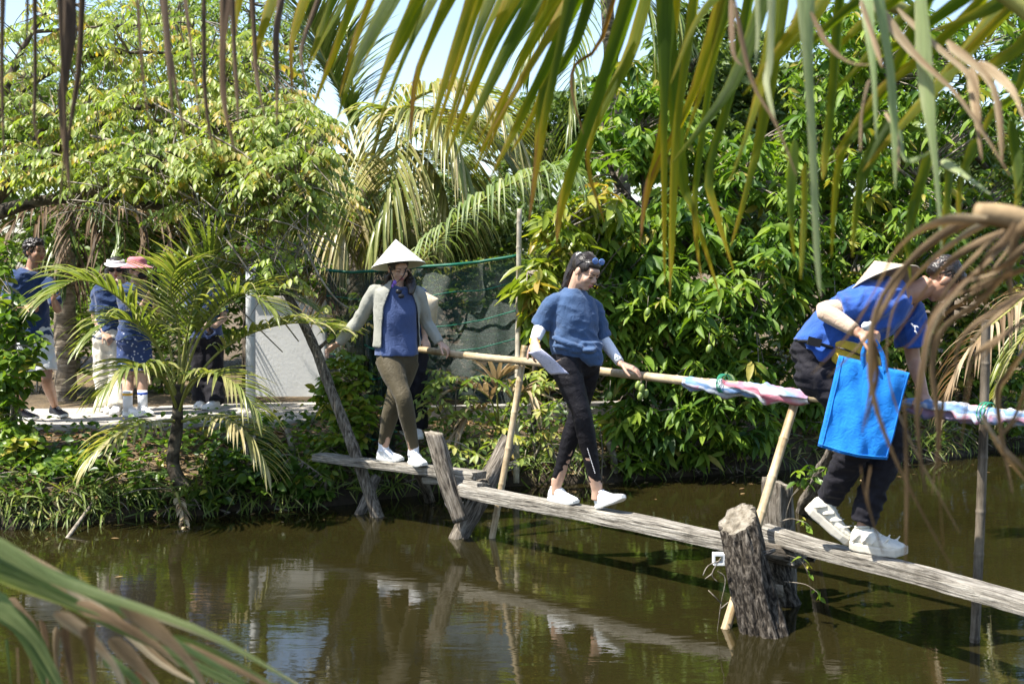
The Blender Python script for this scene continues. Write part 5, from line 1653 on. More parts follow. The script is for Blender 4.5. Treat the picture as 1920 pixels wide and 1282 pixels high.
def rosettes(P, per, L, lo=0.5, hi=1.3, down=0.55, outb=0.35, centre=None, tint=0.5, tvar=0.25):
    """leaves whorled round each point, hanging outwards"""
    N = len(P)
    g = np.tile(np.arange(per) * 2.39996, N) + np.repeat(RNG.uniform(0, 6.28, N), per)
    tw = RNG.normal(0, 0.35, (N, 3)) + (np.array([0, -0.25, 0.1]) if centre is None else nrm(P - np.array(centre)) * 0.7)
    tw = np.repeat(tw, per, 0)
    rad = np.stack([np.cos(g), np.sin(g), np.zeros_like(g)], 1)
    d = nrm(rad + tw * outb + np.array([0, 0, -1.0]) * RNG.uniform(down * 0.4, down * 1.5, (N * per, 1)) + RNG.normal(0, 0.15, (N * per, 3)))
    pos = np.repeat(P, per, 0) + RNG.normal(0, L * 0.08, (N * per, 3)) + np.array([0, 0, 1.0]) * RNG.uniform(-0.25, 0.25, (N * per, 1)) * L
    size = L * RNG.uniform(lo, hi, N * per) * np.repeat(RNG.uniform(0.7, 1.3, N), per)
    t = np.repeat(np.clip(RNG.normal(tint, tvar, N), 0.02, 0.98), per) + RNG.normal(0, 0.10, N * per)
    return pos, d, size, np.clip(t, 0.02, 0.98)


def compound(P, L, pairs, ll, centre=None, down=0.75, tint=0.5, tvar=0.2, dirs=None):
    """pinnate leaves: drooping leaflets in pairs along a stalk; returns leaflets and stalk lines"""
    N = len(P)
    az = RNG.uniform(0, 6.28, N)
    D = np.stack([np.cos(az), np.sin(az) * 0.9 - 0.25, RNG.uniform(-0.35, 0.15, N)], 1) if dirs is None else dirs
    D = nrm(D)
    S = nrm(np.cross(D, np.array([0, 0, 1.0])))
    pos = []; dd = []; sz = []; tt = []
    base_t = np.clip(RNG.normal(tint, tvar, N), 0.02, 0.97)
    for k in range(pairs):
        u = (k + 0.7) / pairs
        c = P + D * (L * u) + np.array([0, 0, -1.0]) * (L * 0.35 * u * u)
        for sg in (-1, 1):
            pos.append(c); dd.append(nrm(S * sg * 0.8 + D * 0.35 + np.array([0, 0, -1.0]) * RNG.uniform(down * 0.5, down * 1.5, (N, 1)) + RNG.normal(0, 0.12, (N, 3))))
            sz.append(ll * RNG.uniform(0.75, 1.15, N) * (0.7 + 0.45 * math.sin(math.pi * min(u, 0.95)))); tt.append(base_t + RNG.normal(0, 0.08, N))
    pos.append(P + D * L + np.array([0, 0, -1.0]) * L * 0.35); dd.append(nrm(D + np.array([0, 0, -0.8]))); sz.append(np.full(N, ll)); tt.append(base_t)
    lines = [(V(P[i]), V(P[i] + D[i] * L * 0.5 + np.array([0, 0, -0.09 * L])), V(P[i] + D[i] * L + np.array([0, 0, -0.35 * L]))) for i in range(N)]
    return np.concatenate(pos), np.concatenate(dd), np.concatenate(sz), np.clip(np.concatenate(tt), 0.02, 0.98), lines


def in_view(p):
    d = p[1] * CP - (p[2] - CAMZ) * SP
    if d <= 0.1: return False
    x = 960 + FPX * p[0] / d; y = 641 - FPX * (p[1] * SP + (p[2] - CAMZ) * CP) / d
    return -10 < x < 1930 and -10 < y < 1290


def crown(parent, T, mat, pos, d, size, tint, roll, n_parts=0, name="crown", part="leaf"):
    M = orient(d, (0, 0, 1), roll); tint = np.clip(tint, 0.02, 0.98)
    order = np.argsort(pos[:, 1] + 0.25 * RNG.random(len(pos)))
    pick = []
    if n_parts:
        for i in order:
            if in_view(pos[i]): pick.append(i)
            if len(pick) >= n_parts: break
    rest = np.setdiff1d(np.arange(len(pos)), pick)
    if len(rest):
        o = link(name, build_leaves(name, T, pos[rest], M[rest], size[rest], tint[rest]), mat, parent); o["kind"] = "stuff"
    if pick:
        leaf_objects(parent, T, pos[pick], M[pick], size[pick], tint[pick], mat, part)


def limbs(parent, lines, mat=None, name="branch", sub=4, n=7, wob=0.12):
    """each limb its own part"""
    for k, L in enumerate(lines):
        mb = MB(); tube(mb, L, n, sub, wob=wob, seed=k * 1.7)
        mb.build(name, mat or m_limb, parent)


def twigs(parent, P, anchors, r=0.006, mat=None, frac=0.6, name="twig", sag=0.12):
    """thin shoots from the limbs to the leaf clusters: one part"""
    A = np.array([tuple(a) for a in anchors]); mb = MB()
    for p in P:
        if random.random() > frac: continue
        i = np.argmin(((A - p) ** 2).sum(1)); a = V(A[i]); b = V(p)
        m_ = (a + b) / 2 + V((random.uniform(-.1, .1), random.uniform(-.1, .1), random.uniform(-.02, sag))) * (b - a).length
        tube(mb, [(a, r * 1.6), (m_, r), (b, r * 0.5)], 4, 2, cap=False)
    if mb.v:
        o = mb.build(name, mat or m_twig, parent); o["kind"] = "stuff"


def samples(lines, k=8):
    out = []
    for L in lines:
        C = catmull([tuple(p[0]) for p in L], k)
        out += [V(c) for c in C]
    return out


# ------------------------------------------------------------------ palm fronds
def strip(p, d, L, w, droop, n=6, fold=0.35, side=None, curl=0.0):
    """one leaflet as a folded ribbon bending to the ground"""
    vs = []; fs = []
    d = d.normalized(); q = V(p)
    for i in range(n + 1):
        t = i / n
        dd = (d + V((0, 0, -1)) * (droop * t ** 1.3)).normalized()
        s_ = side if side is not None else dd.cross(V((0, 0, 1)))
        s_ = s_ - dd * s_.dot(dd)
        if s_.length < 1e-4: s_ = dd.cross(V((0, 1, 0)))
        s_.normalize(); nn = s_.cross(dd)
        if curl: s_ = (s_ * math.cos(curl * t) + nn * math.sin(curl * t)); nn = s_.cross(dd)
        ww = w * 0.5 * (0.55 + 0.45 * min(1, t * 6)) * (1 - t ** 2.4) + 0.0006
        vs += [q - s_ * ww + nn * (fold * ww), q.copy(), q + s_ * ww + nn * (fold * ww)]
        q = q + dd * (L / n)
    for i in range(n):
        b = i * 3
        fs += [(b, b + 1, b + 4, b + 3), (b + 1, b + 2, b + 5, b + 4)]
    return vs, fs


def frond(parent, pts, nleaf, L, w, droop, mat, stalk, r0=0.018, single=False, start=0.12, tint=0.4, tvar=0.15, tip_t=0.0, ang=0.55, seed=0, n=6, miss=0.0, name="frond", up=V((0, 0, 1)), jit=0.25, split=False):
    rnd = random.Random(seed)
    C = catmull([tuple(p) for p in pts], 10); C = [V(c) for c in C]; K_ = len(C) - 1
    mb = MB(); tube(mb, [(c, r0 * (1 - 0.85 * i / K_)) for i, c in enumerate(C)], 7, 1)
    st = mb.build(name, stalk, parent)
    allmb = MB()
    for i in range(nleaf):
        u = start + (1 - start) * (i + 0.5) / nleaf
        x = u * K_; k = min(int(x), K_ - 1); c = C[k].lerp(C[k + 1], x - k)
        tg = (C[min(k + 1, K_)] - C[max(k - 1, 0)]).normalized()
        sd = tg.cross(up)
        if sd.length < 0.05: sd = tg.cross(V((0, 1, 0)))
        sd.normalize(); nn = sd.cross(tg)
        v_ = (u - start) / (1 - start)
        ll = L * (0.45 + 0.75 * math.sin(math.pi * min(1, 0.12 + 0.80 * v_)) ** 0.8) * rnd.uniform(0.85, 1.1)
        if v_ > 0.92: ll *= 0.7
        for sg in (-1, 1):
            if rnd.random() < miss: continue
            a = ang + 0.5 * v_
            d = sd * sg * math.cos(a) + tg * math.sin(a) + nn * 0.25 + V((rnd.uniform(-1, 1), rnd.uniform(-1, 1), rnd.uniform(-1, 1))) * jit * 0.4
            vs, fs = strip(c, d, ll, w * rnd.uniform(0.8, 1.1), droop * rnd.uniform(0.7, 1.3), n, 0.4, None, rnd.uniform(-0.5, 0.5))
            t0 = min(0.98, max(0.02, rnd.gauss(tint, tvar)))
            ts = [min(0.99, t0 + tip_t * (j // 3) / n) for j in range(len(vs))]
            if single:
                m2 = MB(); m2.add(vs, fs, ts); m2.extra = {"across": [-1 + t0, t0, 1 + t0] * (n + 1), "along": [j / n * 3 + i for j in range(n + 1) for _ in range(3)]}; m2.build("leaflet", mat, st)
            else:
                allmb.add(vs, fs, ts)
    if allmb.v:
        o = allmb.build("foliage", mat, st); o["kind"] = "stuff"
    return st


def arch(base, az, elev, length, sagk, n=6):
    """rachis rising from base in azimuth az and arching down"""
    out = [V(base)]; d = V((math.cos(az) * math.cos(elev), math.sin(az) * math.cos(elev), math.sin(elev))); q = V(base)
    for i in range(n):
        t = (i + 1) / n
        dd = (d + V((0, 0, -1)) * sagk * t * t).normalized()
        q = q + dd * (length / n); out.append(q.copy())
    return out


def blade(parent, px, Y, w, mat, tint=0.4, tip=None, roll=0.3, fold=0.3, n=9, name="leaflet", tipstart=0.55, twist=0.4, jit=0.10):
    """near leaflet given by its course; Y one distance or one for each end"""
    Ys = Y if isinstance(Y, (tuple, list)) else (Y, Y)
    jy = random.uniform(-jit, jit); Ys = (Ys[0] + jy, Ys[1] + jy + random.uniform(-0.5, 0.5) * jit)
    k = len(px) - 1
    P = [at(a, b, Ys[0] + (Ys[1] - Ys[0]) * i / k) for i, (a, b) in enumerate(px)]
    C = catmull([tuple(p) for p in P], max(2, n // k + 1)); C = [V(c) for c in C]; K_ = len(C) - 1
    vs = []; fs = []; ts = []
    for i, c in enumerate(C):
        t = i / K_
        tg = (C[min(i + 1, K_)] - C[max(i - 1, 0)]).normalized()
        vw = V((0, 1, 0)); s_ = tg.cross(vw).normalized(); nn = s_.cross(tg)
        ro = roll + twist * math.sin(t * 3 + roll * 7)
        s2_ = s_ * math.cos(ro) + nn * math.sin(ro); n2 = s2_.cross(tg)
        ww = w * 0.5 * (1 - t ** 1.6) * (0.85 + 0.15 * math.sin(t * 9 + roll * 5)) * min(1, 0.3 + 6 * t) + 0.0008
        vs += [c - s2_ * ww + n2 * fold * ww, c, c + s2_ * ww + n2 * fold * ww]
        tt = tint if tip is None else tint + (tip - tint) * max(0, (t - tipstart) / (1 - tipstart)) ** 0.7
        tt = min(.97, max(.02, tt + 0.14 * noise.noise(V((c.x * 9 + w * 90, c.z * 9, roll * 5)))))
        ts += [min(.99, tt + 0.24), tt, min(.99, tt + 0.06)]
    for i in range(K_):
        b = i * 3; fs += [(b, b + 1, b + 4, b + 3), (b + 1, b + 2, b + 5, b + 4)]
    mb = MB(); mb.add(vs, fs, ts); mb.extra = {"across": [-1 + roll, roll, 1 + roll] * (K_ + 1), "along": [i / K_ * 4 + roll * 9 for i in range(K_ + 1) for _ in range(3)]}; return mb.build(name, mat, parent)

# ================================================================== trees of the far bank
def base_at(px, Y, z=0.5):
    p = at(px, 600, Y); return V((p.x, Y, z))


# -- carambola tree spreading over the path (pinnate drooping leaves)
tr = empty("carambola_tree", base_at(-120, 11.2), "spreading carambola tree with pale drooping leaflets above the path", "tree")
LB = [
    [(base_at(-130, 11.2, 0.35), 0.15), (at(-110, 560, 11.2), 0.13), (at(-60, 420, 11.1), 0.11)],
    [(at(-60, 420, 11.1), 0.08), (at(40, 385, 10.9), 0.055), (at(130, 372, 10.8), 0.042), (at(230, 378, 10.7), 0.04), (at(360, 400, 10.6), 0.022), (at(500, 430, 10.5), 0.010)],
    [(at(-60, 420, 11.1), 0.10), (at(30, 330, 11.2), 0.07), (at(150, 250, 11.3), 0.045), (at(300, 190, 11.4), 0.03), (at(420, 150, 11.5), 0.012)],
    [(at(30, 330, 11.2), 0.05), (at(170, 290, 10.7), 0.035), (at(290, 300, 10.5), 0.025), (at(420, 330, 10.4), 0.018), (at(560, 350, 10.3), 0.008)],
    [(at(130, 372, 10.8), 0.04), (at(260, 330, 10.3), 0.025), (at(330, 290, 10.2), 0.016), (at(380, 420, 10.2), 0.008)],
    [(at(-30, 380, 11.1), 0.06), (at(0, 200, 11.5), 0.04), (at(60, 60, 11.8), 0.025), (at(150, -60, 12.0), 0.015)],
    [(at(0, 200, 11.5), 0.03), (at(150, 110, 11.6), 0.02), (at(330, 100, 11.6), 0.012), (at(470, 110, 11.6), 0.006)],
    [(at(60, 60, 11.8), 0.02), (at(210, 50, 11.8), 0.014), (at(380, 40, 11.9), 0.007)],
    [(at(30, 330, 11.2), 0.04), (at(120, 200, 11.0), 0.028), (at(250, 220, 10.9), 0.018), (at(400, 240, 10.8), 0.008)],
]
limbs(tr, LB[:1], m_limb, "trunk", 6, 12); limbs(tr, LB[1:], m_limb, "branch", 5, 8)
P = clump_points([(60, 60, 120, 80, 11.9, 0.9, 90), (240, 70, 140, 80, 11.8, 0.9, 110), (420, 110, 100, 70, 11.7, 0.7, 90), (80, 190, 130, 70, 11.5, 0.8, 110), (270, 210, 160, 80, 11.1, 0.8, 190), (450, 240, 110, 70, 10.9, 0.6, 120), (90, 300, 120, 60, 10.9, 0.6, 90), (300, 300, 180, 60, 10.5, 0.6, 180), (520, 300, 110, 60, 10.4, 0.5, 120), (160, 365, 160, 30, 10.5, 0.5, 45), (560, 250, 70, 50, 10.8, 0.4, 60), (560, 370, 70, 40, 10.4, 0.4, 60), (420, 390, 120, 35, 10.3, 0.5, 70), (560, 420, 60, 25, 10.3, 0.4, 40), (540, 200, 60, 40, 11.2, 0.5, 50)])
_px = np.array([960 + FPX * p[0] / (p[1] * CP - (p[2] - CAMZ) * SP) for p in P]); _py = np.array([641 - FPX * (p[1] * SP + (p[2] - CAMZ) * CP) / (p[1] * CP - (p[2] - CAMZ) * SP) for p in P])
P = P[(_py < 345) | ((_px > 340) & (_py < 385)) | ((_px > 500) & (_py < 405))]
_hd = [np.array(tuple(at(217, 500, 12.5))), np.array(tuple(at(258, 500, 12.3))), np.array(tuple(at(60, 480, 11.75)))]
_sd = np.array(tuple(SUN_DIR))
for h_ in _hd:          # leaves left out along the sun's line so the bystanders' heads are lit
    q = P - h_; P = P[np.linalg.norm(q - np.outer(q @ _sd, _sd), axis=1) > 0.50]
pos, d, sz, tt, ln = compound(P, 0.29, 7, 0.078, tint=0.70, tvar=0.20)
crown(tr, T_OVAL, m_star, pos, d, sz, tt, 0.3, 260)
mb = MB()
for a, b, c in ln: tube(mb, [(a, 0.003), (b, 0.0025), (c, 0.0015)], 4, 1, cap=False)
o = mb.build("leaf_stalks", m_rachis, tr); o["kind"] = "stuff"
twigs(tr, P, samples(LB[1:]), 0.006, frac=0.55)
# bare twigs tangled below the crown
mb = MB()
for k in range(330):
    x0 = random.uniform(120, 590); y0 = random.uniform(300, 500); Yq = random.uniform(10.0, 11.0)
    dx, dy = random.uniform(-70, 110), random.uniform(10, 110)
    if x0 < 330 and y0 + dy > 440: continue
    tube(mb, [(at(x0, y0, Yq), 0.006), (at(x0 + dx * 0.5 + random.uniform(-15, 15), y0 + dy * 0.4, Yq + random.uniform(-.2, .1)), 0.0045), (at(x0 + dx, y0 + dy, Yq + random.uniform(-.3, .2)), 0.002)], 4, 3, cap=False)
for a in ([(290, 195, 10.6), (400, 255, 10.3), (470, 300, 10.2), (520, 370, 10.1), (560, 430, 10.1)], [(170, 255, 10.5), (280, 290, 10.2), (330, 390, 10.1), (400, 520, 10.0), (470, 600, 10.0), (530, 660, 10.1)], [(380, 400, 10.2), (440, 470, 10.0), (500, 560, 10.0), (560, 640, 10.1)], [(560, 440, 10.2), (600, 520, 10.1), (640, 570, 10.2), (690, 590, 10.3)], [(300, 340, 10.3), (420, 400, 10.1), (540, 420, 10.0), (610, 470, 10.1)]):
    tube(mb, [(at(*p), 0.011 * (1 - 0.7 * i / len(a))) for i, p in enumerate(a)], 5, 4, cap=False)
o = mb.build("bare_twigs", m_twig, tr); o["kind"] = "stuff"
P = clump_points([(500, 500, 90, 60, 10.1, 0.3, 26), (650, 590, 45, 40, 10.2, 0.2, 10)])
pos, d, sz, tt, ln = compound(P, 0.14, 3, 0.075, tint=0.75, tvar=0.2)
crown(tr, T_OVAL, m_star, pos, d, sz, tt, 0.3, 0)

# -- airy tall trees that let the sky through
for (nm, lab, bx, Y, specs, cnt_l) in (
    ("feathery_tree", "tall airy tree with tiny feathery leaves against the sky", 470, 15.5, [(420, 60, 110, 120, 15.5, 1.2, 190), (540, 90, 70, 100, 15.5, 1.0, 110), (470, 200, 120, 60, 15.0, 1.0, 120), (330, 30, 90, 70, 15.5, 1.0, 70)], 0),
    ("feathery_tree", "feathery tree rising beyond the carambola over the path", 130, 17.0, [(60, 150, 120, 130, 17.0, 1.0, 120), (230, 60, 120, 90, 17.0, 1.0, 120), (200, 200, 150, 80, 16.5, 1.0, 110)], 0)):
    t_ = empty(nm, base_at(bx, Y), lab, "tree")
    b0 = base_at(bx, Y, 0.4)
    LL = [[(b0, 0.12), (at(bx + 5, 350, Y), 0.10), (at(bx - 10, 200, Y), 0.06), (at(bx, 40, Y), 0.03), (at(bx + 10, -60, Y), 0.012)]]
    for s in specs: LL.append([(at(bx - 5, min(330, s[1] + 120), Y), 0.04), (at((bx + s[0]) / 2, s[1] + 70, Y), 0.025), (at(s[0], s[1], s[4]), 0.01)])
    limbs(t_, LL[:1], m_limb, "trunk"); limbs(t_, LL[1:], m_limb)
    P = clump_points(specs)
    pos, d, sz, tt, ln = compound(P, 0.36, 9, 0.075, down=0.3, tint=0.55)
    crown(t_, T_SMALL, m_fine, pos, d, sz, tt, 0.4)
    twigs(t_, P, samples(LL), 0.006, frac=0.7)


# -- broadleaf trees far behind that close the horizon
def far_tree(name, label, px, Y, top_px, w_m, mat, leaf, count, tint, seedv):
    b = base_at(px, Y, 0.45); top = at(px, top_px, Y).z; H = top - 0.45
    t_ = empty(name, b, label, "tree", "trees closing the far side of the garden")
    LL = [[(b + V((0, 0, -0.2)), 0.04 * H), (b + V((0.1, 0, H * 0.35)), 0.03 * H), (b + V((0.0, 0, H * 0.55)), 0.016 * H), (b + V((0.1, 0, H * 0.72)), 0.006 * H)]]
    cl = []
    rnd = random.Random(seedv)
    for k in range(9):
        a = rnd.uniform(0, 6.28); r = w_m * rnd.uniform(0.3, 0.8); z = H * rnd.uniform(0.25, 0.88)
        c = b + V((math.cos(a) * r, math.sin(a) * r * 0.6, z)); cl.append((c, w_m * rnd.uniform(0.35, 0.6)))
        LL.append([(b + V((0, 0, z * 0.7)), 0.014 * H), ((b + V((0, 0, z * 0.85)) + c) / 2, 0.009 * H), (c, 0.004 * H)])
    limbs(t_, LL[:1], m_limb, "trunk", 4, 8); limbs(t_, LL[1:], m_limb, "branch", 3, 5)
    pts = []
    for c, r in cl:
        n_ = count // len(cl); q = nrm(RNG.normal(0, 1, (n_, 3))) * (RNG.uniform(0.2, 1, (n_, 1)) ** 0.45) * np.array([r, r * 0.7, r * 0.75])
        pts.append(q + np.array(tuple(c)))
    P = np.concatenate(pts); P = P[P[:, 2] > 0.5]
    pos, d, sz, tt = rosettes(P, 7, leaf, down=0.5, tint=tint, tvar=0.2)
    crown(t_, T_OVAL, mat, pos, d, sz, tt, 0.5)


far_tree("shade_tree", "dark green tree far behind the tall bamboo pole", 1000, 23, 110, 1.9, m_far, 0.16, 1600, 0.55, 1)
far_tree("shade_tree", "broad dark tree far behind the net fence", 800, 21, 260, 2.0, m_far, 0.16, 1500, 0.5, 2)
far_tree("shade_tree", "low tree filling the gap behind the white wall", 560, 19, 300, 1.7, m_fine, 0.14, 1500, 0.5, 3)
far_tree("shade_tree", "dense tree behind the people on the path", 230, 17.5, 250, 2.0, m_fine, 0.14, 1700, 0.5, 4)
far_tree("shade_tree", "dense tree at the end of the path beyond the leafy bush", -60, 18, 120, 2.0, m_fine, 0.15, 1300, 0.4, 5)
far_tree("shade_tree", "tall tree behind the mango trees", 1250, 19, -60, 2.1, m_far, 0.16, 1800, 0.6, 6)
far_tree("shade_tree", "tall tree far behind the stooping walker", 1560, 20, -80, 2.3, m_far, 0.16, 2200, 0.6, 7)
far_tree("shade_tree", "tree at the far end of the pond beyond the dark bamboo prop", 1880, 19, -60, 2.3, m_far, 0.16, 2200, 0.6, 8)
far_tree("shade_tree", "low dark tree behind the kerb stones", 1110, 16.5, 400, 1.5, m_far, 0.15, 1500, 0.5, 9)


# -- mango trees on the bank
def mango(name, label, base, LL, specs, per, L, mat, parts, tint, tv=0.22, T=None, centre=None, fr=0.5):
    t_ = empty(name, base, label, "tree")
    limbs(t_, LL[:1], m_limb, "trunk", 6, 12); limbs(t_, LL[1:], m_limb, "branch", 5, 7)
    P = clump_points(specs)
    P = P[P[:, 2] > 0.06]
    pos, d, sz, tt = rosettes(P, per, L, tint=tint, tvar=tv)
    keep = pos[:, 2] > 0.05
    crown(t_, T or T_MANGO, mat, pos[keep], d[keep], sz[keep], tt[keep], 0.45, parts)
    twigs(t_, P, samples(LL), 0.007, frac=fr)
    return t_


b = base_at(1250, 13.0)
LLm = [[(b + V((0, 0, -0.2)), 0.13), (at(1245, 640, 13.0), 0.11), (at(1230, 520, 12.9), 0.09), (at(1215, 380, 12.9), 0.06), (at(1200, 240, 13.0), 0.035)],
       [(at(1240, 600, 12.9), 0.07), (at(1150, 560, 12.3), 0.045), (at(1080, 520, 12.0), 0.02)], [(at(1240, 640, 12.9), 0.07), (at(1330, 600, 12.4), 0.045), (at(1420, 560, 12.1), 0.02)],
       [(at(1240, 700, 12.8), 0.06), (at(1200, 740, 12.2), 0.04), (at(1180, 800, 11.9), 0.02)], [(at(1230, 520, 12.9), 0.06), (at(1320, 420, 12.8), 0.04), (at(1400, 330, 12.8), 0.02)],
       [(at(1250, 720, 12.8), 0.05), (at(1330, 770, 12.2), 0.03), (at(1380, 820, 11.9), 0.015)], [(at(1220, 420, 12.9), 0.05), (at(1150, 330, 12.9), 0.03), (at(1130, 230, 13.0), 0.015)]]
mt = mango("mango_tree", "bushy mango tree overhanging the water behind the ponytailed walker", b, LLm,
    [(1120, 600, 80, 70, 12.0, 0.5, 95), (1230, 560, 100, 90, 12.1, 0.6, 140), (1340, 600, 90, 90, 12.0, 0.6, 120), (1180, 440, 110, 70, 12.5, 0.6, 110), (1300, 430, 110, 80, 12.6, 0.7, 110), (1430, 520, 80, 90, 12.2, 0.6, 95),
     (1250, 690, 110, 50, 11.9, 0.5, 80), (1370, 720, 90, 60, 11.8, 0.5, 75), (1200, 790, 60, 60, 11.8, 0.3, 45), (1290, 800, 70, 60, 11.8, 0.4, 50), (1400, 800, 60, 50, 11.9, 0.4, 36), (1190, 860, 40, 30, 11.75, 0.2, 14),
     (1150, 290, 80, 70, 12.8, 0.6, 60), (1260, 250, 90, 90, 13.0, 0.6, 70), (1390, 320, 80, 80, 12.9, 0.6, 60), (1180, 170, 60, 60, 13.2, 0.5, 34), (1100, 400, 50, 50, 12.3, 0.3, 34), (1480, 420, 60, 80, 12.5, 0.5, 55)], 10, 0.175, m_mango, 300, 0.58)
m_fruit = plain("green_mango", (0.20, 0.27, 0.06), 0.4, 0.25, 14, 0.1, 0.5)
for (x, y, Y) in ((1084, 722, 11.55), (1092, 726, 11.52), (1087, 738, 11.5), (1143, 742, 11.5), (1196, 722, 11.4), (1203, 728, 11.38), (1200, 742, 11.38), (1211, 738, 11.42), (1329, 654, 11.3), (1214, 585, 11.4)):
    mb = MB(); c = at(x, y, Y); ellipsoid(mb, c, (V((1, 0, 0)), V((0, 1, 0)), V((0.15, 0, 1)).normalized()), (0.026, 0.025, 0.042), 12, 8); fo = mb.build("mango_fruit", m_fruit, mt)
    mb = MB(); tube(mb, [(c + V((0, 0, 0.04)), 0.003), (c + V((0.01, 0.02, 0.14)), 0.0025)], 4, 2); mb.build("fruit_stalk", m_twig, fo)

b = base_at(1560, 14.0)
LLm2 = [[(b + V((0, 0, -0.2)), 0.14), (at(1560, 620, 14), 0.12), (at(1550, 420, 14), 0.08), (at(1530, 220, 14), 0.05), (at(1510, 60, 14), 0.02)], [(at(1555, 500, 14), 0.07), (at(1480, 380, 13.6), 0.04), (at(1430, 260, 13.6), 0.015)], [(at(1555, 520, 14), 0.07), (at(1650, 430, 13.6), 0.04), (at(1720, 330, 13.5), 0.015)], [(at(1550, 420, 14), 0.05), (at(1600, 280, 13.8), 0.03), (at(1640, 150, 13.8), 0.012)]]
mango("mango_tree", "taller sunlit mango tree behind the stooping walker's back", b, LLm2,
    [(1520, 560, 80, 90, 13.1, 0.6, 95), (1600, 470, 90, 90, 13.3, 0.7, 110), (1500, 320, 90, 90, 13.6, 0.6, 80), (1620, 320, 100, 90, 13.5, 0.7, 100), (1720, 420, 90, 90, 13.3, 0.6, 90), (1560, 180, 100, 80, 13.8, 0.7, 70), (1700, 220, 90, 80, 13.7, 0.7, 70), (1650, 600, 90, 90, 13.2, 0.5, 80), (1560, 70, 100, 70, 13.9, 0.6, 55), (1720, 90, 100, 80, 13.8, 0.6, 60), (1860, 190, 90, 100, 13.7, 0.6, 60), (1880, 70, 80, 70, 13.9, 0.5, 40), (1540, 700, 70, 70, 13.0, 0.4, 55), (1500, 790, 60, 60, 12.9, 0.4, 40)], 10, 0.17, m_mango, 220, 0.62)
# young flush beside the walker with the paper
b = base_at(1000, 11.9)
LLy = [[(b + V((0, 0, -0.2)), 0.03), (at(1005, 640, 11.8), 0.025), (at(1015, 540, 11.6), 0.02), (at(1040, 440, 11.6), 0.012)], [(at(1005, 600, 11.75), 0.018), (at(995, 550, 11.5), 0.01), (at(990, 510, 11.3), 0.006)]]
mango("young_mango_tree", "young mango tree with drooping yellow-green leaves beside the bamboo pole", b, LLy,
    [(1005, 530, 26, 36, 11.3, 0.2, 20), (1010, 590, 22, 30, 11.3, 0.2, 14), (1050, 430, 50, 50, 11.6, 0.3, 24), (1040, 500, 35, 30, 11.5, 0.2, 16), (1120, 385, 60, 40, 11.8, 0.3, 22)], 9, 0.20, m_young, 120, 0.45, fr=1.0)

# -- bright small-leaved thicket at the end of the pond
b = base_at(1780, 14.6)
LLt = [[(b + V((0, 0, -0.2)), 0.07), (at(1780, 600, 14.5), 0.05), (at(1790, 420, 14.4), 0.03)], [(at(1780, 620, 14.5), 0.04), (at(1700, 520, 14.2), 0.02)], [(at(1785, 560, 14.5), 0.04), (at(1870, 480, 14.2), 0.02)]]
mango("small_leaved_tree", "bright small-leaved tree at the far end of the pond", b, LLt,
    [(1700, 560, 70, 90, 14.2, 0.5, 150), (1800, 480, 90, 90, 14.2, 0.6, 190), (1880, 560, 80, 100, 14.1, 0.5, 170), (1780, 660, 100, 70, 14.0, 0.5, 150), (1880, 700, 70, 60, 13.9, 0.4, 120), (1880, 380, 80, 80, 14.4, 0.5, 120), (1720, 750, 80, 40, 13.7, 0.3, 70), (1860, 780, 80, 35, 13.6, 0.3, 80)], 8, 0.10, m_shrub, 0, 0.55, 0.25, T_OVAL)

# ------------------------------------------------------------------ shrubs and saplings
def shrub(name, label, px, Y, specs, per, L, mat, parts, tint, T, stems=6, cat="shrub"):
    b = base_at(px, Y, 0.42); s_ = empty(name, b, label, cat)
    P = clump_points(specs); P = P[P[:, 2] > 0.05]
    LL = []
    for k in range(stems):
        q = V(P[random.randrange(len(P))]); LL.append([(b + V((random.uniform(-.15, .15), random.uniform(-.1, .1), -0.1)), 0.014), ((b + q) / 2 + V((0, 0, 0.1)), 0.010), (q, 0.004)])
    limbs(s_, LL, m_twig, "stem", 4, 5)
    pos, d, sz, tt = rosettes(P, per, L, down=0.3, tint=tint, tvar=0.22); keep = pos[:, 2] > 0.03
    crown(s_, T, mat, pos[keep], d[keep], sz[keep], tt[keep], 0.6, parts); twigs(s_, P, samples(LL), 0.004, frac=0.6)
    return s_


shrub("leafy_bush", "round-leaved green bush at the near end of the path", 25, 10.6, [(0, 600, 48, 55, 10.5, 0.3, 50), (25, 690, 45, 50, 10.4, 0.3, 45), (10, 760, 45, 55, 10.5, 0.3, 45), (-5, 490, 32, 50, 10.7, 0.3, 30), (70, 640, 18, 25, 10.3, 0.2, 8), (30, 840, 60, 50, 10.3, 0.25, 50), (100, 880, 60, 40, 10.2, 0.2, 34)], 6, 0.105, m_shrub, 180, 0.5, T_ROUND)
shrub("bank_creeper", "leafy creeper coloured dark as in shade, covering the slope below the leafy bush", 160, 10.3, [(140, 880, 70, 40, 10.15, 0.2, 60), (230, 900, 70, 35, 10.2, 0.15, 60), (60, 935, 70, 30, 10.1, 0.15, 55), (160, 930, 70, 25, 10.05, 0.12, 45), (270, 935, 50, 20, 10.1, 0.1, 30), (190, 850, 60, 25, 10.5, 0.2, 35)], 6, 0.085, m_shrub, 60, 0.18, T_ROUND, 5, "creeper")  # low leaf tint puts the bank's shade into the colour
shrub("bank_creeper", "leafy creeper coloured dark as in shade, on the slope between the young palm and the leaning trunk", 470, 10.5, [(420, 880, 60, 40, 10.35, 0.2, 55), (510, 890, 60, 40, 10.4, 0.2, 60), (580, 910, 45, 30, 10.4, 0.15, 40), (380, 930, 50, 20, 10.2, 0.15, 30), (470, 830, 60, 25, 10.7, 0.2, 35)], 6, 0.085, m_shrub, 60, 0.2, T_ROUND, 5, "creeper")  # leaf tint lowered here too, painting in the slope's shade
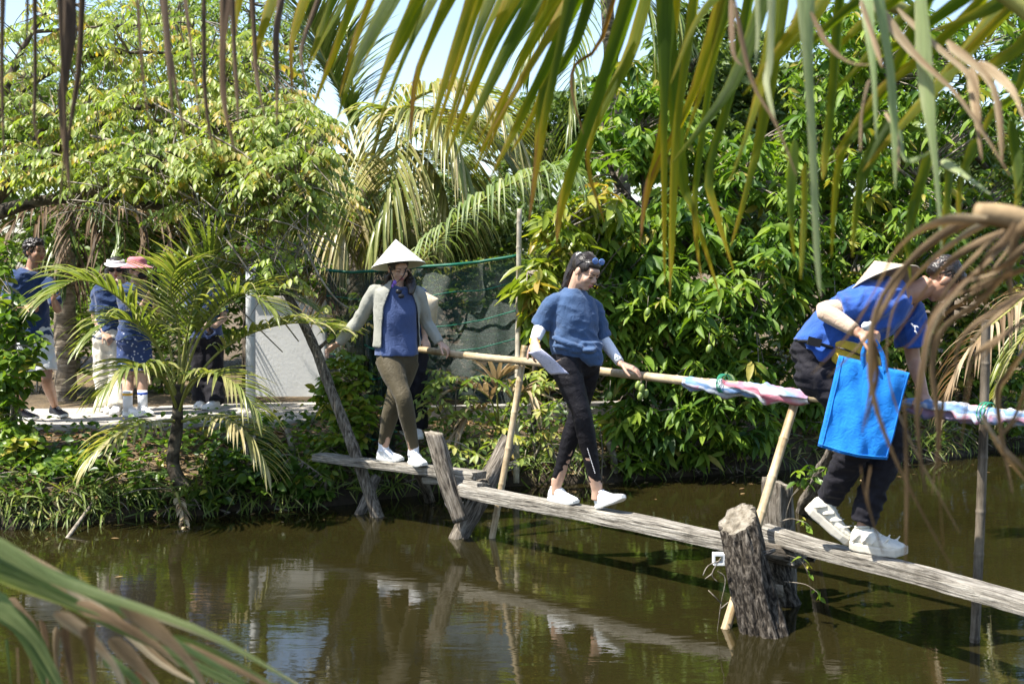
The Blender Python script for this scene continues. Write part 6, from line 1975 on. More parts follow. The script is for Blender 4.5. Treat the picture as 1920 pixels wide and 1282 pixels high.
shrub("climber_bush", "yellow-green leafy bush between the leaning trunk and the hat wearer", 660, 10.9, [(650, 700, 45, 45, 10.8, 0.2, 60), (665, 770, 45, 50, 10.75, 0.25, 75), (620, 740, 30, 40, 10.8, 0.2, 36), (640, 830, 50, 30, 10.7, 0.2, 50), (600, 880, 50, 40, 10.65, 0.2, 50), (700, 600, 18, 50, 10.95, 0.1, 18)], 6, 0.085, m_shrub, 160, 0.66, T_ROUND)
# mid-height bushes that close the view under the trees
for lab, px, Y, sp, mt_, tn in (
    ("dense bush behind the bystander in the navy tee", 60, 14.6, [(20, 560, 110, 90, 14.6, 0.5, 120), (120, 620, 90, 80, 14.4, 0.5, 100)], m_fine, 0.5),
    ("dense bush behind the visor and pink hat wearers", 300, 14.8, [(230, 560, 100, 90, 14.8, 0.5, 110), (330, 560, 100, 100, 14.9, 0.5, 120), (300, 670, 110, 60, 14.5, 0.4, 90)], m_fine, 0.45),
    ("bush rising behind the white wall", 540, 15.0, [(470, 500, 90, 70, 15.0, 0.5, 110), (580, 500, 90, 70, 15.0, 0.5, 110)], m_shrub, 0.5),
    ("bush spreading behind the net fence", 780, 14.6, [(680, 600, 90, 90, 14.6, 0.4, 110), (800, 590, 100, 90, 14.6, 0.4, 120), (920, 580, 90, 100, 14.6, 0.4, 120), (800, 700, 150, 50, 14.3, 0.3, 110)], m_shrub, 0.45),
    ("leafy bush behind the kerb stones under the mango", 1080, 14.2, [(1020, 620, 80, 110, 14.2, 0.4, 110), (1110, 660, 90, 80, 14.2, 0.4, 110), (1120, 760, 110, 30, 13.9, 0.3, 60), (1220, 700, 90, 80, 14.3, 0.4, 100)], m_shrub, 0.5),
    ("leafy bush on the bank behind the leaning bamboo prop", 1420, 13.9, [(1380, 680, 90, 90, 13.9, 0.4, 100), (1480, 680, 90, 90, 13.9, 0.4, 100), (1440, 790, 120, 50, 13.6, 0.3, 80)], m_shrub, 0.45),
    ("leafy bush on the bank behind the blue tote bag", 1640, 14.4, [(1600, 700, 90, 80, 14.4, 0.4, 110), (1690, 680, 80, 90, 14.4, 0.4, 110), (1640, 790, 110, 40, 14.0, 0.3, 80)], m_shrub, 0.6)):
    shrub("understory_bush", lab, px, Y, sp, 7, 0.12, mt_, 0, tn, T_OVAL, 8)
# carambola saplings around the far plank
for (lab, px, Y, pts) in (("carambola sapling with bright pinnate leaves beside the hat wearer", 850, 11.0, [(805, 690), (830, 720), (860, 705), (885, 735), (815, 745), (850, 760), (900, 700), (840, 800), (875, 770), (800, 720), (870, 790), (905, 760), (930, 800)]),
    ("low carambola sapling at the foot of the crossed posts", 900, 10.6, [(830, 830), (870, 840), (900, 820), (935, 850), (850, 860), (910, 875), (800, 850), (945, 825)]),
    ("carambola sapling between the bamboo prop and the ponytailed walker", 1020, 10.9, [(990, 700), (1020, 690), (1040, 715), (1005, 740), (1030, 770), (1050, 800), (985, 780), (1015, 810), (1040, 840), (1000, 850), (975, 820), (1055, 745)])):
    e_ = empty("carambola_sapling", base_at(px, Y, 0.4), lab, "sapling", "carambola saplings on the far bank")
    P = np.array([tuple(at(x + random.uniform(-6, 6), y + random.uniform(-6, 6), Y + random.uniform(-0.25, 0.25))) for x, y in pts for _ in range(2)])
    az = RNG.uniform(0, 6.28, len(P)); D = np.stack([np.cos(az), -0.3 - 0.4 * RNG.random(len(P)), 0.1 * RNG.normal(0, 1, len(P))], 1)
    pos, d, sz, tt, ln = compound(P, 0.26, 5, 0.085, down=0.35, tint=0.6, dirs=D)
    crown(e_, T_OVAL, m_star, pos, d, sz, tt, 0.35, 110, part="leaflet")
    b = base_at(px, Y, 0.3); LL = [[(b + V((random.uniform(-.2, .2), random.uniform(-.1, .1), 0)), 0.009), ((b + V(p)) / 2 + V((0, 0, .08)), 0.007), (V(p), 0.003)] for p in P[::4]]
    limbs(e_, LL, m_twig, "stem", 3, 5)
    mb = MB()
    for a, bb, c in ln: tube(mb, [(a, 0.003), (bb, 0.0025), (c, 0.0015)], 4, 1, cap=False)
    o = mb.build("leaf_stalks", m_rachis, e_); o["kind"] = "stuff"

# ------------------------------------------------------------------ coconut palms
# young palm in front of the path
b = onz(322, 935, 0.25); b = V((b.x, 10.2, 0.28))
yp = empty("young_coconut_palm", b, "young coconut palm with feathery fronds in front of the people on the path", "palm")
cr = at(335, 720, 10.2)
mb = MB(); tube(mb, [(b + V((0, 0, -0.2)), 0.065), (at(326, 880, 10.2), 0.055), (at(332, 800, 10.2), 0.048), (cr, 0.035)], 12, 5, wob=0.12); mb.build("trunk", m_limb, yp)
FY = [
    ([(335, 760, 10.2), (345, 660, 10.2), (365, 560, 10.15), (385, 495, 10.1), (410, 470, 10.05)], 0.50, 0.5),
    ([(334, 760, 10.2), (290, 640, 10.1), (225, 560, 9.95), (150, 525, 9.8), (90, 560, 9.7)], 0.45, 0.9),
    ([(338, 755, 10.2), (400, 670, 10.1), (470, 625, 10.0), (560, 605, 9.9), (650, 622, 9.8)], 0.36, 0.8),
    ([(336, 760, 10.2), (360, 640, 10.3), (430, 560, 10.4), (500, 540, 10.5), (570, 570, 10.5)], 0.42, 0.8),
    ([(333, 760, 10.2), (318, 650, 10.3), (305, 590, 10.4), (290, 550, 10.5)], 0.34, 0.8),
    ([(333, 770, 10.2), (310, 715, 9.95), (275, 690, 9.7), (235, 695, 9.5), (200, 730, 9.4)], 0.40, 1.3),
    ([(335, 775, 10.2), (355, 720, 9.95), (395, 700, 9.75), (440, 720, 9.6), (480, 770, 9.5)], 0.36, 1.2),
    ([(333, 790, 10.2), (300, 790, 10.0), (255, 800, 9.8), (210, 825, 9.7), (170, 870, 9.65)], 0.36, 1.4),
    ([(338, 790, 10.2), (385, 780, 10.0), (430, 790, 9.85), (470, 820, 9.75), (500, 880, 9.7)], 0.36, 1.4),
    ([(335, 740, 10.2), (335, 620, 10.1), (320, 540, 9.9), (330, 500, 9.7)], 0.40, 0.7),
    ([(336, 745, 10.2), (370, 640, 10.05), (420, 570, 9.9), (460, 550, 9.8), (510, 580, 9.7)], 0.42, 0.9),
    ([(336, 745, 10.2), (355, 620, 10.3), (400, 530, 10.4), (450, 500, 10.5)], 0.42, 0.7),
    ([(334, 750, 10.2), (300, 660, 10.0), (260, 610, 9.8), (210, 600, 9.7), (165, 640, 9.6)], 0.40, 1.0),
]
for k, (pp_, L_, dr) in enumerate(FY):
    lowf = k in (7, 8)
    frond(yp, [at(*q) for q in pp_], 32 if k < 6 else 24, L_, 0.032, dr, m_palm, m_rachis, 0.014, single=(k in (1, 2, 5, 6, 7, 8)), start=0.28, tint=0.72 if lowf else 0.58 if k in (5, 6, 2) else 0.50, tvar=0.12, tip_t=0.2, seed=k, n=5)

# tall ragged palm in the middle
b = base_at(680, 14.5)
cp = empty("coconut_palm", b, "tall coconut palm with arching ragged fronds behind the conical hat", "palm")
mb = MB(); tube(mb, [(b + V((0, 0, -0.3)), 0.19), (at(676, 560, 14.5), 0.16), (at(682, 420, 14.5), 0.13), (at(688, 330, 14.5), 0.11)], 14, 8, wob=0.08); mb.build("trunk", m_palmtrunk, cp)
c0 = at(690, 325, 14.5)
FC = [
    ([(690, 330, 14.5), (640, 180, 14.4), (600, 90, 14.2), (575, 30, 14.0)], 0.6, 0.3, 0.3),
    ([(690, 330, 14.5), (665, 190, 14.6), (655, 110, 14.8), (650, 60, 15.0)], 0.6, 0.3, 0.25),
    ([(690, 325, 14.5), (760, 200, 14.2), (850, 165, 13.9), (930, 200, 13.6), (975, 280, 13.5)], 0.75, 1.5, 0.62),
    ([(690, 325, 14.5), (750, 230, 14.0), (800, 215, 13.6), (850, 260, 13.3), (880, 340, 13.2)], 0.75, 1.6, 0.60),
    ([(690, 325, 14.5), (720, 220, 13.9), (745, 225, 13.4), (735, 320, 13.1), (705, 440, 13.0)], 0.75, 1.5, 0.55),
    ([(690, 325, 14.5), (620, 250, 14.0), (560, 255, 13.6), (520, 310, 13.4), (500, 370, 13.3)], 0.65, 1.5, 0.6),
    ([(690, 325, 14.5), (620, 300, 13.8), (585, 340, 13.4), (580, 400, 13.3)], 0.6, 1.4, 0.62),
    ([(690, 325, 14.5), (660, 300, 13.7), (640, 370, 13.2), (650, 470, 13.1)], 0.6, 1.3, 0.72),
    ([(690, 325, 14.5), (780, 290, 13.9), (830, 350, 13.6), (845, 430, 13.5)], 0.65, 1.4, 0.65),
    ([(690, 325, 14.5), (740, 330, 13.8), (765, 400, 13.5), (770, 470, 13.4)], 0.6, 1.3, 0.72),
    ([(690, 325, 14.5), (800, 240, 14.8), (900, 240, 15.0), (960, 320, 15.0)], 0.7, 1.4, 0.5),
    ([(690, 325, 14.5), (600, 230, 14.8), (530, 210, 15.0), (460, 250, 15.0)], 0.65, 1.4, 0.5),
]
for k, (pp_, L_, dr, tn) in enumerate(FC):
    frond(cp, [at(*q) for q in pp_], 66, L_ * 1.15, 0.040, dr * 1.5, m_palm, m_rachis, 0.026, start=0.2, tint=tn + 0.08, tvar=0.14, tip_t=0.15, seed=20 + k, n=6, miss=0.08)
# low bright frond reaching across behind the net
lf = empty("palm_offshoot", base_at(745, 12.8), "low coconut offshoot with one long sunlit frond above the net fence", "palm")
frond(lf, [at(755, 560, 12.9), at(800, 475, 12.7), at(880, 395, 12.4), at(960, 345, 12.1), at(1040, 318, 11.9), at(1095, 345, 11.8)], 64, 0.62, 0.026, 3.6, m_palegreen, m_rachis, 0.02, single=True, start=0.12, tint=0.5, tvar=0.2, seed=50, n=5)
frond(lf, [at(750, 580, 12.9), at(830, 520, 12.6), at(930, 490, 12.3), at(1020, 480, 12.1)], 34, 0.4, 0.026, 1.2, m_palm, m_rachis, 0.016, start=0.2, tint=0.5, seed=51, n=5)
# brown skirts of dead fronds round the middle palm
for k, (pp_) in enumerate(([(680, 420, 13.9), (640, 430, 13.5), (615, 500, 13.3), (610, 560, 13.2)], [(690, 420, 13.9), (730, 440, 13.5), (750, 510, 13.3), (755, 580, 13.3)], [(690, 430, 13.8), (690, 470, 13.4), (680, 540, 13.3), (675, 610, 13.3)])):
    frond(cp, [at(*q) for q in pp_], 30, 0.5, 0.03, 1.6, m_dry, m_rachis_dry, 0.02, start=0.15, tint=0.4, seed=70 + k, n=5, miss=0.2)
# dead fronds hanging behind the people on the path
dp = empty("dead_palm_skirt", base_at(120, 13.8), "brown hanging dead palm fronds behind the bystanders", "palm")
mb = MB(); tube(mb, [(base_at(120, 13.9, 0.2), 0.12), (at(122, 520, 13.9), 0.11), (at(125, 400, 13.9), 0.1)], 12, 5, wob=0.1); mb.build("trunk", m_palmtrunk, dp)
for k in range(10):
    x = -20 + 42 * k
    frond(dp, [at(125, 400, 13.9), at((125 + x) / 2, 385, 13.6), at(x, 430, 13.4), at(x + random.uniform(-20, 20), 540, 13.3)], 26, 0.5, 0.03, 1.6, m_dry if k % 3 else m_palm, m_rachis_dry, 0.018, start=0.2, tint=0.35 if k % 3 else 0.3, seed=90 + k, n=5, miss=0.1)
# palm beyond the mango, only its trunk and hanging frond show
bp = empty("far_coconut_palm", base_at(1150, 17.0), "grey-trunked coconut palm standing behind the mango trees", "palm")
mb = MB(); tube(mb, [(base_at(1180, 17, 0.3), 0.14), (at(1170, 400, 17), 0.11), (at(1155, 230, 17), 0.10), (at(1140, 40, 17), 0.085), (at(1130, -90, 17), 0.08)], 12, 8, wob=0.08); mb.build("trunk", m_palmtrunk, bp)
for k, pp_ in enumerate(([(1130, -90, 17), (1110, -60, 16.6), (1085, 60, 16.3), (1070, 180, 16.2), (1065, 290, 16.2)], [(1130, -90, 17), (1200, -80, 16.4), (1260, 0, 16.0), (1280, 90, 16.0)], [(1130, -90, 17), (1060, -60, 16.6), (1010, 40, 16.3), (990, 130, 16.3)], [(1130, -90, 17), (1180, -60, 16.2), (1220, 40, 16.0), (1230, 160, 16.0)])):
    frond(bp, [at(*q) for q in pp_], 44, 0.62, 0.034, 1.4, m_palm, m_rachis, 0.024, start=0.15, tint=0.45, seed=110 + k, n=5)
# sun-bleached drooping frond by the dark prop
rf = empty("arched_palm", base_at(2010, 9.6, 0.3), "arched yellowing palm frond with hanging leaflets behind the dark bamboo prop", "palm")
mb = MB(); tube(mb, [(base_at(2030, 9.7, 0.2), 0.1), (at(2030, 620, 9.7), 0.08), (at(2010, 560, 9.6), 0.05)], 10, 4, wob=.1); mb.build("trunk", m_palmtrunk, rf)
frond(rf, [at(2010, 560, 9.6), at(1950, 545, 9.4), at(1890, 585, 9.3), at(1840, 630, 9.2), at(1800, 690, 9.2), at(1775, 760, 9.2)], 34, 0.42, 0.024, 2.2, m_dry, m_rachis, 0.016, single=True, start=0.05, tint=0.75, tvar=0.2, seed=130, n=5)
frond(rf, [at(2010, 560, 9.6), at(1960, 590, 9.8), at(1905, 650, 9.9), at(1870, 740, 9.9)], 26, 0.4, 0.024, 2.0, m_palm, m_rachis, 0.014, start=0.1, tint=0.7, seed=131, n=5)
# seedling palm with pale withered leaves among the saplings
sp_ = empty("seedling_palm", base_at(930, 11.2, 0.4), "small seedling palm with pale withered leaves among the saplings", "palm")
for k, pp_ in enumerate(([(935, 810, 11.2), (920, 750, 11.1), (880, 725, 11.0), (845, 735, 10.9)], [(936, 810, 11.2), (932, 740, 11.1), (930, 715, 11.05), (955, 700, 11.0)], [(938, 810, 11.2), (960, 750, 11.05), (985, 735, 10.9), (1005, 760, 10.8)], [(938, 812, 11.2), (985, 760, 11.1), (1035, 725, 11.0), (1075, 735, 10.9)], [(934, 812, 11.2), (905, 770, 11.0), (880, 775, 10.9), (860, 810, 10.8)])):
    frond(sp_, [at(*q) for q in pp_], 9, 0.30, 0.05, 0.9, m_dry if k != 3 else m_palm, m_rachis, 0.011, single=True, start=0.3, tint=0.9 if k != 3 else 0.7, tvar=0.1, seed=140 + k, n=5, ang=0.8)
# dead frond half sunk by the bank
df = empty("sunken_frond", onz(348, 1005, 0), "yellow dead palm frond tip dipping into the water", "palm frond")
frond(df, [at(331, 924, 10.0), at(338, 945, 9.85), at(345, 975, 9.75), V(onz(350, 1018, -0.03))], 16, 0.10, 0.03, 0.9, m_dry, m_rachis, 0.012, single=True, start=0.15, tint=0.85, seed=150, n=4, ang=0.9)

# ------------------------------------------------------------------ bank litter, ground cover, grass, sticks
def bank_points(n, x0, x1, d0, d1):
    out = []
    while len(out) < n:
        x = random.uniform(x0, x1); y = shore(x) + random.uniform(d0, d1); z = hgt(x, y)
        if z > 0.02: out.append((x, y, z))
    return np.array(out)


P = bank_points(9000, -6.5, 7.0, 0.02, 3.2)
az = RNG.uniform(0, 6.28, len(P)); d = np.stack([np.cos(az), np.sin(az), RNG.uniform(-0.1, 0.35, len(P))], 1)
o = link("leaf_litter", leaves_mesh("leaf_litter", T_MANGO, P + np.array([0, 0, 0.012]), d, RNG.uniform(0.05, 0.15, len(P)), RNG.beta(2, 2.2, len(P)), 0.35), m_litter)
tag(o, "brown fallen leaves scattered over the bank", None, None, "stuff")
P1 = bank_points(620, -6.5, -1.0, 0.0, 1.3); P2 = bank_points(160, -1.0, 1.4, 0.1, 0.8); P3 = bank_points(260, 2.5, 7.0, 0.0, 1.6)
P = np.concatenate([P1, P2, P3]) + np.array([0, 0, 0.06])
P = P + np.stack([np.zeros(len(P)), np.zeros(len(P)), RNG.uniform(0, 0.18, len(P))], 1)
pos, d, sz, tt = rosettes(P, 6, 0.07, down=0.2, tint=0.34, tvar=0.3)
pos = pos + RNG.normal(0, 0.05, pos.shape)
o = link("ground_cover", build_leaves("ground_cover", T_ROUND, pos, orient(d, (0, 0, 1), 0.6), sz, tt), m_shrub); tag(o, "low creeping green plants on the bank", None, None, "stuff")
P = np.concatenate([bank_points(700, 3.6, 7.0, 0.0, 0.7), bank_points(350, -6.5, -1.2, 0.0, 0.35), bank_points(150, -0.8, 3.5, 0.0, 0.4)])
az = RNG.uniform(0, 6.28, len(P)); d = np.stack([0.6 * np.cos(az), 0.6 * np.sin(az) - 0.25, np.full(len(P), 0.9)], 1)
o = link("grass", leaves_mesh("grass", T_BLADE, P, d, RNG.uniform(0.18, 0.45, len(P)), RNG.beta(2, 2, len(P)), 0.5), m_grass); tag(o, "thin grass along the water's edge", None, None, "stuff")
mb = MB()
for k in range(480):
    x = random.choice((random.uniform(-6, -0.9), random.uniform(-0.9, 2.2), random.uniform(2.2, 6.5))); y = shore(x) + random.uniform(0.0, 0.55); z = hgt(x, y)
    a = random.uniform(0, 6.28); L_ = random.uniform(0.12, 0.5); q = V((math.cos(a), math.sin(a) * 0.6 - 0.3, random.uniform(-0.8, 0.3))) * L_
    p0 = V((x, y, z + 0.03)); tube(mb, [(p0, 0.006), (p0 + q * 0.5 + V((0, 0, 0.03)), 0.005), (p0 + q, 0.002)], 4, 2, cap=False)
o = mb.build("dead_sticks", m_twig); tag(o, "tangle of dead sticks and roots along the bank", None, None, "stuff")
P = np.concatenate([bank_points(1500, -6.5, -0.9, 0.0, 0.22), bank_points(500, -0.9, 6.5, 0.0, 0.2)])
P[:, 2] += 0.02
d = np.stack([RNG.normal(0, 0.45, len(P)), -0.8 - 0.4 * RNG.random(len(P)), RNG.uniform(-0.2, 0.7, len(P))], 1)
o = link("overhanging_grass", leaves_mesh("overhanging_grass", T_BLADE, P, d, RNG.uniform(0.12, 0.34, len(P)), RNG.beta(2, 2.5, len(P)), 0.6), m_grass); tag(o, "limp grass hanging over the edge of the bank", None, None, "stuff")
# larger broken sticks and stakes that can be told apart
for (lab, nm, a, b_, r_) in (("bare stick slanting from the bank into the water", "stick", at(196, 908, 10.2), onz(122, 1014, -0.02), 0.014),
    ("short broken stake standing at the water's edge behind the front foot", "stake", at(1141, 828, 11.6), onz(1152, 900, 0.0), 0.035), ("thin upright reed stem beside the ponytailed walker", "reed", at(1124, 800, 11.3), onz(1127, 905, 0.0), 0.006),
    ("dark short post standing in mud below the climber bush", "stake", at(538, 805, 10.9), at(548, 880, 10.7), 0.03), ("grey driftwood lying on the slope beside the young palm", "driftwood", at(258, 815, 11.0), at(316, 796, 11.1), 0.02)):
    mb = MB(); m_ = (a + b_) / 2 + V((0.02, 0, 0.02)); tube(mb, [(a, r_ * 0.8), (m_, r_), (b_, r_)], 8, 5, wob=0.25); o = mb.build(nm, m_twig); tag(o, lab, nm)
# sprig growing from the junction of the planks and shoots on the stump
sg_ = empty("leafy_sprig", at(1480, 960, 7.4), "small green leafy sprig sprouting at the plank joint", "plant")
PS = [(1500, 880), (1520, 876), (1540, 885), (1512, 900), (1532, 905), (1495, 905), (1550, 880), (1525, 890), (1505, 972), (1512, 985)]
LL = [[(at(1470, 985, 7.4), 0.004), (at(1485, 930, 7.3), 0.003), (at(1520, 890, 7.25), 0.002)], [(at(1462, 978, 7.35), 0.004), (at(1485, 972, 7.25), 0.003), (at(1512, 980, 7.2), 0.002)], [(at(1485, 930, 7.3), 0.003), (at(1510, 905, 7.25), 0.002), (at(1545, 880, 7.2), 0.0015)]]
limbs(sg_, LL, m_twig, "stem", 4, 5, 0)
P = np.array([tuple(at(x, y, 7.25)) for x, y in PS]); pos, d, sz, tt = rosettes(P, 5, 0.075, down=0.5, tint=0.5)
leaf_objects(sg_, T_OVAL, pos, orient(d, (0, 0, 1), 0.4), sz, tt, m_shrub)
sh_ = empty("hanging_shoot", at(1500, 1050, 6.95), "thin leafy shoot dangling under the plank joint", "plant")
limbs(sh_, [[(at(1475, 1040, 7.0), 0.003), (at(1500, 1050, 6.95), 0.0025), (at(1515, 1072, 6.9), 0.0015)], [(at(1470, 1090, 7.0), 0.003), (at(1510, 1095, 6.95), 0.0025), (at(1535, 1112, 6.9), 0.0015)]], m_twig, "stem", 4, 5, 0)
P = np.array([tuple(at(x, y, 6.93)) for x, y in ((1503, 1046), (1513, 1058), (1516, 1072), (1528, 1104), (1537, 1112))]); pos, d, sz, tt = rosettes(P, 2, 0.06, down=1.0, tint=0.6)
leaf_objects(sh_, T_OVAL, pos, orient(d, (0, 0, 1), 0.4), sz, tt, m_shrub)
dr_ = empty("dry_twig", at(1345, 1060, 6.85), "dry forked twig hanging from wire beside the stump post", "twig")
TW = [[(1352, 1045), (1335, 1075), (1345, 1090)], [(1352, 1050), (1328, 1060), (1318, 1078)], [(1345, 1070), (1360, 1085), (1352, 1130), (1344, 1190)], [(1335, 1075), (1322, 1085)], [(1352, 1130), (1328, 1106)], [(1352, 1140), (1366, 1128)]]
limbs(dr_, [[(at(x, y, 6.86), 0.0035 - 0.0006 * i) for i, (x, y) in enumerate(T_)] for T_ in TW], m_twig, "twig_fork", 4, 5, 0)

# fallen leaves and specks drifting near the bank
pts = []
while len(pts) < 70:
    x = random.uniform(-4.5, 5.0); y = shore(x) - abs(random.gauss(0, 0.7)) - 0.05
    if hgt(x, y) < -0.03: pts.append((x, y, 0.004))
P = np.array(pts); az = RNG.uniform(0, 6.28, len(P)); d = np.stack([np.cos(az), np.sin(az), np.full(len(P), 0.02)], 1)
o = link("floating_leaves", leaves_mesh("floating_leaves", [leaf_t(3, 0.4, 0.05, 0.1)], P, d, RNG.uniform(0.015, 0.09, len(P)), RNG.beta(2, 2, len(P)), 0.02), m_litter); tag(o, "small dead leaves floating near the bank", None, None, "stuff")

# ================================================================== near palm fronds hanging into the view
def rachis(parent, pts, r, mat, name="stalk"):
    mb = MB(); tube(mb, [(at(*p), r * (1 - 0.5 * i / len(pts))) for i, p in enumerate(pts)], 8, 6); return mb.build(name, mat, parent)


def c1(x, y): return (400 + x / 2.67, y / 2.67)
def c2(x, y): return (900 + x / 2.787, 100 + y / 2.787)
def c3(x, y): return (1280 + x / 2.67, y / 2.67)
def c4(x, y): return (1440 + x / 1.942, 420 + y / 1.942)
def c5(x, y): return (x / 2.66, 800 + y / 2.66)
def c6(x, y): return (x / 2.67, y / 2.67)


def lead(pts, k=70):
    """carry a leaflet's course on to the stalk above the view"""
    (x0, y0), (x1, y1) = pts[0], pts[1]
    s = (k + y0) / max(20, (y1 - y0))
    return [(x0 - (x1 - x0) * min(s, 1.2), -k)] + pts


# -- the green frond across the top
YF = 3.6
fa_ = empty("palm_frond", at(960, -90, YF), "big green coconut frond hanging leaflets across the sky", "palm frond")
rachis(fa_, [(1720, 30, YF + 0.3), (1500, -50, YF + 0.15), (1200, -85, YF), (800, -95, YF - 0.1), (420, -90, YF - 0.2), (300, -85, YF - 0.2)], 0.022, m_rachis)
GREEN = [
    ([(130, 0), (105, 120), (100, 280)], 24, 0.62, 0.95), ([(290, 0), (245, 150), (210, 310), (235, 440)], 28, 0.60, 0.95), ([(450, 0), (405, 160), (390, 260), (395, 480)], 26, 0.66, 0.97),
    ([(600, 0), (530, 180), (470, 330)], 26, 0.35, 0.6), ([(700, 0), (610, 250), (490, 560)], 30, 0.50, 0.7), ([(870, 0), (750, 240), (690, 380), (620, 600)], 40, 0.22, 0.5),
    ([(790, 0), (705, 220), (630, 490)], 26, 0.60, 0.75), ([(1020, 0), (910, 230), (790, 540)], 40, 0.45, 0.62), ([(1090, 0), (965, 260), (815, 650)], 30, 0.30, 0.62),
    ([(1180, 0), (1090, 200), (1010, 420), (985, 740)], 32, 0.48, 1.0), ([(1290, 0), (1190, 310), (1040, 800)], 36, 0.50, 0.68), ([(1380, 0), (1270, 320), (1140, 760)], 32, 0.34, 0.7),
    ([(1490, 0), (1350, 300), (1160, 810)], 40, 0.48, 0.66), ([(1600, 0), (1430, 330), (1200, 810)], 48, 0.18, 0.5), ([(1690, 0), (1530, 330), (1295, 890)], 36, 0.44, 0.66),
    ([(1760, 30), (1560, 380), (1310, 800)], 32, 0.60, 0.72), ([(1720, 220), (1540, 590), (1380, 905)], 36, 0.25, 0.7), ([(1780, 60), (1650, 650), (1580, 1110)], 38, 0.28, 0.95),
]
k = 0
for pts, w, t0, t1 in GREEN:
    k += 1
    blade(fa_, lead([c1(*p) for p in pts]), (YF, YF - 0.15), w * YF / FPX * 0.9, m_front, t0, t1, roll=0.25 * math.sin(k * 1.9), fold=0.35)
for q in range(3, len(GREEN) - 1):
    A_, B_ = GREEN[q][0], GREEN[q + 1][0]
    if len(A_) != 3 or len(B_) != 3: continue
    mid = [((a[0] + b[0]) / 2 + random.uniform(-12, 12), (a[1] + b[1]) / 2 * random.uniform(0.75, 1.0)) for a, b in zip(A_, B_)]
    blade(fa_, lead([c1(*p) for p in mid]), (YF + 0.3, YF + 0.2), 24 * YF / FPX, m_front, random.uniform(0.2, 0.55), 0.75, roll=random.uniform(-0.5, 0.5), fold=0.35)
GREEN2 = [
    ([(500, -40), (330, 200), (300, 560), (255, 890)], 38, 0.26, 0.9), ([(720, -60), (560, 400), (430, 780), (400, 1000)], 60, 0.20, 0.95), ([(800, -60), (670, 230), (560, 540), (650, 880)], 42, 0.40, 0.9),
    ([(965, -100), (965, 500), (965, 1210)], 48, 0.22, 0.7), ([(1100, -100), (1030, 400), (1005, 950), (992, 1275)], 40, 0.42, 0.75), ([(1220, -100), (1080, 300), (890, 680), (835, 1010)], 44, 0.55, 0.98),
    ([(1360, 60), (1160, 380), (1000, 580)], 46, 0.20, 0.4), ([(960, 350), (870, 720), (838, 1000)], 32, 0.58, 0.99), ([(1330, 150), (1200, 600), (1235, 830), (1330, 1150)], 42, 0.24, 0.8),
    ([(1500, 250), (1390, 740), (1310, 1010)], 40, 0.38, 0.7), ([(1040, 540), (1120, 830), (1255, 1270)], 42, 0.28, 0.8), ([(1230, 0), (1140, 600), (1125, 900), (1160, 1200)], 34, 0.32, 0.8), ([(640, -80), (500, 60), (480, 200), (540, 420)], 14, 0.97, 0.99),
]
for pts, w, t0, t1 in GREEN2:
    k += 1
    blade(fa_, lead([c2(*p) for p in pts], 150), (YF + 0.1, YF - 0.1), w * YF / FPX * 0.72, m_front, t0, t1, roll=0.25 * math.sin(k * 1.7), fold=0.35)
# -- its withered end
fw = empty("withered_frond", at(200, -90, 3.0), "withered frond end with dark shrivelled leaflets over the path", "palm frond")
rachis(fw, [(480, -88, 3.2), (300, -85, 3.1), (120, -80, 3.0), (-60, -60, 2.9)], 0.016, m_rachis_dry)
for j, (pts, w, t0) in enumerate(([([(330, 0), (350, 200), (310, 480), (330, 750), (350, 980)], 44, 0.25), ([(410, 0), (390, 350), (350, 620), (335, 800)], 22, 0.2), ([(130, 0), (125, 250), (95, 560)], 14, 0.2), ([(175, 0), (175, 400), (170, 620), (212, 790)], 15, 0.2), ([(15, 0), (8, 400), (22, 870)], 18, 0.25),
    ([(680, 0), (700, 300), (735, 560), (770, 730)], 14, 0.3), ([(820, 0), (835, 200), (852, 400), (880, 710)], 24, 0.15), ([(835, 200), (895, 520), (932, 740)], 14, 0.2), ([(920, 0), (955, 230), (1003, 630)], 14, 0.35), ([(1020, 0), (1022, 400), (1050, 660), (1085, 800)], 15, 0.25), ([(1135, 0), (1105, 240), (1120, 520), (1185, 780)], 24, 0.3), ([(300, 0), (310, 260), (325, 700), (290, 1080)], 14, 0.3)])):
    blade(fw, lead([c6(*p) for p in pts]), (3.05, 3.0), w * 3.0 / FPX * 0.8, m_dry, t0 * 0.25, t0 * 0.5 + 0.15, roll=0.5 * math.sin(j * 2.3), fold=0.8)
for j, pts in enumerate(([(50, 0), (45, 400), (60, 560), (105, 760)], [(340, 0), (312, 180), (318, 400), (318, 660)], [(525, 0), (450, 200), (440, 300), (478, 500)], [(210, 300), (225, 440), (262, 600)], [(105, 270), (118, 480), (125, 640)])):
    blade(fw, lead([c1(*p) for p in pts]), (3.3, 3.2), (20 if j in (0, 1) else 12) * 3.2 / FPX, m_dry, 0.12, 0.3, roll=0.4, fold=0.8)

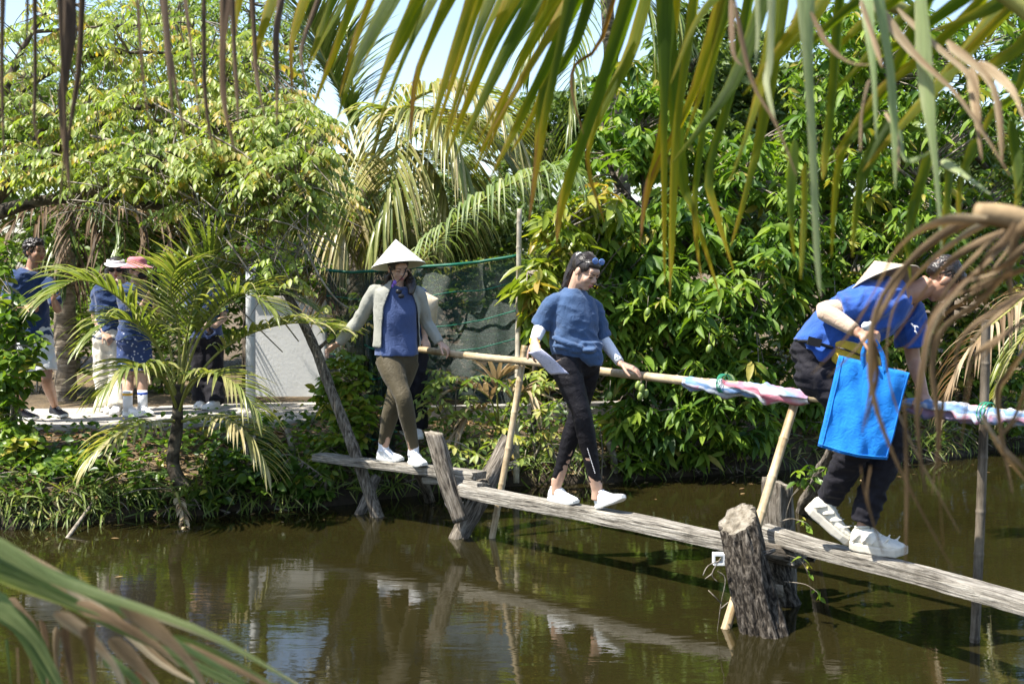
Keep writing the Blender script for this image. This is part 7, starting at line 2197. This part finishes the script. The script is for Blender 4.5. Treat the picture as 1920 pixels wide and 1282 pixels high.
# -- frond at the upper corner: dark green blades and pale hanging ones
YR = 2.7
fr = empty("palm_frond", at(1800, -60, YR), "near coconut frond with dark blades and pale split leaflets over the stooping walker", "palm frond")
rachis(fr, [(2080, 260, YR), (1960, 60, YR), (1800, -50, YR), (1560, -90, YR), (1380, -80, YR + 0.1)], 0.02, m_rachis)
PALE = [([(620, -60), (625, 120), (635, 380), (655, 760), (675, 1290), (690, 1480)], 42, 0.6), ([(1000, 60), (1040, 330), (1060, 620), (1065, 950)], 34, 0.45), ([(1215, 380), (1245, 640), (1275, 900), (1300, 1290)], 30, 0.55), ([(370, -50), (380, 140), (365, 320)], 20, 0.9), ([(450, -50), (440, 300), (420, 420), (470, 640)], 26, 0.95),
        ([(930, 100), (960, 400), (970, 700)], 24, 0.4), ([(1300, 800), (1420, 880), (1540, 970)], 22, 0.6), ([(1090, 650), (1120, 800), (1250, 760)], 14, 0.4)]
for j, (pts, w, t0) in enumerate(PALE):
    blade(fr, lead([c3(*p) for p in pts], 60) if j in (0, 1, 2, 3, 4, 5) else [c3(*p) for p in pts], (YR, YR - 0.1), w * YR / FPX, m_palegreen, t0, min(.95, t0 + 0.1), roll=0.2 * math.sin(j * 2.1), fold=0.25)
TAN = [([(930, -40), (1150, 250), (1400, 500), (1640, 880)], 30, 0.85), ([(1080, 40), (1300, 250), (1450, 400), (1500, 640)], 26, 0.9), ([(1330, 200), (1560, 430), (1600, 820)], 40, 0.8), ([(1480, 310), (1650, 450), (1730, 650)], 26, 0.85), ([(640, 60), (720, 220), (830, 310), (940, 325)], 12, 0.5), ([(260, 0), (350, 400), (470, 620), (570, 880)], 15, 0.4), ([(900, 0), (960, 200), (1000, 340)], 22, 0.8), ([(1020, 560), (1080, 680), (1080, 860)], 16, 0.8), ([(240, -20), (250, 250), (300, 330)], 14, 0.3), ([(1440, 340), (1470, 560), (1500, 800)], 30, 0.75), ([(940, 400), (900, 560), (890, 760)], 12, 0.7)]
for j, (pts, w, t0) in enumerate(TAN):
    blade(fr, [c3(*p) for p in pts], (YR - 0.1, YR - 0.2), w * YR / FPX * 0.72, m_dry, t0 * 0.9, t0 * 0.7, roll=0.3 * math.sin(j * 1.3), fold=0.5)
DARK = [([(1760, -60), (1560, 130), (1320, 360)], 60), ([(1720, -60), (1500, 60), (1250, 160)], 55), ([(1560, -60), (1250, 250), (980, 460), (735, 810)], 44), ([(1480, -60), (1120, 200), (900, 330), (690, 520)], 40), ([(1380, 300), (1100, 620), (900, 860)], 46), ([(1060, 560), (900, 880), (850, 1290)], 42), ([(1030, 440), (800, 760), (745, 1290)], 44),
        ([(1250, 760), (1170, 1000), (1110, 1260)], 46), ([(760, 420), (720, 760), (700, 900)], 40), ([(620, 120), (470, 300), (300, 480)], 40), ([(400, 360), (330, 640), (240, 900)], 34), ([(640, -40), (560, 140), (400, 360), (360, 480)], 42), ([(1350, 800), (1330, 1000), (1300, 1250)], 40), ([(1720, 200), (1560, 320), (1420, 460)], 50), ([(1700, 420), (1560, 560), (1480, 720)], 40), ([(560, 700), (540, 1000), (560, 1290)], 30), ([(1640, 600), (1680, 900), (1660, 1100)], 30), ([(960, -60), (700, 160), (560, 320)], 44), ([(1150, -60), (900, 120), (740, 280)], 44), ([(1300, -60), (1060, 130), (820, 400)], 46), ([(260, -60), (150, 300), (10, 700)], 40), ([(180, -40), (60, 120), (-60, 420)], 36), ([(980, 560), (860, 680), (760, 800)], 26), ([(1480, 700), (1400, 900), (1380, 1150)], 34), ([(1160, 1000), (1130, 1150), (1140, 1400)], 24), ([(620, 820), (610, 1100), (590, 1400)], 26)]
for j, (pts, w) in enumerate(DARK):
    blade(fr, lead([c3(*p) for p in pts], 60) if pts[0][1] < 500 else [c3(*p) for p in pts], (YR + 0.25, YR + 0.15), w * (YR + .2) / FPX * 0.8, m_front, random.uniform(0.15, 0.5), random.uniform(0.4, 0.75), roll=0.35 * math.sin(j * 1.1), fold=0.35)
# -- dry frond fanning out from the edge of the view
YD = 2.3
fd = empty("dry_palm_frond", at(1910, 410, YD), "dry brown frond fanning bent leaflets in front of the stooping walker", "palm frond")
rachis(fd, [(2100, 500, YD), (1990, 450, YD), (1900, 410, YD), (1830, 400, YD)], 0.030, m_rachis_dry)
DRY = [([(800, -20), (620, 0), (480, 90), (400, 230), (300, 400), (160, 545)], 34, 0.75), ([(880, -30), (740, 0), (560, 100), (420, 260), (372, 430), (380, 620), (450, 830), (560, 1050), (680, 1270)], 28, 0.45), ([(860, 20), (700, 110), (590, 220), (440, 440), (330, 480)], 24, 0.5), ([(932, 20), (740, 180), (600, 330), (560, 500), (540, 700), (570, 980)], 28, 0.35), ([(940, 90), (800, 250), (650, 330), (600, 480), (620, 720), (600, 960)], 28, 0.4), ([(960, 160), (780, 220), (680, 262)], 26, 0.6), ([(960, 230), (860, 290), (700, 430), (690, 660)], 26, 0.42), ([(960, 330), (800, 440), (740, 520), (700, 760)], 24, 0.45), ([(960, 440), (880, 540), (830, 640), (885, 980)], 22, 0.35), ([(780, 690), (860, 810), (960, 920)], 30, 0.7), ([(380, 420), (392, 560), (355, 740)], 26, 0.3), ([(960, 60), (850, 160), (720, 200), (640, 300)], 22, 0.4), ([(500, 620), (505, 900), (500, 1250)], 16, 0.3), ([(640, 620), (625, 900), (640, 1180)], 14, 0.35), ([(372, 880), (360, 1000), (420, 1200)], 12, 0.5), ([(340, 880), (350, 960), (380, 1080)], 12, 0.4), ([(960, 540), (900, 700), (820, 800)], 18, 0.5), ([(900, -10), (860, 60), (780, 150), (760, 330)], 26, 0.3), ([(960, -30), (900, 40), (880, 200), (900, 360)], 30, 0.6)]
for j, (pts, w, t0) in enumerate(DRY):
    blade(fd, [c4(*p) for p in pts], (YD, YD + 0.1), w * YD / FPX * 0.62, m_dry, t0 * 0.9, t0 * 0.7, roll=0.35 * math.sin(j * 1.7), fold=0.5, n=16, twist=1.1)
for j, (pts, w, t0) in enumerate(DRY[:12] + DRY[16:]):
    ox, oy, sc_ = random.uniform(-20, 30), random.uniform(10, 60), random.uniform(0.8, 1.05)
    x0_, y0_ = pts[0]
    q = [(x0_ + (a - x0_) * sc_ + ox * (i_ > 0), y0_ + (b - y0_) * sc_ + oy * min(1, i_ * 0.5)) for i_, (a, b) in enumerate(pts)]
    blade(fd, [c4(*p) for p in q], (YD + 0.15, YD + 0.3), w * YD / FPX * random.uniform(0.3, 0.62), m_dry, random.uniform(0.25, 0.85), random.uniform(0.2, 0.6), roll=random.uniform(-0.6, 0.6), fold=0.4, n=16, twist=0.9)
# -- frond at the lower corner
YL = 2.1
fl = empty("palm_frond", at(-60, 1080, YL), "near frond with green and brown blades low over the water", "palm frond")
rachis(fl, [(-400, 960, YL), (-200, 1000, YL + 0.4), (-100, 1030, YL + 0.5), (-30, 1060, YL + 0.6)], 0.016, m_rachis)
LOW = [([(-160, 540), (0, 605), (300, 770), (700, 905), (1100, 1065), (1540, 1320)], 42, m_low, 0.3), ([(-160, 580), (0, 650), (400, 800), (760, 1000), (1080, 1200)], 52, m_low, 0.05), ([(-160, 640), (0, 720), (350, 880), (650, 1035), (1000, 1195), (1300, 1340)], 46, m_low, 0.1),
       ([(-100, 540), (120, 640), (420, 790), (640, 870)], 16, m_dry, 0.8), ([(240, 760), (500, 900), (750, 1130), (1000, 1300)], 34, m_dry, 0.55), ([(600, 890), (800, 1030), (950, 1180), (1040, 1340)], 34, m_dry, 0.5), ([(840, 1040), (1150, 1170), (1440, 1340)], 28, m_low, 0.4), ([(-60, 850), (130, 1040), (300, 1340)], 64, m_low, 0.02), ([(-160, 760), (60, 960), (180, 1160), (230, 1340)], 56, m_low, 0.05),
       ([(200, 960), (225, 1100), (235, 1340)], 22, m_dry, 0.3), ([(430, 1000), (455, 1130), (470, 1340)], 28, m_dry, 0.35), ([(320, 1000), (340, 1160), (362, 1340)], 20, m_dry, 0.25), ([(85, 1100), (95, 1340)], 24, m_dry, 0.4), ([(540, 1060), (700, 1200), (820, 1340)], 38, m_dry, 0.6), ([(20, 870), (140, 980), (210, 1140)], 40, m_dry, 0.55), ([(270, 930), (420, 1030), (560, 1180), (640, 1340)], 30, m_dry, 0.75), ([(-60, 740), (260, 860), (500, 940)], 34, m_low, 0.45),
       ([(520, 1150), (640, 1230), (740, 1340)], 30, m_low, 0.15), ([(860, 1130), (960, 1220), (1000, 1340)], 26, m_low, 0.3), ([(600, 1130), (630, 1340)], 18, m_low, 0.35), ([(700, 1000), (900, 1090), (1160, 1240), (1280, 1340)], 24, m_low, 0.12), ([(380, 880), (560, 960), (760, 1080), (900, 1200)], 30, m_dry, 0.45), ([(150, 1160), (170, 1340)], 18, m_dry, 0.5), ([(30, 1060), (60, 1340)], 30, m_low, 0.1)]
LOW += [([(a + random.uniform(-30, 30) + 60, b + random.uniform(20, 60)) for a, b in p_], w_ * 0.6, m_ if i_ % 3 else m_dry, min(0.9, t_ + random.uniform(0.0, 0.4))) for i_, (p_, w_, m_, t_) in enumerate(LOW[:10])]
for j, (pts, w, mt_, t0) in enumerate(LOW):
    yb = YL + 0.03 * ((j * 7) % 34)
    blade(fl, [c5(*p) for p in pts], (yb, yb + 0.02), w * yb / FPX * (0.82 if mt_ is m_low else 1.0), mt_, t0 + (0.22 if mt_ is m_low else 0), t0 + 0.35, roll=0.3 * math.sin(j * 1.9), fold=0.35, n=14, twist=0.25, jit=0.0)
